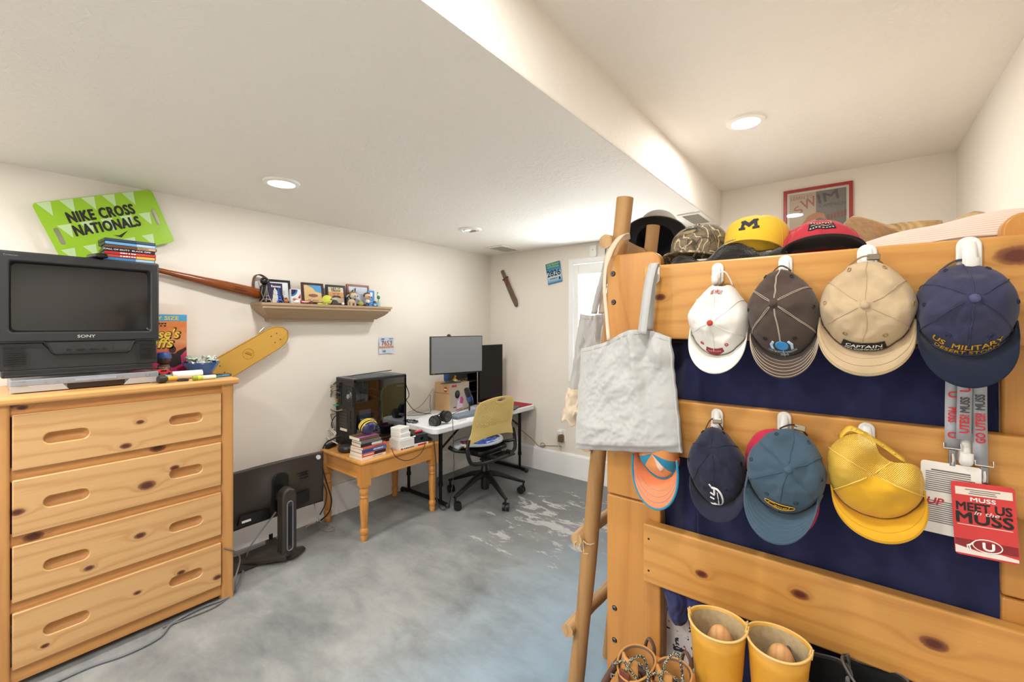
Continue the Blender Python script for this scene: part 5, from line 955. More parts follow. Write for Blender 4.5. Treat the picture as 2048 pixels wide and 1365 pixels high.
# ------------------------------------------------------------------ office chair
oc = T('office_chair', 'office chair with a perforated yellow back and black five star base', 'chair', (-2.43, 2.72, 0), R(-81))   # local -y faces the room's inside (sitter's back), +y faces the desk
def yw(x, y, z): return V((x, y, z))
CBK = mat('chair_black', '#131416', .38, .1)
oc.rotation_euler = (0, 0, R(88))       # local x along the backrest (to the right as seen), local +y towards the desk
def bk(u, v):
    """backrest surface: u -1..1, v 0..1 bottom..top"""
    wd = .235+.055*max(0, 1-v*3.6)**1.3+(-.02*v**3); x = u*wd-.075
    z = .525+.355*v-.035*u*u*v**2+(.045*(1-u*u)*(1-v)**2)-.008*abs(u)**3*(1-v)**4
    return V((x, -.185-.045*v+.05*u*u*(1-.4*v), z))
YC = mat('chair_yellow', '#d9c076', .5)
b = MB(); NU, NV = 132, 108; vs = []; fs = []
for j in range(NV+1):
    for i in range(NU+1): vs.append(bk(-1+2*i/NU, j/NV))
for j in range(NV):
    for i in range(NU):
        u = -1+2*(i+.5)/NU; v = (j+.5)/NV; x = u*.2; 
        hole = .30 < v < .92 and abs(u) < .86-.22*max(0, (v-.75)/.25)**2 and v > .26+.16*u*u and ((i % 6 in (1, 2, 3) and (j % 6 in (1, 2))) or ((i+3) % 6 in (1, 2, 3) and ((j+3) % 6 in (1, 2))))
        hand = (abs(u-.12)/.22)**2+((v-.925)/.034)**2 < 1
        near_hand = (abs(u-.12)/.34)**2+((v-.92)/.075)**2 < 1
        cu = abs(u) > 1-.12*max(0, (v-.84)/.16)**2.2
        if hand or cu or (hole and not near_hand): continue
        w = NU+1; fs.append((j*w+i, j*w+i+1, (j+1)*w+i+1, (j+1)*w+i))
b._add(vs, fs); b.build('backrest', YC, oc, smooth=60, solid=.007)
b = MB(); b.surf(lambda u, v: (lambda r, a: V((.225*r*cos(a)-.05, .03+.20*r*sin(a), .455+.03*r*r*(1 if sin(a) < 0 else .2)-.01*r**6*(sin(a) > 0))))(v, 2*pi*u), 40, 12, cu=True); b.build('seat', mat('seat_grey', '#aab0b9', .55, grain=.12, gscale=40), oc, smooth=60, solid=.018, off=-1)
MB().prism(rrect(-.17, .17, -.12, .17, .04, 4), .405, .435).build('seat_pan', CBK, oc, bevel=.008); MB().box(-.09, .09, -.12, .1, .355, .405).build('mechanism', CBK, oc, smooth=0, bevel=.012)
MB().tube(sm([(.1, .0, .40), (.2, .14, .41), (.22, .20, .43)], 4), .018, 8).build('lever_arm', CBK, oc); MB().tube(sm([(-.1, .0, .40), (-.2, .14, .41), (-.22, .20, .43)], 4), .018, 8).build('lever_arm', CBK, oc)
MB().tube(sm([(-.325, -.14, .57), (-.345, -.145, .50), (-.335, -.16, .42), (-.30, -.165, .385), (-.21, -.19, .375), (-.06, -.20, .375), (.10, -.19, .375), (.18, -.165, .385), (.205, -.16, .42), (.215, -.145, .50), (.20, -.14, .57)], 6), .0155, 12).build('back_frame', CBK, oc)
MB().box(-.15, .15, -.21, -.08, .362, .378).build('tilt_plate', CBK, oc, smooth=0, bevel=.006)
for s in (-1, 1): MB().tube([(s*.275-.065, -.155, .47), (s*.22-.05, -.08, .45), (s*.17-.03, .0, .43)], .013, 8).build('arm_link', CBK, oc); MB().cyl((s*.10, -.21, .39), (s*.10, -.16, .39), .022, n=14).build('knob', CBK, oc)
MB().lathe([(.028, .36), (.028, .26), (.034, .25), (.034, .2), (.036, .1), (.034, .075), (0, .06)], 20).build('gas_column', CBK, oc)
for k in range(5):
    a = R(-20+72*k-88); dx, dy = cos(a), sin(a)
    MB().tube([(dx*.02, dy*.02, .205), (dx*.12, dy*.12, .185), (dx*.30, dy*.30, .115), (dx*.345, dy*.345, .10)], [.034, .028, .019, .014], 8, flat=.75).build('base_arm', CBK, oc)
    g_ = MB(); ca = R(-20+72*k-88+50); wx, wy = cos(ca), sin(ca); px, py = dx*.335, dy*.335
    g_.cyl((px, py, .105), (px, py, .05), .009, n=10); ox, oy = -wy*.02, wx*.02
    for s in (-1, 1): g_.tube([(px+ox+wx*s*.007, py+oy+wy*s*.007, .031), (px+ox+wx*s*.026, py+oy+wy*s*.026, .031)], .031, 20)
    g_.build('caster', CBK, oc)
o = T('pouch', 'small black pouch lying on the office chair seat', 'pouch', oc.matrix_basis @ V((.12, .0, .468)), R(30)); MB().prism(rrect(-.06, .06, -.045, .045, .02, 4), 0, .03).build('body', mat('pouch_black', '#1c222c', .6), o, bevel=.01)
o = T('folded_cloth', 'crumpled blue and white cloth on the office chair seat', 'cloth', oc.matrix_basis @ V((-.02, -.05, .47)), R(81)); b = MB(); b.surf(lambda u, v: ((u-.5)*.24, (v-.5)*.13, .012+.02*abs(NZ.noise(V((u*5, v*4, 1))))+.012*NZ.noise(V((u*11, v*9, 4)))), 24, 14); b.build('cloth_sheet', mat('cloth_blue', '#3b57b0', .8, grain=.6, gscale=18), o, smooth=40, solid=.004)
o = T('folded_cloth', 'dark red strap cloth on the left of the office chair seat', 'cloth', oc.matrix_basis @ V((-.12, .06, .465)), R(60)); b = MB(); b.surf(lambda u, v: ((u-.5)*.14, (v-.5)*.10, .01+.018*abs(NZ.noise(V((u*6, v*4, 9))))), 16, 10); b.build('cloth_sheet', mat('cloth_red', '#6f2230', .8, grain=.4, gscale=50), o, smooth=40, solid=.004)
for k, (c, lab) in enumerate((('#3e6fd0', 'blue marker pen lying on the office chair seat'), ('#dfe3ea', 'white marker pen lying on the office chair seat'))):
    o = T('marker_pen', lab, 'pen', oc.matrix_basis @ V((-.06+.06*k, -.11+.02*k, .487)), R(95-14*k)); b = MB(); b.M = Matrix.Rotation(pi/2, 4, 'Y'); b.lathe([(0, -.07), (.007, -.068), (.0075, .05), (.004, .068), (0, .07)], 10); b.build('barrel', mat('markerpen_%d' % k, c, .35), o)
# ------------------------------------------------------------------ bunk bed
BX, BYF, BYR = -.116, 1.38, 1.34          # bed centre, post face, rail face
bed = T('bunk_bed', 'honey pine bunk bed end with three wide boards full of hats', 'bed', (BX, BYF, 0))
def Pb(x, y, Y=BYR): p = P(x, y, Y=Y); return (p.x-BX, Y-BYF, p.z)
kn = [Pb(1320, 595)+(.018,), Pb(2036, 511)+(.034,), Pb(1403, 1149)+(.018,), Pb(1600, 1190)+(.02,), Pb(1868, 1289)+(.024,), Pb(1683, 872)+(.007,)]
BRL = wood('bunk_rail', '#cf9850', '#b27436', 0, 2, 20, kn, .33, '#5e2a1c', .35); BPO = wood('bunk_post', '#c88e48', '#af7034', 2, 0, 13, [(.30, 0, 1.12, .02)], .33, '#5e2a1c', .45); BSD = wood('bunk_side', '#c88e48', '#af7034', 1, 2, 16, (), .35)
def board(name, x0, x1, y0, y1, z0, z1, m, par=None): return MB().box(x0, x1, y0, y1, z0, z1).build(name, m, par or bed, smooth=0, bevel=.005)
for x0, x1 in ((-.553, -.367), (.367, .553)):
    o = [(x0, .87), (x1, .87)]+[(x1-.035+.035*cos(a), 1.653+.035*sin(a)) for a in [k*pi/12 for k in range(7)]]+[(x0+.035+.035*cos(a), 1.653+.035*sin(a)) for a in [pi/2+k*pi/12 for k in range(7)]]
    MB().prism(o, 0, -.04, M=FACE).build('post', BPO, bed, smooth=30, bevel=.005); board('post', x0, x1, 0, .04, 0, .866, BPO)
    board('corner_post', (x1-.04) if x0 < 0 else x0, x1 if x0 < 0 else x0+.04, .04, .10, 0, 1.6, BPO); board('rear_post', x0, x1, 2.06, 2.10, 0, 1.688, BPO)
for z0, z1 in ((1.406, 1.636), (1.05, 1.2195), (.634, .819)):
    r = board('end_board', -.408, .556, -.04, 0, z0, z1, BRL)
    for sx, side in ((-.39, -1), (.54, 1)):
        for z in (z0+.04, z1-.045): MB().cyl((sx, -.0405, z), (sx, -.038, z), .0035, n=8).build('screw', INK, r)
    board('end_board', -.42, .556, 2.10, 2.138, z0, z1, BRL)
for px, py in ((1226, 548), (1227, 605), (1229, 1217), (1229, 1281)):
    p = P(px, py, Y=BYF); MB().lathe([(0, .004), (.007, .004), (.0095, 0)], 14, M=at(p.x-BX, 0, p.z) @ FACE, caps=False).build('bolt', mat('bolt_black', '#1d1716', .35), bed)
    MB().tube([(p.x-BX+.006*cos(a), -.0042, p.z+.006*sin(a)) for a in [k*pi/5 for k in range(10)]], .0012, 5, closed=True).build('bolt_rim', STEEL, bed)
for z0, z1 in ((1.42, 1.60), (.27, .44)):
    board('side_rail', -.535, -.50, .04, 2.06, z0, z1, BSD); board('side_rail', .50, .535, .04, 2.06, z0, z1, BSD)
for k in range(9): board('slat', -.5, .5, .12+k*.22, .20+k*.22, 1.44, 1.458, BSD); board('slat', -.5, .5, .12+k*.22, .20+k*.22, .30, .318, BSD)
def mattress(name, lab, z0, z1, m):
    o = T(name, lab, 'mattress', (BX, BYF+.06, z0)); MB().prism(rrect(-.485, .485, 0, 1.96, .06, 5), 0, z1-z0).build('padding', m, o, bevel=.03, seg=3); return o
mattress('mattress', 'pale mattress of the top bunk under the hats', 1.459, 1.585, fabric('mattress_pale', '#e6ddd2'))
def mapfab():
    g = N('patterned_sheet'); co = g.co(); n = g.noise(co, 26, 3, .8); m = g.ramp(n, [(.60, 0.0), (.615, 1.0)]); n2 = g.noise(co, 40, 2, 0); m2 = g.ramp(n2, [(.70, 0.0), (.71, 1.0)])
    c = g.mix(m, lin('#dcd9d8'), lin('#2c3446')); c = g.mix(m2, c, lin('#a8604a')); g.P('Base Color', c); g.P('Roughness', .85); return g.m
mattress('mattress', 'white sheeted mattress with dark marks on the bottom bunk', .319, .51, mapfab())
# navy curtain behind the boards
NCV = fabric('curtain_navy', '#2a2e54', .4, 700, .15, .95)
ct = T('curtain', 'dark navy blanket hung as a curtain inside the bunk bed end', 'curtain', (BX, BYF, 0))
def cur(u, v):
    x = -.365+.73*u; z = 1.42-(.80+.24*min(1, max(0, (u-.10)/.12))+.02*sin(u*9))*v
    f = .018*sin(u*34+1.5*v)*(.35+.75*exp(-((u-.05)/.16)**2)+.5*exp(-((u-.97)/.12)**2))+.014*NZ.noise(V((u*4, v*1.5, 3)))+.006*NZ.noise(V((u*14+v*4, v*6, 7)))
    return V((x, .036-.028+f+.018*v*(1 if u < .15 else .4), z))
def cur2(u, v): p = cur(u, v); p.y = max(p.y, .006); return p
MB().surf(cur2, 150, 60).build('cloth', NCV, ct, smooth=60, solid=.003)
MB().tube([(-.40, .02, 1.40), (.36, .02, 1.40)], .012, 10).build('hanging_rod', BLACK, ct)
NCL = fabric('curtain_light', '#3b3f70', .3, 700, .15, .95)
b = MB()
def lump(c, rx, rz, sd): return lambda u, v: V((c[0]+rx*(u-.5)*2*(1-.25*v)+.012*NZ.noise(V((u*3, v*3, sd))), c[1]-.03*sin(pi*u)*sin(pi*min(1, v*.9+.1))+.012*NZ.noise(V((u*5, v*4, sd+3))), c[2]-rz*v*(1-.25*(2*u-1)**2)))
for c, rx, rz, sd in (((-.318, .012, .67), .045, .165, 1), ((-.245, .008, .67), .048, .19, 4)): b.surf(lump(c, rx, rz, sd), 24, 20)
b.build('hanging_corner', NCL, ct, smooth=60, solid=.004)

# log ladder leaning on the bed
LDR = wood('ladder_log', '#b48a58', '#855f38', 2, 0, 16, [(.0, -.02, 1.2, .012), (.02, -.02, .8, .014), (0, -.02, .5, .01), (-.02, -.02, 1.02, .012)], .55, '#4a2a18'); LDE = wood('ladder_rung', '#c4a071', '#96744a', 1, 0, 30, (), .6)
ld = T('log_ladder', 'rustic peeled log ladder leaning on the left side of the bunk bed', 'ladder', (-.84, 1.45, 0))
def lpos(z, dy): return V((.108*z+.0, dy, z))
def logtube(pts, r, sd, n=14):
    b = MB(); pts = sm(pts, 5); b.tube(pts, [r*(1+.10*NZ.noise(V((i*.35, sd, 0)))) for i in range(len(pts))], n); return b
logtube([lpos(z, .006*sin(z*4)) for z in (0, .4, .8, 1.2, 1.6, 1.9)], .029, 1).build('rail', LDR, ld, smooth=50); logtube([lpos(z, .30+.006*sin(z*3)) for z in (0, .4, .8, 1.2, 1.6, 1.855)], .026, 4).build('rail', LDR, ld, smooth=50)
for z in (.30, .655, 1.01, 1.325, 1.745):
    logtube([(.108*z-.034, -.045, z), (.108*z-.034, .1, z+.004), (.108*z-.034, .24, z-.003), (.108*z-.034, .345, z)], .025, z*7, 10).build('rung', LDE, ld, smooth=50)
MB().tube([(.108*.655-.012+.036*cos(a), .036*sin(a), .655+.012*sin(2*a)) for a in [k*pi/8 for k in range(16)]], .003, 5, closed=True).build('lashing', mat('twine', '#c9b79a', .8), ld)
for k in range(3): MB().tube([(.108*.655-.03+.01*k, -.04, .655), (.108*.655-.04+.02*k, -.05, .64-.012*k), (.108*.655-.035+.026*k, -.048, .62)], .002, 4).build('lashing', mat('twine'), ld)
o = T('dark_case', 'slim dark case standing behind the ladder top', 'case', P(1212, 500, Y=1.62), 0); MB().box(-.006, .02, 0, .10, -.03, .03).build('body', mat('case_dark', '#4b4c50', .5), o, smooth=0, bevel=.003)

# adhesive hooks
HK = mat('hook_white', '#e9e8e4', .35)
def hook(px, py, lab, s=.88, grp='white adhesive hooks'):
    p = P(px, py, Y=BYR-.001); t = T('wall_hook', lab, 'hook', p, 0, grp)
    b = MB(); o0 = stad(0, 0, .074*s, .036*s, 12); b.prism([(z, x) for x, z in o0][::-1], 0, .006, M=FACE); b.build('base_plate', HK, t, bevel=.003)
    pts = sm([(0, -.004, .026*s), (0, -.012, .0), (0, -.016, -.022*s), (0, -.024, -.034*s), (0, -.034, -.026*s), (0, -.037, -.008*s)], 5)
    MB().tube(pts, [.0105*s]*len(pts), 12, flat=.45, up=(0, 1, 0)).build('hook_arm', HK, t); return t
hook(1310, 548, 'white hook at the left end of the top board holding the grey tote bag'); hook(1436, 549, 'white hook on the top board holding the white cap'); hook(1571, 536, 'white hook on the top board holding the brown stitched cap')
hook(1734, 522, 'white hook on the top board holding the tan cap', 1.05); hook(1937, 512, 'white hook on the top board holding the big navy cap', 1.1); hook(1435, 840, 'white hook on the middle board holding the navy letter cap'); hook(1569, 848, 'white hook on the middle board holding the slate blue cap')
hook(1733, 872, 'white hook on the middle board holding the yellow mesh cap'); hook(1927, 893, 'white hook on the middle board behind the lanyard', .95)

# ------------------------------------------------------------------ caps
class Cap:
    """crown is a dome whose axis points to local -y, brim on local -z; hung caps face the viewer as they are"""
    def __init__(s, name, lab, loc, rot, Wd, H, D, m, dents=(), p=.8, tdent=(), notch=.2, cat='cap', grp=None, apex=(0, 0), wob=.004, mback=None, back=None, flat=.62, taper=0.0, na=90, nw=.42):
        s.W, s.H, s.D, s.p, s.dents, s.notch, s.apex, s.wob = Wd, H, D, p, dents, notch, apex, wob; s.flat, s.taper, s.na, s.nw = flat, taper, R(na), nw; s.sd = random.uniform(0, 50)
        s.t = T(name, lab, cat, loc, rot, grp); s.m = m; s.mback = mback; s.back = back
    def tmax(s, a): d = (a-s.na+pi) % (2*pi)-pi; return 1-s.notch*exp(-(d/s.nw)**4) if s.notch else 1
    def c(s, a, t, off=0.0):
        ta = t*pi/2; r = max(sin(ta), 0)**s.p; h = max(cos(ta), 0)**s.p
        wf = s.flat*max(0, -sin(a))**1.5; lr = min(1, t*1.06)**.9; r += wf*(lr-r); h += wf*((1-t)**.95*.86+.14*h-h) if t < 1 else 0
        k = 1-t
        x = s.W/2*r*cos(a)*(1-s.taper*max(0, r*sin(a))**1.6)+s.apex[0]*k*h; z = s.H/2*r*sin(a)+s.apex[1]*k*h; y = -s.D*h
        for (dx, dz, amp, sg) in s.dents: y += amp*exp(-((x-dx)**2+(z-dz)**2)/sg**2)
        w = s.wob*NZ.noise(V((x*22, z*22, s.sd)))+s.wob*.5*NZ.noise(V((x*60, z*60, s.sd+9))); y += w; x += w*.5
        n = V((cos(a)*r*1.2, -h-.15, sin(a)*r*1.2)).normalized()
        return V((x, y, z))+n*off
    def crown(s, nu=72, nv=26, name='crown'):
        b = MB(); ms = [s.m]+([s.mback] if s.mback else [])
        def fn(u, v): a = 2*pi*u; return s.c(a, v*s.tmax(a))
        b.surf(fn, nu, nv, cu=True)
        if s.back:
            for i in range(len(b.k)): a = (i % nu+.5)/nu*2*pi; b.k[i] = 1 if s.back(a) else 0
        s.cr = b.build(name, ms, s.t, smooth=70, solid=.002, off=1); return s
    def brim(s, L, m, Wb=None, fwd=.02, half=72, curve=.03, edge=None, under=None, y0=0.0, nm='brim'):
        Wb = Wb or s.W*.98; hf = R(half)
        def fn(u, v):
            q = 2*u-1; a = -pi/2+q*hf; p0 = s.c(a, 1, .001); e = abs(q)
            out = V((Wb/2*sin(q*pi/2)*(1-.08*e**6), -fwd, p0.z*0-s.H/2*cos(hf*q)-L*max(0, cos(q*pi/2))**.62))
            w = v**.9; pt = p0.lerp(out, w); pt.y = p0.y*(1-w)-fwd*w+curve*(q*q)*sin(w*pi/2)-.012*sin(w*pi)+y0*w
            return pt
        s.bf = fn; b = MB(); b.surf(fn, 40, 12); s.br = b.build(nm, m, s.t, smooth=70, solid=.0035, off=0)
        if edge: MB().tube([fn(i/40, 1) for i in range(41)], .0035, 6).build('brim_edge', edge, s.t)
        return s
    def brim_stitch(s, m, rows=(.2, .35, .5, .65, .8, .93)):
        b = MB()
        for r_ in rows: b.tube([s.bf(.04+.92*i/36, r_)+V((0, -.0022, 0)) for i in range(37)], .0006, 4)
        b.build('stitching', m, s.br); return s
    def seams(s, m, r=.0007, double=None, ang=(30, 90, 150, 210, 270, 330)):
        b = MB()
        for d in ang:
            a = R(d)
            for o_ in ((-.07, .07) if double else (0,)): b.tube([s.c(a+o_*min(1, .12/max(t, .06)), t*s.tmax(a), .0012) for t in [.06+.94*k/20 for k in range(21)]], r, 5)
        b.build('panel_seams', m, s.t); return s
    def button(s, m, r=.009): MB().ell(tuple(s.c(0, 0, .001)), (r, r*.7, r), 14, 8).build('button', m, s.t); return s
    def eyelets(s, m, ang=(0, 60, 120, 180, 240, 300), t=.62, r=.0042):
        for d in ang:
            p = s.c(R(d), t, .0008); q = s.c(R(d), t+.03)-s.c(R(d), t-.03); q2 = s.c(R(d)+.05, t)-s.c(R(d)-.05, t); q.normalize(); q2.normalize()
            MB().tube([p+q*r*cos(k*.7)+q2*r*sin(k*.7) for k in range(9)], .0013, 5, closed=True).build('eyelet', m, s.t)
        return s
    def strap(s, m, half=26, rise=.012, w=.012, nm='strap', buckle=None):
        a0, a1 = R(90-half), R(90+half); pts = []
        for k in range(15):
            f = k/14; a = a0+(a1-a0)*f; p = s.c(a0, s.tmax(a0)).lerp(s.c(a1, s.tmax(a1)), f); p.z += rise*sin(pi*f)+.002; p.y += .0-.012*sin(pi*f); pts.append(p)
        st = MB().ribbon(pts, V((0, .9, .5)), w).build(nm, m, s.t, solid=.002, smooth=60)
        if buckle: c = pts[4]; MB().box(c.x-.012, c.x+.012, c.y-.006, c.y+.002, c.z-.007, c.z+.007).build('buckle', buckle, s.t, smooth=0, bevel=.002)
        return s
    def pol(s, a0=-90, off=.0016):
        L = (s.D+s.H/2)*.72
        return lambda u, v: s.c(R(a0)+u/(s.W*.5), max(.02, .0-v/L), off)
    def txt(s, st, m, v, w, h, a0=-90, u=0, off=.0018, **kw):
        """v = distance below the button along the crown"""
        return text(st, m, s.t, (u, -v), w=w, h=h, fn=s.pol(a0, off), **kw)
    def patch(s, poly, m, a0=-90, off=.0012, nm='patch', sol=.0012, n=6):
        """polygon in (u, v below button), filled by a small grid"""
        us = [p[0] for p in poly]; vs = [p[1] for p in poly]; f = s.pol(a0, off); b = MB()
        cu, cv = sum(us)/len(us), sum(vs)/len(vs); rings = [(0.001+k/n) for k in range(n+1)]
        b.surf(lambda x, y: f(cu+(poly[round(x*len(poly)) % len(poly)][0]-cu)*max(.001, y), -(cv+(poly[round(x*len(poly)) % len(poly)][1]-cv)*max(.001, y))), len(poly), n, cu=True)
        return b.build(nm, m, s.t, smooth=70, solid=sol)
def dense(poly, n=5):
    o = []
    for i, p in enumerate(poly):
        q = poly[(i+1) % len(poly)]; o += [(p[0]+(q[0]-p[0])*k/n, p[1]+(q[1]-p[1])*k/n) for k in range(n)]
    return o
def rect(u0, u1, v0, v1): return dense([(u0, v0), (u1, v0), (u1, v1), (u0, v1)], 6)
def hung(box, brimfrac, Yc=1.275):
    """world centre and size of a hung cap from the box it fills"""
    x0, x1, y0, y1 = box; xm = (x0+x1)/2; ym = (y0+y1)/2
    a, b_ = P(x0, ym, Y=Yc), P(x1, ym, Y=Yc); t_, u_ = P(xm, y0, Y=Yc), P(xm, y1, Y=Yc)
    Hh = t_.z-u_.z; L = Hh*brimfrac; Hc = Hh-L
    return V(((a.x+b_.x)/2, BYR-.022, u_.z+L+Hc/2)), b_.x-a.x, Hc, L
CAPG = 'caps hung on the bunk bed hooks'
# white cap
c_, w_, h_, L_ = hung((1377, 1496, 562, 752), .21); WC_ = fabric('cap_white', '#ebe7df', .15, 900, .15); RP = mat('cap_redpatch', '#8f2430', .7)
k = Cap('baseball_hat', 'white cap with red button and red shield patch, first on the top board', c_+V((0, -.008, 0)), (R(-8), R(3), 0), w_*1.04, h_, .085, WC_, [(-.01, .02, .03, .035), (.012, -.045, .02, .028)], .85, notch=.38, grp=CAPG, apex=(-.006, -.024), wob=.008, taper=.42).crown().brim(L_, WC_, fwd=.035, curve=.02).seams(WC_).button(mat('cap_redbutton', '#b4382f', .7), .008).eyelets(mat('cap_redbutton'), (240, 300), .66)
k.strap(WC_, 30, .04, .008); k.txt('UTAH SKI', mat('cap_redthread', '#a02a30', .7), .064, .048, .012, 90, 0, bold=.02)
k.patch(dense([(-.026, .096), (.026, .096), (.026, .114), (.014, .122), (0, .128), (-.014, .122), (-.026, .114)], 3), RP); k.txt('CHAMPIONS', mat('cap_pinkthread', '#d9a7a5', .7), .105, .038, .008, off=.0034)
MB().box(-.004, .004, -.004, .004, 0, .012, M=at(w_*.5, -.01, -.02)).build('side_mark', mat('cap_redthread'), k.t, smooth=0)
# brown stitched cap
c_, w_, h_, L_ = hung((1493, 1641, 536, 762), .21); BC_ = fabric('cap_brown', '#51443d', .25, 900, .2); STW = mat('thread_tan', '#c9bba6', .8)
k = Cap('baseball_hat', 'dark brown cap with white double stitching and a blue marathon emblem', c_+V((0, -.008, 0)), (R(-9), R(-2), 0), w_, h_, .088, BC_, [(.015, .07, .03, .03), (-.05, .02, .012, .03), (.04, -.02, .01, .02)], .82, notch=.12, grp=CAPG, apex=(-.012, .008), wob=.007, taper=.30).crown().brim(L_, BC_, fwd=.04, curve=.022).brim_stitch(STW).seams(STW, .0006, True).button(BC_).eyelets(mat('eyelet_dark', '#221c19', .6))
CB = mat('thread_blue', '#3f8fd0', .7); k.patch([(.016*cos(j*.35)*1.0, .100+.014*sin(j*.35)) for j in range(18)], CB)
for s_ in (-1, 1): k.patch(dense([(s_*.022, .087), (s_*.03, .099), (s_*.026, .115), (s_*.018, .115), (s_*.022, .1), (s_*.016, .089)], 3), mat('thread_pale', '#b9cfe0', .7), n=3)
k.txt('114th BOSTON MARATHON', mat('thread_pale'), .119, .064, .006, bold=.02); k.txt('2010', mat('thread_pale'), .128, .018, .008, bold=.02); k.strap(BC_, 20, .012, .01)
# tan cap
c_, w_, h_, L_ = hung((1634, 1841, 520, 757), .23, 1.27); TC_ = fabric('cap_tan', '#c6ae8c', .22, 900, .2)
k = Cap('baseball_hat', 'tan cap with a black rectangular label, hung wide on the top board', c_+V((0, -.008, 0)), (R(-10), R(2), 0), w_*.97, h_*1.02, .085, TC_, [(-.02, .035, .035, .04), (.03, -.01, .018, .03), (-.04, -.03, .012, .03)], .75, notch=.3, grp=CAPG, wob=.009, apex=(.0, -.014), taper=.28).crown().brim(L_, TC_, Wb=w_*1.02, fwd=.03, curve=.012).seams(TC_).button(TC_).eyelets(mat('eyelet_tan', '#9c805a', .7)).brim_stitch(mat('thread_sand', '#b59a72', .8), (.3, .6, .9))
k.strap(mat('strap_olive', '#8d7850', .6), 26, .016, .01, buckle=mat('buckle_brass', '#8a8272', .3, .8)); k.patch(rect(-.042, .04, .104, .129), INK, off=.002); k.txt('CAPTAIN', WINK, .113, .066, .010, off=.0042, shear=.15, bold=.02); k.txt('FIN COMPANY', WINK, .1235, .066, .005, off=.0042, bold=.02)
# big navy cap
c_, w_, h_, L_ = hung((1827, 2056, 520, 786), .27, 1.26); NC_ = fabric('cap_navy', '#3b3d58', .25, 900, .2); NB_ = fabric('cap_navybrim', '#1d2438', .2, 900, .15)
k = Cap('baseball_hat', 'large navy cap with yellow US MILITARY lettering at the right of the top board', c_+V((0, -.008, 0)), (R(-12), 0, 0), w_*.96, h_*1.0, .09, NC_, [(.0, .08, .03, .035), (-.07, .03, .012, .03), (.06, -.03, .012, .035)], .74, notch=.14, grp=CAPG, apex=(.004, 0), wob=.009, taper=.16).crown().brim(L_, NB_, Wb=w_*.95, fwd=.035, curve=.012).seams(NC_, .0008).button(mat('button_navy', '#4a4d72', .8)).eyelets(NAVYINK)
k.strap(mat('strap_grey', '#3b3a48', .5), 30, .022, .008); GO = mat('thread_gold', '#d9a520', .6); k.txt('US  MILITARY', GO, .106, .118, .013, bold=.025); k.txt('DESERT STORM', GO, .121, .1, .009, bold=.025)
pts = [k.c(-pi/2+R(62)*(2*i/24-1), .97, .002) for i in range(25)]; MB().tube(pts, .0022, 6).build('braid', mat('braid_navy', '#222a4a', .5), k.t)
# orange and blue running cap
c_, w_, h_, L_ = hung((1262, 1362, 852, 1016), .33, 1.29); OR_ = fabric('cap_orange', '#e99a5c', .15, 900, .15); CY = fabric('cap_cyan', '#2f8fb4', .15, 900, .15)
k = Cap('running_hat', 'orange running cap with blue edged brim hanging below the grey tote', c_+V((0, .012, 0)), (0, R(-3), R(-6)), w_*.82, h_, .06, OR_, [(0, .0, .01, .03)], .85, notch=0, grp=CAPG, mback=CY, back=lambda a: sin(a) < -.3 and abs(cos(a)) > .72).crown().brim(L_, mat('brim_coral', '#ee8a5c', .7), Wb=w_, fwd=.05, curve=.01, edge=CY, half=80)
k.patch(dense([(.03, .0), (.05, .0), (.05, .05), (.025, .06), (.02, .03)], 4), mat('cap_peach', '#f0cdb8', .8), n=4); b = MB(); b.tube([k.c(-pi/2+R(70)*(2*i/20-1), .97, .002) for i in range(21)], .007, 8, flat=.4); b.build('front_band', CY, k.t); k.brim_stitch(CY, (.35, .55, .75))
# navy letter cap
c_, w_, h_, L_ = hung((1375, 1487, 860, 1040), .17, 1.28); ND_ = fabric('cap_midnight', '#2a2c40', .25, 900, .2)
k = Cap('baseball_hat', 'dark navy cap with a white gothic letter D on the middle board', c_+V((0, -.014, 0)), (R(-14), R(-4), R(8)), w_*1.02, h_, .09, ND_, [(-.02, .03, .03, .03), (.02, -.02, .012, .025)], .8, notch=.26, grp=CAPG, apex=(.0, .04), wob=.008, taper=.32).crown().brim(L_, ND_, fwd=.045, curve=.02, half=70).seams(ND_).eyelets(INK).strap(mat('strap_brown', '#40302c', .5), 24, .028, .007, buckle=mat('buckle_brass'))
u0, v0 = .0, .104
def stroke(pts, w): return [(u0+p[0]*.021, v0-p[1]*.028) for p in pts]
for pts, wd in ((((-.55, 1.1), (.2, 1.0), (.75, .5), (.8, -.3), (.4, -.9), (-.4, -1.05)), .0042), (((-.25, 1.05), (-.25, -1.0)), .0042), (((-.9, .55), (-.3, .35)), .003), (((-.95, 0), (-.3, -.1)), .003), (((-.8, -1.15), (-.2, -.85), (.5, -1.2)), .003), (((-.95, 1.35), (-.5, 1.0)), .003), (((.2, .7), (.2, -.75)), .0022)):
    f = k.pol(-90, .0022); b = MB(); q = [f(u, -v) for u, v in stroke(pts, wd)]; q = sm(q, 4); b.tube(q, wd*.62, 8, flat=.35, up=(0, -1, 0)); b.build('letter_stroke', WINK, k.t)
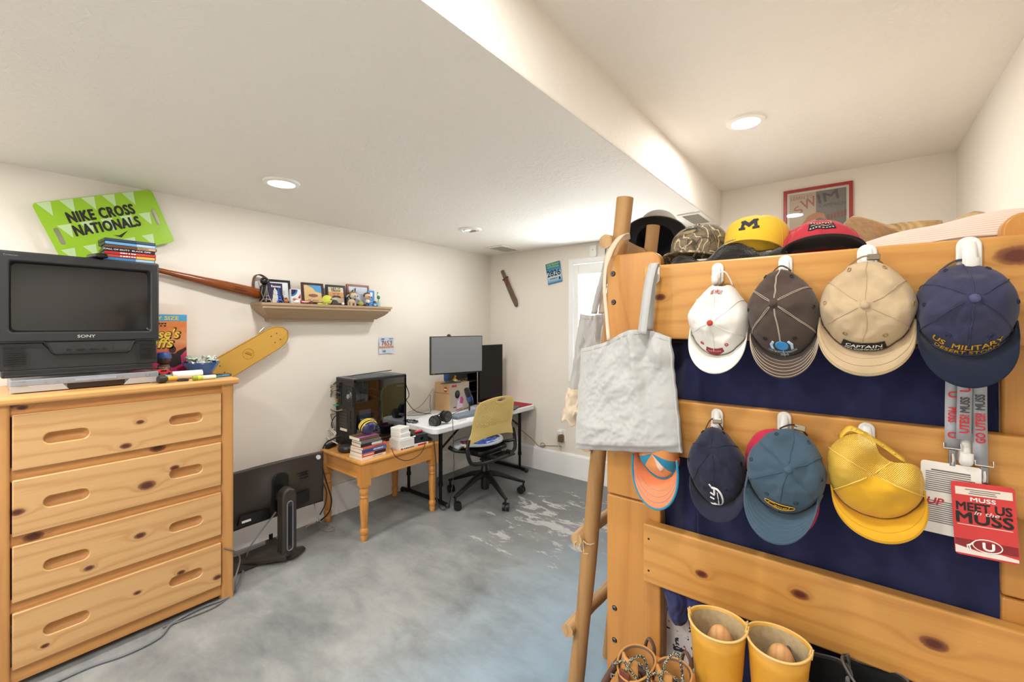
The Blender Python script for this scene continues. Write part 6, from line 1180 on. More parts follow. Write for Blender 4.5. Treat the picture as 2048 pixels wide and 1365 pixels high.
# red cap behind, slate cap in front
c_, w_, h_, L_ = hung((1484, 1640, 858, 1076), .27, 1.30); RC_ = fabric('cap_red', '#c2304a', .15, 900, .15)
k = Cap('baseball_hat', 'bright red cap mostly hidden behind the slate blue cap', c_+V((-.002, .014, 0)), (0, R(-7), 0), w_*.95, h_*.95, .035, RC_, (), .8, notch=.1, grp=CAPG).crown().brim(L_, RC_, fwd=.02, curve=.012).seams(RC_)
c_, w_, h_, L_ = hung((1492, 1655, 862, 1088), .26, 1.25); SB_ = fabric('cap_slate', '#43596a', .25, 900, .25)
k = Cap('baseball_hat', 'faded slate blue cap with a gold script patch on the middle board', c_+V((0, -.045, 0)), (R(-17), R(8), 0), w_*.98, h_, .085, SB_, [(.0, .07, .025, .03), (-.04, -.02, .014, .03), (.045, -.01, .012, .03)], .76, notch=.12, grp=CAPG, apex=(.01, .0), wob=.008, taper=.2).crown().brim(L_, SB_, Wb=w_*.92, fwd=.05, curve=.02).seams(SB_, .0011).button(SB_).eyelets(mat('eyelet_slate', '#2b3c48', .7)).brim_stitch(mat('thread_slate', '#54697a', .8), (.2, .35, .5, .65, .8, .93))
k.strap(mat('strap_black', '#1e1d22', .5), 24, .016, .008, buckle=mat('buckle_brass')); k.patch([(.037*cos(j*.26), .098+.0085*sin(j*.26)) for j in range(24)], INK, off=.002); k.txt('Camel', GO, .098, .056, .011, off=.0042, shear=.35, bold=.02); f = k.pol(-90, .0042); MB().tube([f(.038*cos(j*.26), -(.098+.009*sin(j*.26))) for j in range(24)], .0009, 5, closed=True).build('patch_rim', GO, k.t)
# yellow mesh cap
def meshmat():
    g = N('cap_yellowmesh'); co = g.co(scale=(850, 850, 850)); s = g.n('SeparateXYZ', {0: co})
    a = g.math('ABSOLUTE', g.math('SINE', g.math('ADD', s.outputs[0], s.outputs[2]))); b2 = g.math('ABSOLUTE', g.math('SINE', g.math('SUBTRACT', s.outputs[0], s.outputs[2])))
    h = g.math('GREATER_THAN', g.math('MULTIPLY', a, b2), .60); g.P('Base Color', lin('#e0ba4a')+(1,)); g.P('Roughness', .6); g.P('Alpha', g.math('SUBTRACT', 1.0, h)); return g.m
c_, w_, h_, L_ = hung((1652, 1858, 872, 1090), .2, 1.25); YM = meshmat(); YC_ = fabric('cap_yellow', '#e0ab2c', .12, 900, .12)
k = Cap('trucker_hat', 'bright yellow mesh backed trucker cap with a snap strap on the middle board', c_+V((-.002, -.026, 0)), (R(-12), R(-8), 0), w_*.98, h_*.98, .085, YC_, [(.012, .02, .045, .033), (.055, -.02, -.012, .03), (-.045, .02, -.02, .035), (.03, -.055, .015, .02)], .78, notch=.74, na=50, nw=.6, grp=CAPG, mback=YM, back=lambda a: sin(a) > -.42, wob=.006).crown(96, 30).brim(L_, YC_, Wb=w_*.98, fwd=.03, curve=.012)
k.seams(mat('seam_yellow', '#e9c558', .7), .0015, ang=(35, 145, 205, 335)).brim_stitch(mat('thread_yellow', '#d09a20', .8), (.5, .9))
a0 = k.c(R(62), k.tmax(R(62))); a1 = V((-.052, -.02, h_/2-.005)); q = sm([V((-.05, -.02, .078)), V((-.034, -.034, .096)), V((-.018, -.036, .097)), V((.018, -.026, .070)), V((.060, -.016, .030))], 5); SNAP = mat('snap_yellow', '#e6bb45', .4)
st = MB().ribbon(q, V((0, .5, 1)), .014).build('snap_strap', SNAP, k.t, solid=.0025, smooth=60)
for j in range(6): p = q[8+j*2]; MB().ell((p.x, p.y-.003, p.z), (.003, .002, .003), 8, 6).build('snap_stud', SNAP, st)

# caps lying on the top bunk (same cap turned upright)
UP = lambda yaw, tilt=0, roll=0: (Matrix.Rotation(R(yaw), 4, 'Z') @ Matrix.Rotation(R(roll), 4, 'Y') @ Matrix.Rotation(R(-90+tilt), 4, 'X')).to_euler()
TOPZ = 1.585
def upc(px, py, Y, z): p = P(px, py, Y=Y); return V((p.x, Y, z))
def camo():
    g = N('cap_camo'); co = g.co(scale=(1, 1, 1)); n0 = g.noise(co, 18, 3, 1.5)
    w = g.n('TexWave'); g.set(w, 'Vector', co); w.inputs['Scale'].default_value = 9; w.inputs['Distortion'].default_value = 34; w.inputs['Detail'].default_value = 3; w.inputs['Detail Scale'].default_value = .7
    v = g.n('TexVoronoi', feature='DISTANCE_TO_EDGE'); g.set(v, 'Vector', co); v.inputs['Scale'].default_value = 26
    c = g.ramp(n0, [(.35, lin('#4d4236')), (.5, lin('#7b6d58')), (.65, lin('#8f8168'))]); c = g.mix(g.ramp(w.outputs[1], [(.9, 0.0), (.97, 1.0)]), c, lin('#d2c29c')); c = g.mix(g.ramp(v.outputs[0], [(.01, .8), (.03, 0.0)]), c, lin('#3a3128')); g.P('Base Color', c); g.P('Roughness', .85); return g.m
CM = camo()
CAPT = 'caps lying along the top bunk'
k = Cap('baseball_hat', 'tan camouflage cap lying on black fur at the left end of the top bunk', upc(1400, 490, 1.56, 1.675), UP(-8, 8), .18, .20, .112, CM, [(.06, -.02, .012, .03)], .62, notch=.1, grp=CAPT, flat=.2).crown().brim(.065, CM, Wb=.18, fwd=.028, curve=.04, edge=CM).seams(mat('seam_camo', '#93835f', .8)).button(CM)
k.patch([(.032*cos(j*.3), .062+.02*sin(j*.3)) for j in range(21)], mat('patch_camo', '#9d8a66', .8), off=.0015); k.patch(rect(-.034, .034, .052, .062), mat('patch_green', '#1f3f3c', .7), off=.0034)
YW = fabric('cap_maize', '#eec63c', .1, 900, .12)
k = Cap('baseball_hat', 'maize yellow cap with a navy block letter M on the top bunk', upc(1514, 478, 1.55, 1.672), UP(-4, 4), .185, .21, .118, YW, [(.05, .02, .012, .04)], .6, notch=.1, grp=CAPT, flat=.15).crown().brim(.06, YW, Wb=.182, fwd=.034, curve=.045).seams(YW, ang=(30, 150, 210, 330)).button(YW)
vv = .092
def mpoly(sx, dz): return [(-1, -1), (-.35, -1), (-.35, -.62), (-.52, -.62), (-.52, .2), (0, -.55), (.52, .2), (.52, -.62), (.35, -.62), (.35, -1), (1, -1), (1, -.62), (.84, -.62), (.84, .62), (1, .62), (1, 1), (.5, 1), (0, .25), (-.5, 1), (-1, 1), (-1, .62), (-.84, .62), (-.84, -.62), (-1, -.62)]
bmv = MB(); o_ = mpoly(1, 1); bmv.plate([(x*.031, z*.0195) for x, z in o_], [], 0, .0018); f = k.pol(-90, .0018)
vs_ = [f(v.x, -(vv-v.y))+V((0, 0, 0)) for v in bmv.v]; f2_ = k.pol(-90, .0036); vs_ = [(f2_ if v.z > .001 else f)(v.x, -(vv-v.y)) for v in bmv.v]; MB()._add(vs_, bmv.f).build('block_letter', mat('letter_navy', '#2b2c3e', .7), k.t, smooth=0)
RC2 = fabric('cap_coral', '#c23a46', .12, 900, .12); BK2 = fabric('cap_charcoal', '#2e2a2c', .15, 900, .15)
k = Cap('baseball_hat', 'coral red cap with a dark brim and striped black badge on the top bunk', upc(1640, 495, 1.53, 1.647), UP(5, -4), .20, .20, .10, RC2, [(.07, -.02, .025, .03), (-.075, -.03, .015, .025), (.06, .05, .02, .04)], .66, notch=.1, grp=CAPT, wob=.008, flat=.25).crown().brim(.07, BK2, Wb=.205, fwd=.022, curve=.035).seams(RC2, ang=(30, 90, 150, 210, 270, 330)).button(RC2)
k.patch(rect(-.037, .037, .062, .094), INK, off=.0018); WT = mat('thread_white', '#e9e6e0', .7); f = k.pol(-90, .0036)
for j in range(8): u = -.03+j*.0085; [MB()._add([f(u-.003, -v0_), f(u+.003, -v0_), f(u, -v1_)], [(0, 1, 2)]).build('badge_tooth', WT, k.t, smooth=0, solid=.0006) for v0_, v1_ in ((.0645, .069), (.0915, .087))]
for j, cl in enumerate(('#d9a23a', '#c8507a', '#3f8fb0')): MB().tube([f(-.03+.009*i, -(.075+.004*j+.004*sin(i*1.7+j*2))) for i in range(8)], .0009, 5).build('badge_line', mat('thread_%d' % j, cl, .6), k.t)
# black fur hat
FUR = mat('fur_black', '#1a1715', 1.0, sheen=.6, bump=1, bscale=260)
fx = T('fur_hat', 'flat black fur hat lying under the camouflage and yellow caps', 'hat', upc(1448, 505, 1.445, 1.60), 0)
b = MB()
def fur(u, v):
    a = 2*pi*u; rr = sin(pi*v)**.7; x = .165*rr*cos(a); y = .05*rr*sin(a); hh = .040+.012*sin(x*38+.6)+.045*x; z = hh*(1-cos(pi*v)); n = .006*NZ.noise(V((x*60, y*60, z*60)))+.003*NZ.noise(V((x*200, y*200, z*200)))
    return V((x+n, y+n, max(0, z+n*(v > .3))))
b.surf(fur, 120, 40, cu=True); b.build('fur_body', FUR, fx, smooth=60)
# grey wide brimmed hat seen from below
GH = fabric('hat_grey', '#857b70', .2, 500, .2); GHU = mat('hat_under', '#15171c', .85)
gh = T('brimmed_hat', 'grey wide brimmed hat with a dark underside propped behind the ladder top', 'hat', P(1311, 484, Y=1.84), (Matrix.Rotation(R(12), 4, 'Z') @ Matrix.Rotation(R(-50), 4, 'X')).to_euler())
b = MB(); b.surf(lambda u, v: (lambda a, r: V((r*cos(a), r*sin(a)*1.05, .02*(cos(2*a))*((r-.085)/.06)+.035*((r-.085)/.06)**2*-1)))(2*pi*u, .085+.055*v), 48, 8, cu=True); br = b.build('brim', GH, gh, smooth=60, solid=.003)
b = MB(); b.surf(lambda u, v: (lambda a, r: V((r*cos(a), r*sin(a)*1.05, .02*(cos(2*a))*((r-.085)/.06)+.035*((r-.085)/.06)**2*-1-.004)))(2*pi*u, .080+.058*v), 48, 8, cu=True); b.build('brim_lining', GHU, gh, smooth=60)
MB().lathe([(.086, 0), (.086, .05), (.084, .12), (.07, .145), (0, .138)], 40, caps=False, sy=1.05).build('crown', GH, gh, solid=.003); MB().lathe([(.082, -.002), (.080, .05), (.076, .10), (0, .112)], 36, caps=False, sy=1.05).build('lining', GHU, gh)
# straw hat
def straw():
    g = N('straw'); co = g.co(); ln = g.n('VectorMath', {0: co}, operation='LENGTH').outputs['Value']; w = g.math('SINE', g.math('MULTIPLY', ln, 1800)); n = g.noise(co, 60, 4); f = g.math('ADD', g.math('MULTIPLY', w, .2), n, True)
    g.P('Base Color', g.mix(f, lin('#a5814d'), lin('#d6b98a'))); g.P('Roughness', .75); g.bump(w, .4, .002); return g.m
ST = straw(); hp_ = P(1826, 470, Y=1.70)
so = T('straw_hat', 'woven straw hat with a curled brim lying behind the striped pillow', 'hat', (hp_.x, 1.78, 1.705), (Matrix.Rotation(R(28), 4, 'Z') @ Matrix.Rotation(R(6), 4, 'X')).to_euler())
b = MB(); b.surf(lambda u, v: (lambda a, r, q: V((r*cos(a), r*sin(a)*1.25, -.02+.10*q**1.2*abs(cos(a))**1.5-.03*q*abs(sin(a)))))(2*pi*u, (.075+.085*v), v), 64, 14, cu=True); b.build('brim', ST, so, smooth=60, solid=.004)
MB().lathe([(.076, -.02), (.07, .02), (.06, .05), (.04, .04), (0, .035)], 40, caps=False, sy=1.25).build('crown', ST, so, solid=.004); MB().lathe([(.077, -.018), (.075, .003)], 40, caps=False, sy=1.25).build('hat_band', mat('straw_band', '#6b4a2a', .6), so)
# striped pillow
def strp():
    g = N('pillow_stripe'); s = g.n('SeparateXYZ', {0: g.co()}); w = g.math('SINE', g.math('ADD', g.math('MULTIPLY', s.outputs[2], 620), g.math('MULTIPLY', s.outputs[1], 420))); f = g.ramp(g.math('ADD', g.math('MULTIPLY', w, .5), .5), [(.3, 0.0), (.6, 1.0)])
    g.P('Base Color', g.mix(f, lin('#e2c0ae'), lin('#efdfd2'))); g.P('Roughness', .9); g.P('Sheen Weight', .2); return g.m
pl = T('pillow', 'pale pink striped pillow behind the right end of the top board', 'pillow', (.195, 1.60, TOPZ), R(-3))
def pil(u, v):
    a = 2*pi*u; s = sin(pi*v); cx, cy = cos(a), sin(a); k_ = (abs(cx)**4+abs(cy)**4)**-.25
    rr = s**.55; x = .235*rr*cx*k_; y = .155*rr*cy*k_; e = 1-(max(abs(x)/.235, abs(y)/.155))**3
    z = .068-.062*cos(pi*v)*max(.08, e)**.8*(1+.35*x/.235)+.006*NZ.noise(V((x*12, y*12, v*3)))
    return V((x, y, max(.002, z*(1+.12*x/.235))))
MB().surf(pil, 96, 40, cu=True).build('cover', strp(), pl, smooth=70)

# ------------------------------------------------------------------ tote bags
TG = fabric('tote_grey', '#c3c3c1', .12, 1300, .35); TG2 = fabric('tote_warm_grey', '#b9b6b2', .12, 1300, .3); TCR = fabric('tote_cream', '#e0cdb4', .12, 1300, .3)  # rear tote is a slightly darker, warmer grey cloth
def bag(name, lab, poly, Y, thick, m, sd, n=70, wr=1.0, top=None):
    """poly: four corners tl, tr, br, bl in the picture, at depth Y"""
    q = [P(x, y, Y=Y) for x, y in poly]; c = (q[0]+q[1]+q[2]+q[3])/4; t = T(name, lab, 'tote bag', (c.x, Y, q[2].z))
    o = V((c.x, Y, q[2].z))
    def pt(u, v, side):
        a = q[0].lerp(q[1], u); d = q[3].lerp(q[2], u); p = a.lerp(d, v)-o
        e = sin(pi*min(1, max(0, u)))**.5; bul = thick*(e*(.28+.72*v**.8)*(1-max(0, v-.9)*8))
        w = wr*e*(.010*NZ.noise(V((u*4+sd, v*3, sd)))+.006*NZ.noise(V((u*9+v*6, v*8, sd+2)))+.0025*NZ.noise(V((u*30, v*26, sd+5))))
        fold = wr*.012*exp(-((u-.62-.12*v)/.05)**2)*(1-v)*1.2+wr*.008*exp(-((u-.2+.08*v)/.06)**2)*(1-.5*v)
        z_sag = (top(u) if top else -.012*sin(pi*u))*max(0, 1-v)**1.5; w += .022*exp(-((u-.86)/.10)**2-((v-.16)/.12)**2)-.03*exp(-((u-.80+.3*v)/.035)**2)*max(0, 1-3.2*v)+.010*exp(-((v-.93)/.02)**2)*e+.006*exp(-((v-.74-.10*u)/.03)**2)*e*(.5+.5*sin(u*7))
        return V((p.x+.004*NZ.noise(V((v*9, u*3, sd+8))), p.y-side*(bul+w+fold)-.0, p.z+z_sag))
    b = MB(); b.surf(lambda u, v: pt(u, v, 1), n, n); t_front = b.build('front_panel', m, t, smooth=70, solid=.0015)
    b = MB(); b.surf(lambda u, v: pt(u, v, -.35), 30, 30); b.build('back_panel', m, t, smooth=70, solid=.0015)
    b = MB(); b.tube([pt(i/30, .035, 1)+V((0, -.001, 0)) for i in range(31)], .0009, 4); b.build('hem_stitch', mat('tote_thread', '#a9a9a6', .8), t)
    [MB().tube([pt(uu, i/30, 1) for i in range(31)], .0028, 6).build('side_seam', m, t) for uu in (.012, .988)]
    return t, o, pt
tt, o_, pt = bag('tote_bag', 'large crinkled light grey tote bag hanging from the top left board', [(1163, 694), (1343, 668), (1366, 906), (1152, 898)], 1.285, .05, TG, 3, 110, 1.3, lambda u: .034*exp(-((u-.62)/.28)**2)-.006-.012*max(0, u-.85)*6)
def strapR(par, o_, pts, w, m, side=None, nm='strap'):
    q = sm([p-o_ for p in pts], 8); return MB().ribbon(q, side or V((1, 0, .0)), w).build(nm, m, par, smooth=60, solid=.003)
strapR(tt, o_, [P(1284, 668, Y=1.25), P(1290, 620, Y=1.26), P(1297, 570, Y=1.27), P(1305, 535, Y=1.285), P(1310, 527, Y=1.30), P(1311, 534, Y=1.315)], .028, TG, V((1, -.2, -.08)))
strapR(tt, o_, [P(1297, 662, Y=1.31), P(1300, 610, Y=1.30), P(1304, 560, Y=1.295), P(1308, 535, Y=1.295), P(1311, 529, Y=1.305)], .026, TG, V((1, .2, -.08)))
strapR(tt, o_, [P(1217, 680, Y=1.262), P(1213, 630, Y=1.285), P(1209, 580, Y=1.30), P(1211, 540, Y=1.32), P(1218, 510, Y=1.345), P(1230, 487, Y=1.365), P(1243, 472, Y=1.39), P(1252, 470, Y=1.41), P(1254, 480, Y=1.43)], [.011]*26+[.013, .015, .018, .02, .022]+[.024]*34, TCR, V((1, .25, .25)))
tt, o_, pt = bag('tote_bag', 'narrow grey and cream tote bag hanging behind the large grey tote', [(1161, 628), (1222, 622), (1232, 850), (1132, 838)], 1.47, .03, TG2, 11, 50, 1.6)
strapR(tt, o_, [P(1188, 628, Y=1.45), P(1196, 590, Y=1.44), P(1206, 555, Y=1.43), P(1214, 520, Y=1.42), P(1222, 490, Y=1.41)], .022, TG2, V((1, .2, 0))); strapR(tt, o_, [P(1203, 628, Y=1.475), P(1206, 590, Y=1.47), P(1211, 550, Y=1.46), P(1218, 515, Y=1.44), P(1224, 490, Y=1.42)], .022, TCR, V((1, .2, 0)))
b = MB(); b.surf(lambda u, v: (pt(-.06+.42*u, .70+.34*v, 1)+V((.006*NZ.noise(V((u*5, v*5, 1))), -.006+.012*NZ.noise(V((u*6, v*6, 4))), .01*sin(u*9)*v))), 20, 20); b.build('cream_corner', TCR, tt, smooth=50, solid=.003)

# ------------------------------------------------------------------ lanyard and badges
LY = 1.318; LG = mat('lanyard_grey', '#a2a4aa', .55, grain=.08, gscale=400); LRD = mat('lanyard_red', '#c3202b', .5); LBK = mat('lanyard_dark', '#3a3a40', .5)
ly = T('lanyard', 'grey printed lanyard with red lettering hanging under the big navy cap', 'lanyard', P(1930, 900, Y=LY)); lo = V(ly.location)
def band(x0, y0, x1, y1, wpx, nm='band', dy=0.0, marks=()):
    a, c = P(x0, y0, Y=LY+dy)-lo, P(x1, y1, Y=LY+dy)-lo; w = (P(x1+wpx/2, y1, Y=LY)-P(x1-wpx/2, y1, Y=LY)).length; ax = (a-c).normalized(); sd = V((0, -1, 0)).cross(ax).normalized()
    q = MB().ribbon([a.lerp(c, t/8)+V((0, .002*sin(t*1.3), 0)) for t in range(9)], sd, w).build(nm, LG, ly, solid=.0015)
    for (st, f, hh, ll, m, flip) in marks: text(st, m, q, a.lerp(c, f)+V((0, -.0035, 0)), w=ll, h=hh, plane=(ax*flip, V((0, -1, 0)).cross(ax)*flip*-1*-1 if False else (ax*flip).cross(V((0, -1, 0)))*-1), bold=.03)
    return q
band(1908, 560, 1904, 897, 30, dy=.004, marks=[('MUSS', .80, .014, .032, LRD, -1), ('U', .92, .014, .012, LRD, -1), ('U', .68, .014, .012, LRD, -1)])
band(1936, 560, 1927, 880, 30, dy=-.004, marks=[('UTES!', .90, .014, .038, LRD, 1), ('MUSS', .78, .014, .032, LBK, 1), ('U', .68, .015, .012, LRD, 1)])
band(1956, 560, 1961, 931, 30, dy=0, marks=[('GO UTES!', .80, .014, .062, LRD, 1), ('MUSS', .66, .014, .032, LBK, 1)])
def clip(px, py):
    p = P(px, py, Y=LY)-lo; q = MB(); q.tube([(p.x-.013, 0, p.z+.017), (p.x-.013, -.002, p.z+.006), (p.x+.013, -.002, p.z+.006), (p.x+.013, 0, p.z+.017)], .002, 6); q.build('ring', CHROME, ly)
    MB().box(p.x-.006, p.x+.006, -.006, .0, p.z-.032, p.z+.004).build('clip', STEEL, ly, smooth=0, bevel=.0015); MB().tube([(p.x, -.006, p.z-.004), (p.x, -.009, p.z-.015), (p.x, -.006, p.z-.028)], .0025, 6).build('clip_spring', CHROME, ly)
clip(1904, 903); clip(1968, 938)
def badge(lab, poly, dy, m):
    q = [P(x, y, Y=LY+dy) for x, y in poly]; c = sum(q, V((0, 0, 0)))/4; t = T('badge', lab, 'badge', c, 0); w = ((q[1]-q[0]).length+(q[2]-q[3]).length)/2; h = ((q[0]-q[3]).length+(q[1]-q[2]).length)/2; a = math.atan2(q[1].z-q[0].z, q[1].x-q[0].x); t.rotation_euler = (0, -a, 0)
    MB().prism(rrect(-w/2, w/2, -h/2, h/2, .006, 4), 0, .002, M=FACE).build('card', m, t, smooth=0); return t, w, h
t, w, h = badge('white card of fine print clipped to the lanyard behind the red card', [(1842, 919), (1966, 938), (1958, 1085), (1838, 1059)], -.004, mat('card_ivory', '#e9e4dd', .35))
random.seed(12)
for j in range(26):
    if 11 <= j <= 14: continue
    z = h/2-.018-j*.0045; x1 = w/2-.008-random.random()*.012; MB().box(-w/2+.008 if j else -.03, x1 if j else .03, -.0026, -.002, z-.0009 if j else z-.0016, z+.0009 if j else z+.0016).build('print_line', mat('print_grey', '#6d6a68', .6), t, smooth=0)
text('UP', LRD, t, (-.022, -.0026, -.008), w=.026, h=.014, bold=.03, shear=.2)
t, w, h = badge('red plastic card with big black lettering clipped to the lanyard', [(1908, 962), (2036, 978), (2033, 1129), (1903, 1105)], -.012, mat('card_red', '#cf3a38', .25))
MB().box(-w/2+.006, w/2-.004, -.0028, -.002, h/2-.026, h/2-.010).build('name_strip', mat('card_strip', '#e9d9cc', .4), t, smooth=0)
for z, l in ((h/2-.014, .05), (h/2-.018, .036), (h/2-.022, .04)): MB().box(-l/2, l/2, -.0034, -.0028, z-.0007, z+.0007).build('print_line', mat('print_grey'), t, smooth=0)
Mk = mat('card_black', '#1c1614', .35); text('MUSS', WINK, t, (0, -.0026, h/2-.034), w=.036, h=.008, bold=.03); text('MEET US', Mk, t, (0, -.0026, h/2-.05), w=w*.86, h=.017, bold=.035); text('MUSS', Mk, t, (0, -.0026, h/2-.073), w=w*.88, h=.022, bold=.04); text('in the', mat('card_pink', '#f0c4bc', .4), t, (.004, -.0034, h/2-.0605), w=.036, h=.008, shear=.3, bold=.02)
MB().box(-w*.43, w*.43, -.0026, -.002, h/2-.089, h/2-.0875).build('print_line', mat('card_pink'), t, smooth=0)
MB().box(-w/2+.001, w/2-.001, -.0024, -.002, -h/2+.016, -h/2+.034).build('crowd_print', mat('card_crowd', '#8a2226', .4, grain=.5, gscale=300), t, smooth=0)
MB().prism([(-w/2+.001, -h/2+.004), (w/2-.001, -h/2+.004), (w/2-.001, -h/2+.010), (.02, -h/2+.014), (-.01, -h/2+.012), (-w/2+.001, -h/2+.020)], .0024, .003, M=FACE).build('white_band', mat('card_white2', '#eadfd6', .4), t, smooth=0)
MB().tube([(.002+.021*cos(j*.3), -.0034, -h/2+.026+.013*sin(j*.3)) for j in range(21)], .001, 5, closed=True).build('emblem_ring', WINK, t); text('U', WINK, t, (.004, -.0034, -h/2+.025), w=.016, h=.015, bold=.05)
for j in range(2): MB().tube([(-.018, -.0034, -h/2+.03-.002*j), (-.024-.003*j, -.0034, -h/2+.022), (-.022-.004*j, -.0034, -h/2+.013)], .0013, 5).build('emblem_feather', WINK, t)

# ------------------------------------------------------------------ bench, boots
BZ = .425
bn = T('shoe_bench', 'low orange pine bench at the foot of the bunk bed under the boots', 'bench', (-.06, 1.13, 0)); BW_ = wood('bench_wood', '#c98040', '#ab6228', 0, 1, 15, (), .35)
MB().box(-.47, .49, -.20, .205, BZ-.03, BZ).build('seat_board', BW_, bn, smooth=0, bevel=.006)
for x in (-.44, .46): MB().box(x-.02, x+.02, -.18, .19, 0, BZ-.03).build('side_panel', BW_, bn, smooth=0, bevel=.004)
MB().box(-.42, .44, .15, .17, .12, BZ-.03).build('back_rail', BW_, bn, smooth=0); MB().box(-.42, .44, -.17, .18, .14, .16).build('lower_shelf', BW_, bn, smooth=0)
def loft(secs, n=36, close_bottom=True):
    """secs: (cx, cy, z, rx, ry, dz) rings; dz(a) optional rim shape"""
    b = MB(); vs = []
    for (cx, cy, z, rx, ry, dz) in secs:
        for j in range(n): a = 2*pi*j/n; vs.append((cx+rx*cos(a), cy+ry*sin(a), z+(dz(a) if dz else 0)))
    fs = [(i*n+j, i*n+(j+1) % n, (i+1)*n+(j+1) % n, (i+1)*n+j) for i in range(len(secs)-1) for j in range(n)]
    if close_bottom: fs.append(tuple(reversed(range(n))))
    b._add(vs, fs); return b
def boot(name, lab, loc, rot, h, rx, ry, m, lin_m, sole_m, rim=None, rim_m=None, flen=.27, grp=None, flare=1.1, vw=1.0):
    t = T(name, lab, 'boot', loc, rot, grp); rimf = rim
    # shaft open at the top, foot pointing to -y
    loft([(0, 0, .02, rx*.85, ry*.95, None), (0, -.005, .06, rx*.86, ry*.95, None), (0, 0, .10, rx*.82, ry*.86, None), (0, 0, h*.62, rx*.93, ry*.93, None), (0, 0, h*.85, rx*1.0, ry*1.0, (lambda a: rimf(a)*.4) if rimf else None), (0, 0, h, rx*flare, ry*flare, rimf)]).build('shaft', m, t, smooth=60, solid=.004, off=-1)
    loft([(0, 0, .03, rx*.7, ry*.8, None), (0, 0, h*.62, rx*.84, ry*.84, None), (0, 0, h*.85, rx-.006, ry-.006, (lambda a: rimf(a)*.4) if rimf else None), (0, 0, h-.004, rx*flare-.0055, ry*flare-.0055, rimf)], close_bottom=True).build('lining', lin_m, t, smooth=60)
    b = MB(); b.surf(lambda u, v: (lambda a, s: V((vw*(.052-.006*s)*cos(a)*(1 if s < .8 else sqrt(max(0, 1-((s-.8)/.2)**2))), .03-s*(flen-.05), max(.018, .02+(.075*(1-s)**.7+.035)*max(0, sin(a))*(1 if s < .8 else sqrt(max(0.02, 1-((s-.8)/.2)**2)))))))(2*pi*u, v), 28, 20, cu=True); b.build('vamp', m, t, smooth=60)
    MB().prism([( (.053-.008*abs(s))*(1)*sx if False else x, y) for x, y in rrect(-.052*vw, .052*vw, -(flen-.01), .07, .05*vw, 6)], 0, .024).build('sole', sole_m, t, bevel=.004)
    pts = [(rx*flare*cos(a), ry*flare*sin(a), h+(rimf(a) if rimf else 0)) for a in [2*pi*j/48 for j in range(48)]]
    MB().tube(pts, .0028, 7, closed=True).build('rim', rim_m or m, t); return t
YB_ = mat('boot_yellow', '#d39a34', .42, grain=.06, gscale=25); YBL = mat('boot_lining', '#b7a27c', .8, grain=.3, gscale=70); GUM = mat('boot_gum', '#8a5a30', .6); YRM = mat('boot_rim', '#e6c27a', .5); CED = wood('cedar', '#d9a56c', '#b87a48', 2, 0, 60, [(.0, 0, .27, .01)], .5)
def cedar(par, x, y, z, w):
    b = MB(); b.surf(lambda u, v: (lambda a, s: V((x+w*cos(a)*(1-max(0, (s-.7)/.3)**2*.5), y+.028*sin(a)*(1-max(0, (s-.7)/.3)**2*.6), z-.2+.2*s)))(2*pi*u, v), 24, 12, cu=True); b._add([], []); return b
for px, py, lab, rz in ((1435, 1247, 'left yellow leather boot with a cedar shoe tree, tall beside the brown laced boots', 8), (1556, 1285, 'right yellow leather boot with a cedar shoe tree beside the black boots', -4)):
    p = P(px, py, Z=.695); rm_ = lambda a: .006*abs(cos(a))**3+.004*sin(a)
    t = boot('work_boot', lab, (p.x, p.y, BZ+.0005), R(rz), .268, .062, .056, YB_, YBL, GUM, rm_, YRM, grp='yellow leather boots on the bench', flare=1.08)
    q = T('shoe_tree', 'cedar shoe tree inside the %s yellow boot' % lab.split()[0], 'shoe tree', (p.x+.006, p.y+.004, BZ+.04), R(rz)); MB().surf(lambda u, v: (lambda a, s: V((.036*cos(a)*sqrt(max(0, 1-s**7)), .026*sin(a)*sqrt(max(0, 1-s**7)), .225*s)))(2*pi*u, sin(v*pi/2)**.7), 28, 24, cu=True).build('block', CED, q, smooth=60)
    for s in (-1, 1): MB().tube([(s*.066, .0, .262), (s*.069, 0, .285), (s*.066, 0, .288), (s*.062, .0, .268)], .004, 6, flat=.6).build('pull_tab', YRM, t)
BB_ = mat('boot_brown', '#5d4536', .6, grain=.15, gscale=40); TN_ = mat('boot_tan', '#c28a4a', .7); BSO = mat('boot_sole', '#2a2320', .7); RB_ = mat('boot_redbrown', '#6f3322', .4)
LACE = mat('lace_dark', '#2a2622', .8)
def lacemat():
    g = N('lace_flecked'); v = g.n('TexVoronoi'); g.set(v, 'Vector', g.co(scale=(650, 650, 650))); v.inputs['Scale'].default_value = 1; g.P('Base Color', g.mix(g.ramp(v.outputs['Color'], [(.62, 0.0), (.68, 1.0)]), lin('#2b2723'), lin('#cfc4a6'))); g.P('Roughness', .85); return g.m
LACE = lacemat()
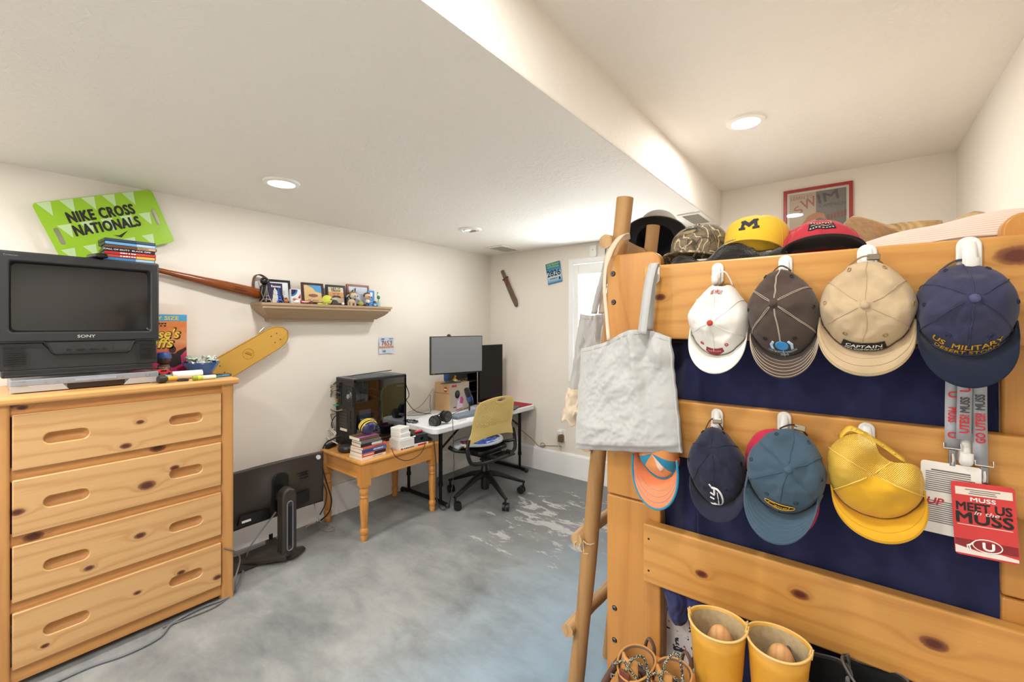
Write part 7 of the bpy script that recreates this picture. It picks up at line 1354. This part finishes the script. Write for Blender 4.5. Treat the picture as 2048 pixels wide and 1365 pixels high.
for px, py, lab, rz, sd in ((1273, 1325, 'brown leather hiking boot with loose flecked laces, at the left end of the bench', -14, 1), (1343, 1352, 'brown leather hiking boot with a tall lace loop, between its pair and the yellow boots', -20, 2)):
    p = P(px, py, Z=.575); rm_ = lambda a: .014*sin(a)+.008*abs(cos(a))**2
    t = boot('hiking_boot', lab, (p.x, p.y, BZ+.0005), R(rz), .145, .045, .052, BB_, TN_, BSO, rm_, TN_, grp='brown hiking boots on the bench', flare=1.0, vw=.8)
    b = MB(); b.surf(lambda u, v: V(((u-.5)*.062*(1-.3*v), -.034-.012*cos(pi*(u-.5))+.01*v, .09+.085*v)), 12, 10); b.build('tongue', TN_, t, smooth=60, solid=.007)
    MB().tube(sm([(-.012, .052, .135), (-.012, .058, .165), (0, .056, .185), (.014, .056, .17), (.014, .054, .135)], 5), .006, 8, flat=.6).build('pull_loop', BB_, t)
    MB().box(-.016, .016, -.052, -.046, .11, .15).build('leather_tab', RB_, t, smooth=0, bevel=.003)
    for pts in ([(-.035, -.03, .14), (-.03, -.045, .15), (0, -.02, .165), (.03, -.01, .155), (.025, .02, .13), (.0, .01, .10)], [(.03, -.035, .14), (.0, -.045, .165), (-.02, -.02, .16), (.01, .0, .15), (.03, -.02, .17)], [(.0, -.045, .15), (.02, -.04, .19+.03*(sd-1)), (.045, -.03, .2+.04*(sd-1)), (.06, -.035, .16), (.055, -.05, .12)]): MB().tube(sm(pts, 6), .0034, 7).build('lace', LACE, t)
    for s in (-1, 1):
        for k_ in range(2): MB().tube([(s*.038, -.034-.006*k_, .135-.025*k_), (s*.046, -.04-.006*k_, .137-.025*k_), (s*.042, -.044-.006*k_, .131-.025*k_)], .003, 6).build('lace_hook', STEEL, t)
BK_ = mat('boot_black', '#15161a', .4); BKL = mat('boot_blacklining', '#0c0f0f', .9); BKR = mat('boot_greyrim', '#5c5c5e', .6)
for px, py, lab, rz in ((1638, 1335, 'black rubber boot with a wavy grey rim, next to the yellow boots', -6), (1752, 1362, 'black rubber boot with a wavy grey rim, right end of the row of boots', -10)):
    p = P(px, py, Z=.64); rm_ = lambda a: .016*sin(2*a+.6)+.010*cos(a)*-1
    t = boot('rubber_boot', lab, (p.x, p.y, BZ+.0005), R(rz), .215, .056, .06, BK_, BKL, BLACK, rm_, BKR, grp='black rubber boots on the bench', flare=1.1, vw=.92)
    for a in (R(160), R(-20)): c_, s_ = cos(a), sin(a); MB().tube([(c_*.062, s_*.066, .18), (c_*.068, s_*.072, .222), (c_*.06, s_*.064, .23), (c_*.056, s_*.06, .19)], .011, 8, flat=.4).build('pull_tab', BKR, t)
o = T('leather_strap', 'dark brown leather tube strap lying over the left end of the bench', 'strap', P(1228, 1330, Y=1.10)); l0 = V(o.location)
MB().tube(sm([P(1243, 1316, Y=1.12)-l0, P(1232, 1330, Y=1.09)-l0, P(1218, 1352, Y=1.05)-l0, P(1205, 1375, Y=1.01)-l0], 6), .009, 12).build('tube_body', mat('strap_umber', '#5a4034', .5), o); MB().ell(P(1214, 1360, Y=1.035)-l0+V((0, -.008, 0)), (.004, .003, .004), 8, 6).build('stud', INK, o)

# ------------------------------------------------------------------ framed poster on the back wall
p0, p1 = P(1568, 385, Y=YB), P(1706, 361, Y=YB); pw = p1.x-p0.x; ph = .54
po = T('framed_poster', 'red framed swim poster in two tones on the back wall above the bunk bed', 'poster', ((p0.x+p1.x)/2, YB-.02, p0.z-ph))
MB().plate([(-pw/2, 0), (pw/2, 0), (pw/2, ph), (-pw/2, ph)], [[(-pw/2+.02, .02), (pw/2-.02, .02), (pw/2-.02, ph-.02), (-pw/2+.02, ph-.02)]], .006, -.016, M=FACE).build('frame', mat('frame_red', '#9c2413', .35), po, smooth=0, bevel=.003)
MB().box(-pw/2+.02, pw/2-.02, .004, .006, .02, ph-.02).build('mat_board', mat('poster_white', '#dcd6cc', .4), po, smooth=0)
il, ir, it = -pw/2+.034, pw/2-.034, ph-.034
MB().box(il, -.005, .0025, .004, .034, it).build('print_ground', mat('poster_tan', '#bba98c', .4), po, smooth=0); MB().box(-.005, ir, .0025, .004, .034, it).build('print_ground', mat('poster_grey', '#68625a', .4), po, smooth=0)
PR = mat('poster_red', '#a8524a', .5); PD = mat('poster_dark', '#26262a', .5)
text('LEARN TO', PR, po, (-.085, .0015, it-.028), w=.125, h=.022); text('S', PR, po, (-.105, .0015, it-.11), w=.04, h=.055, rot=R(35)); text('W', PR, po, (-.045, .0015, it-.07), w=.085, h=.065, rot=R(18), bold=.02); text('IM', PD, po, (.06, .0015, it-.045), w=.11, h=.06, rot=R(10), bold=.02); text('CAMPAIGN', PD, po, (.085, .0015, it-.10), w=.14, h=.022)
MB().prism([(-.09, it-.22), (-.05, it-.16), (0, it-.14), (.04, it-.155), (.05, it-.2), (.02, it-.18), (-.03, it-.19), (-.07, it-.24)], -.0015, -.0008, M=FACE).build('arch_print', mat('poster_orange', '#c07a4c', .5), po, smooth=0)
for k_ in range(6): MB().box(.055+k_*.018, .068+k_*.018, .0012, .0024, it-.205+k_*.004, it-.165+k_*.004).build('bar_print', mat('poster_brick', '#7c3a2e', .5), po, smooth=0)
MB().box(-pw/2+.02, pw/2-.02, -.0025, -.0005, .02, ph-.02).build('glass', glassy('poster_glass', (.97, .97, .97), .05), po, smooth=0)
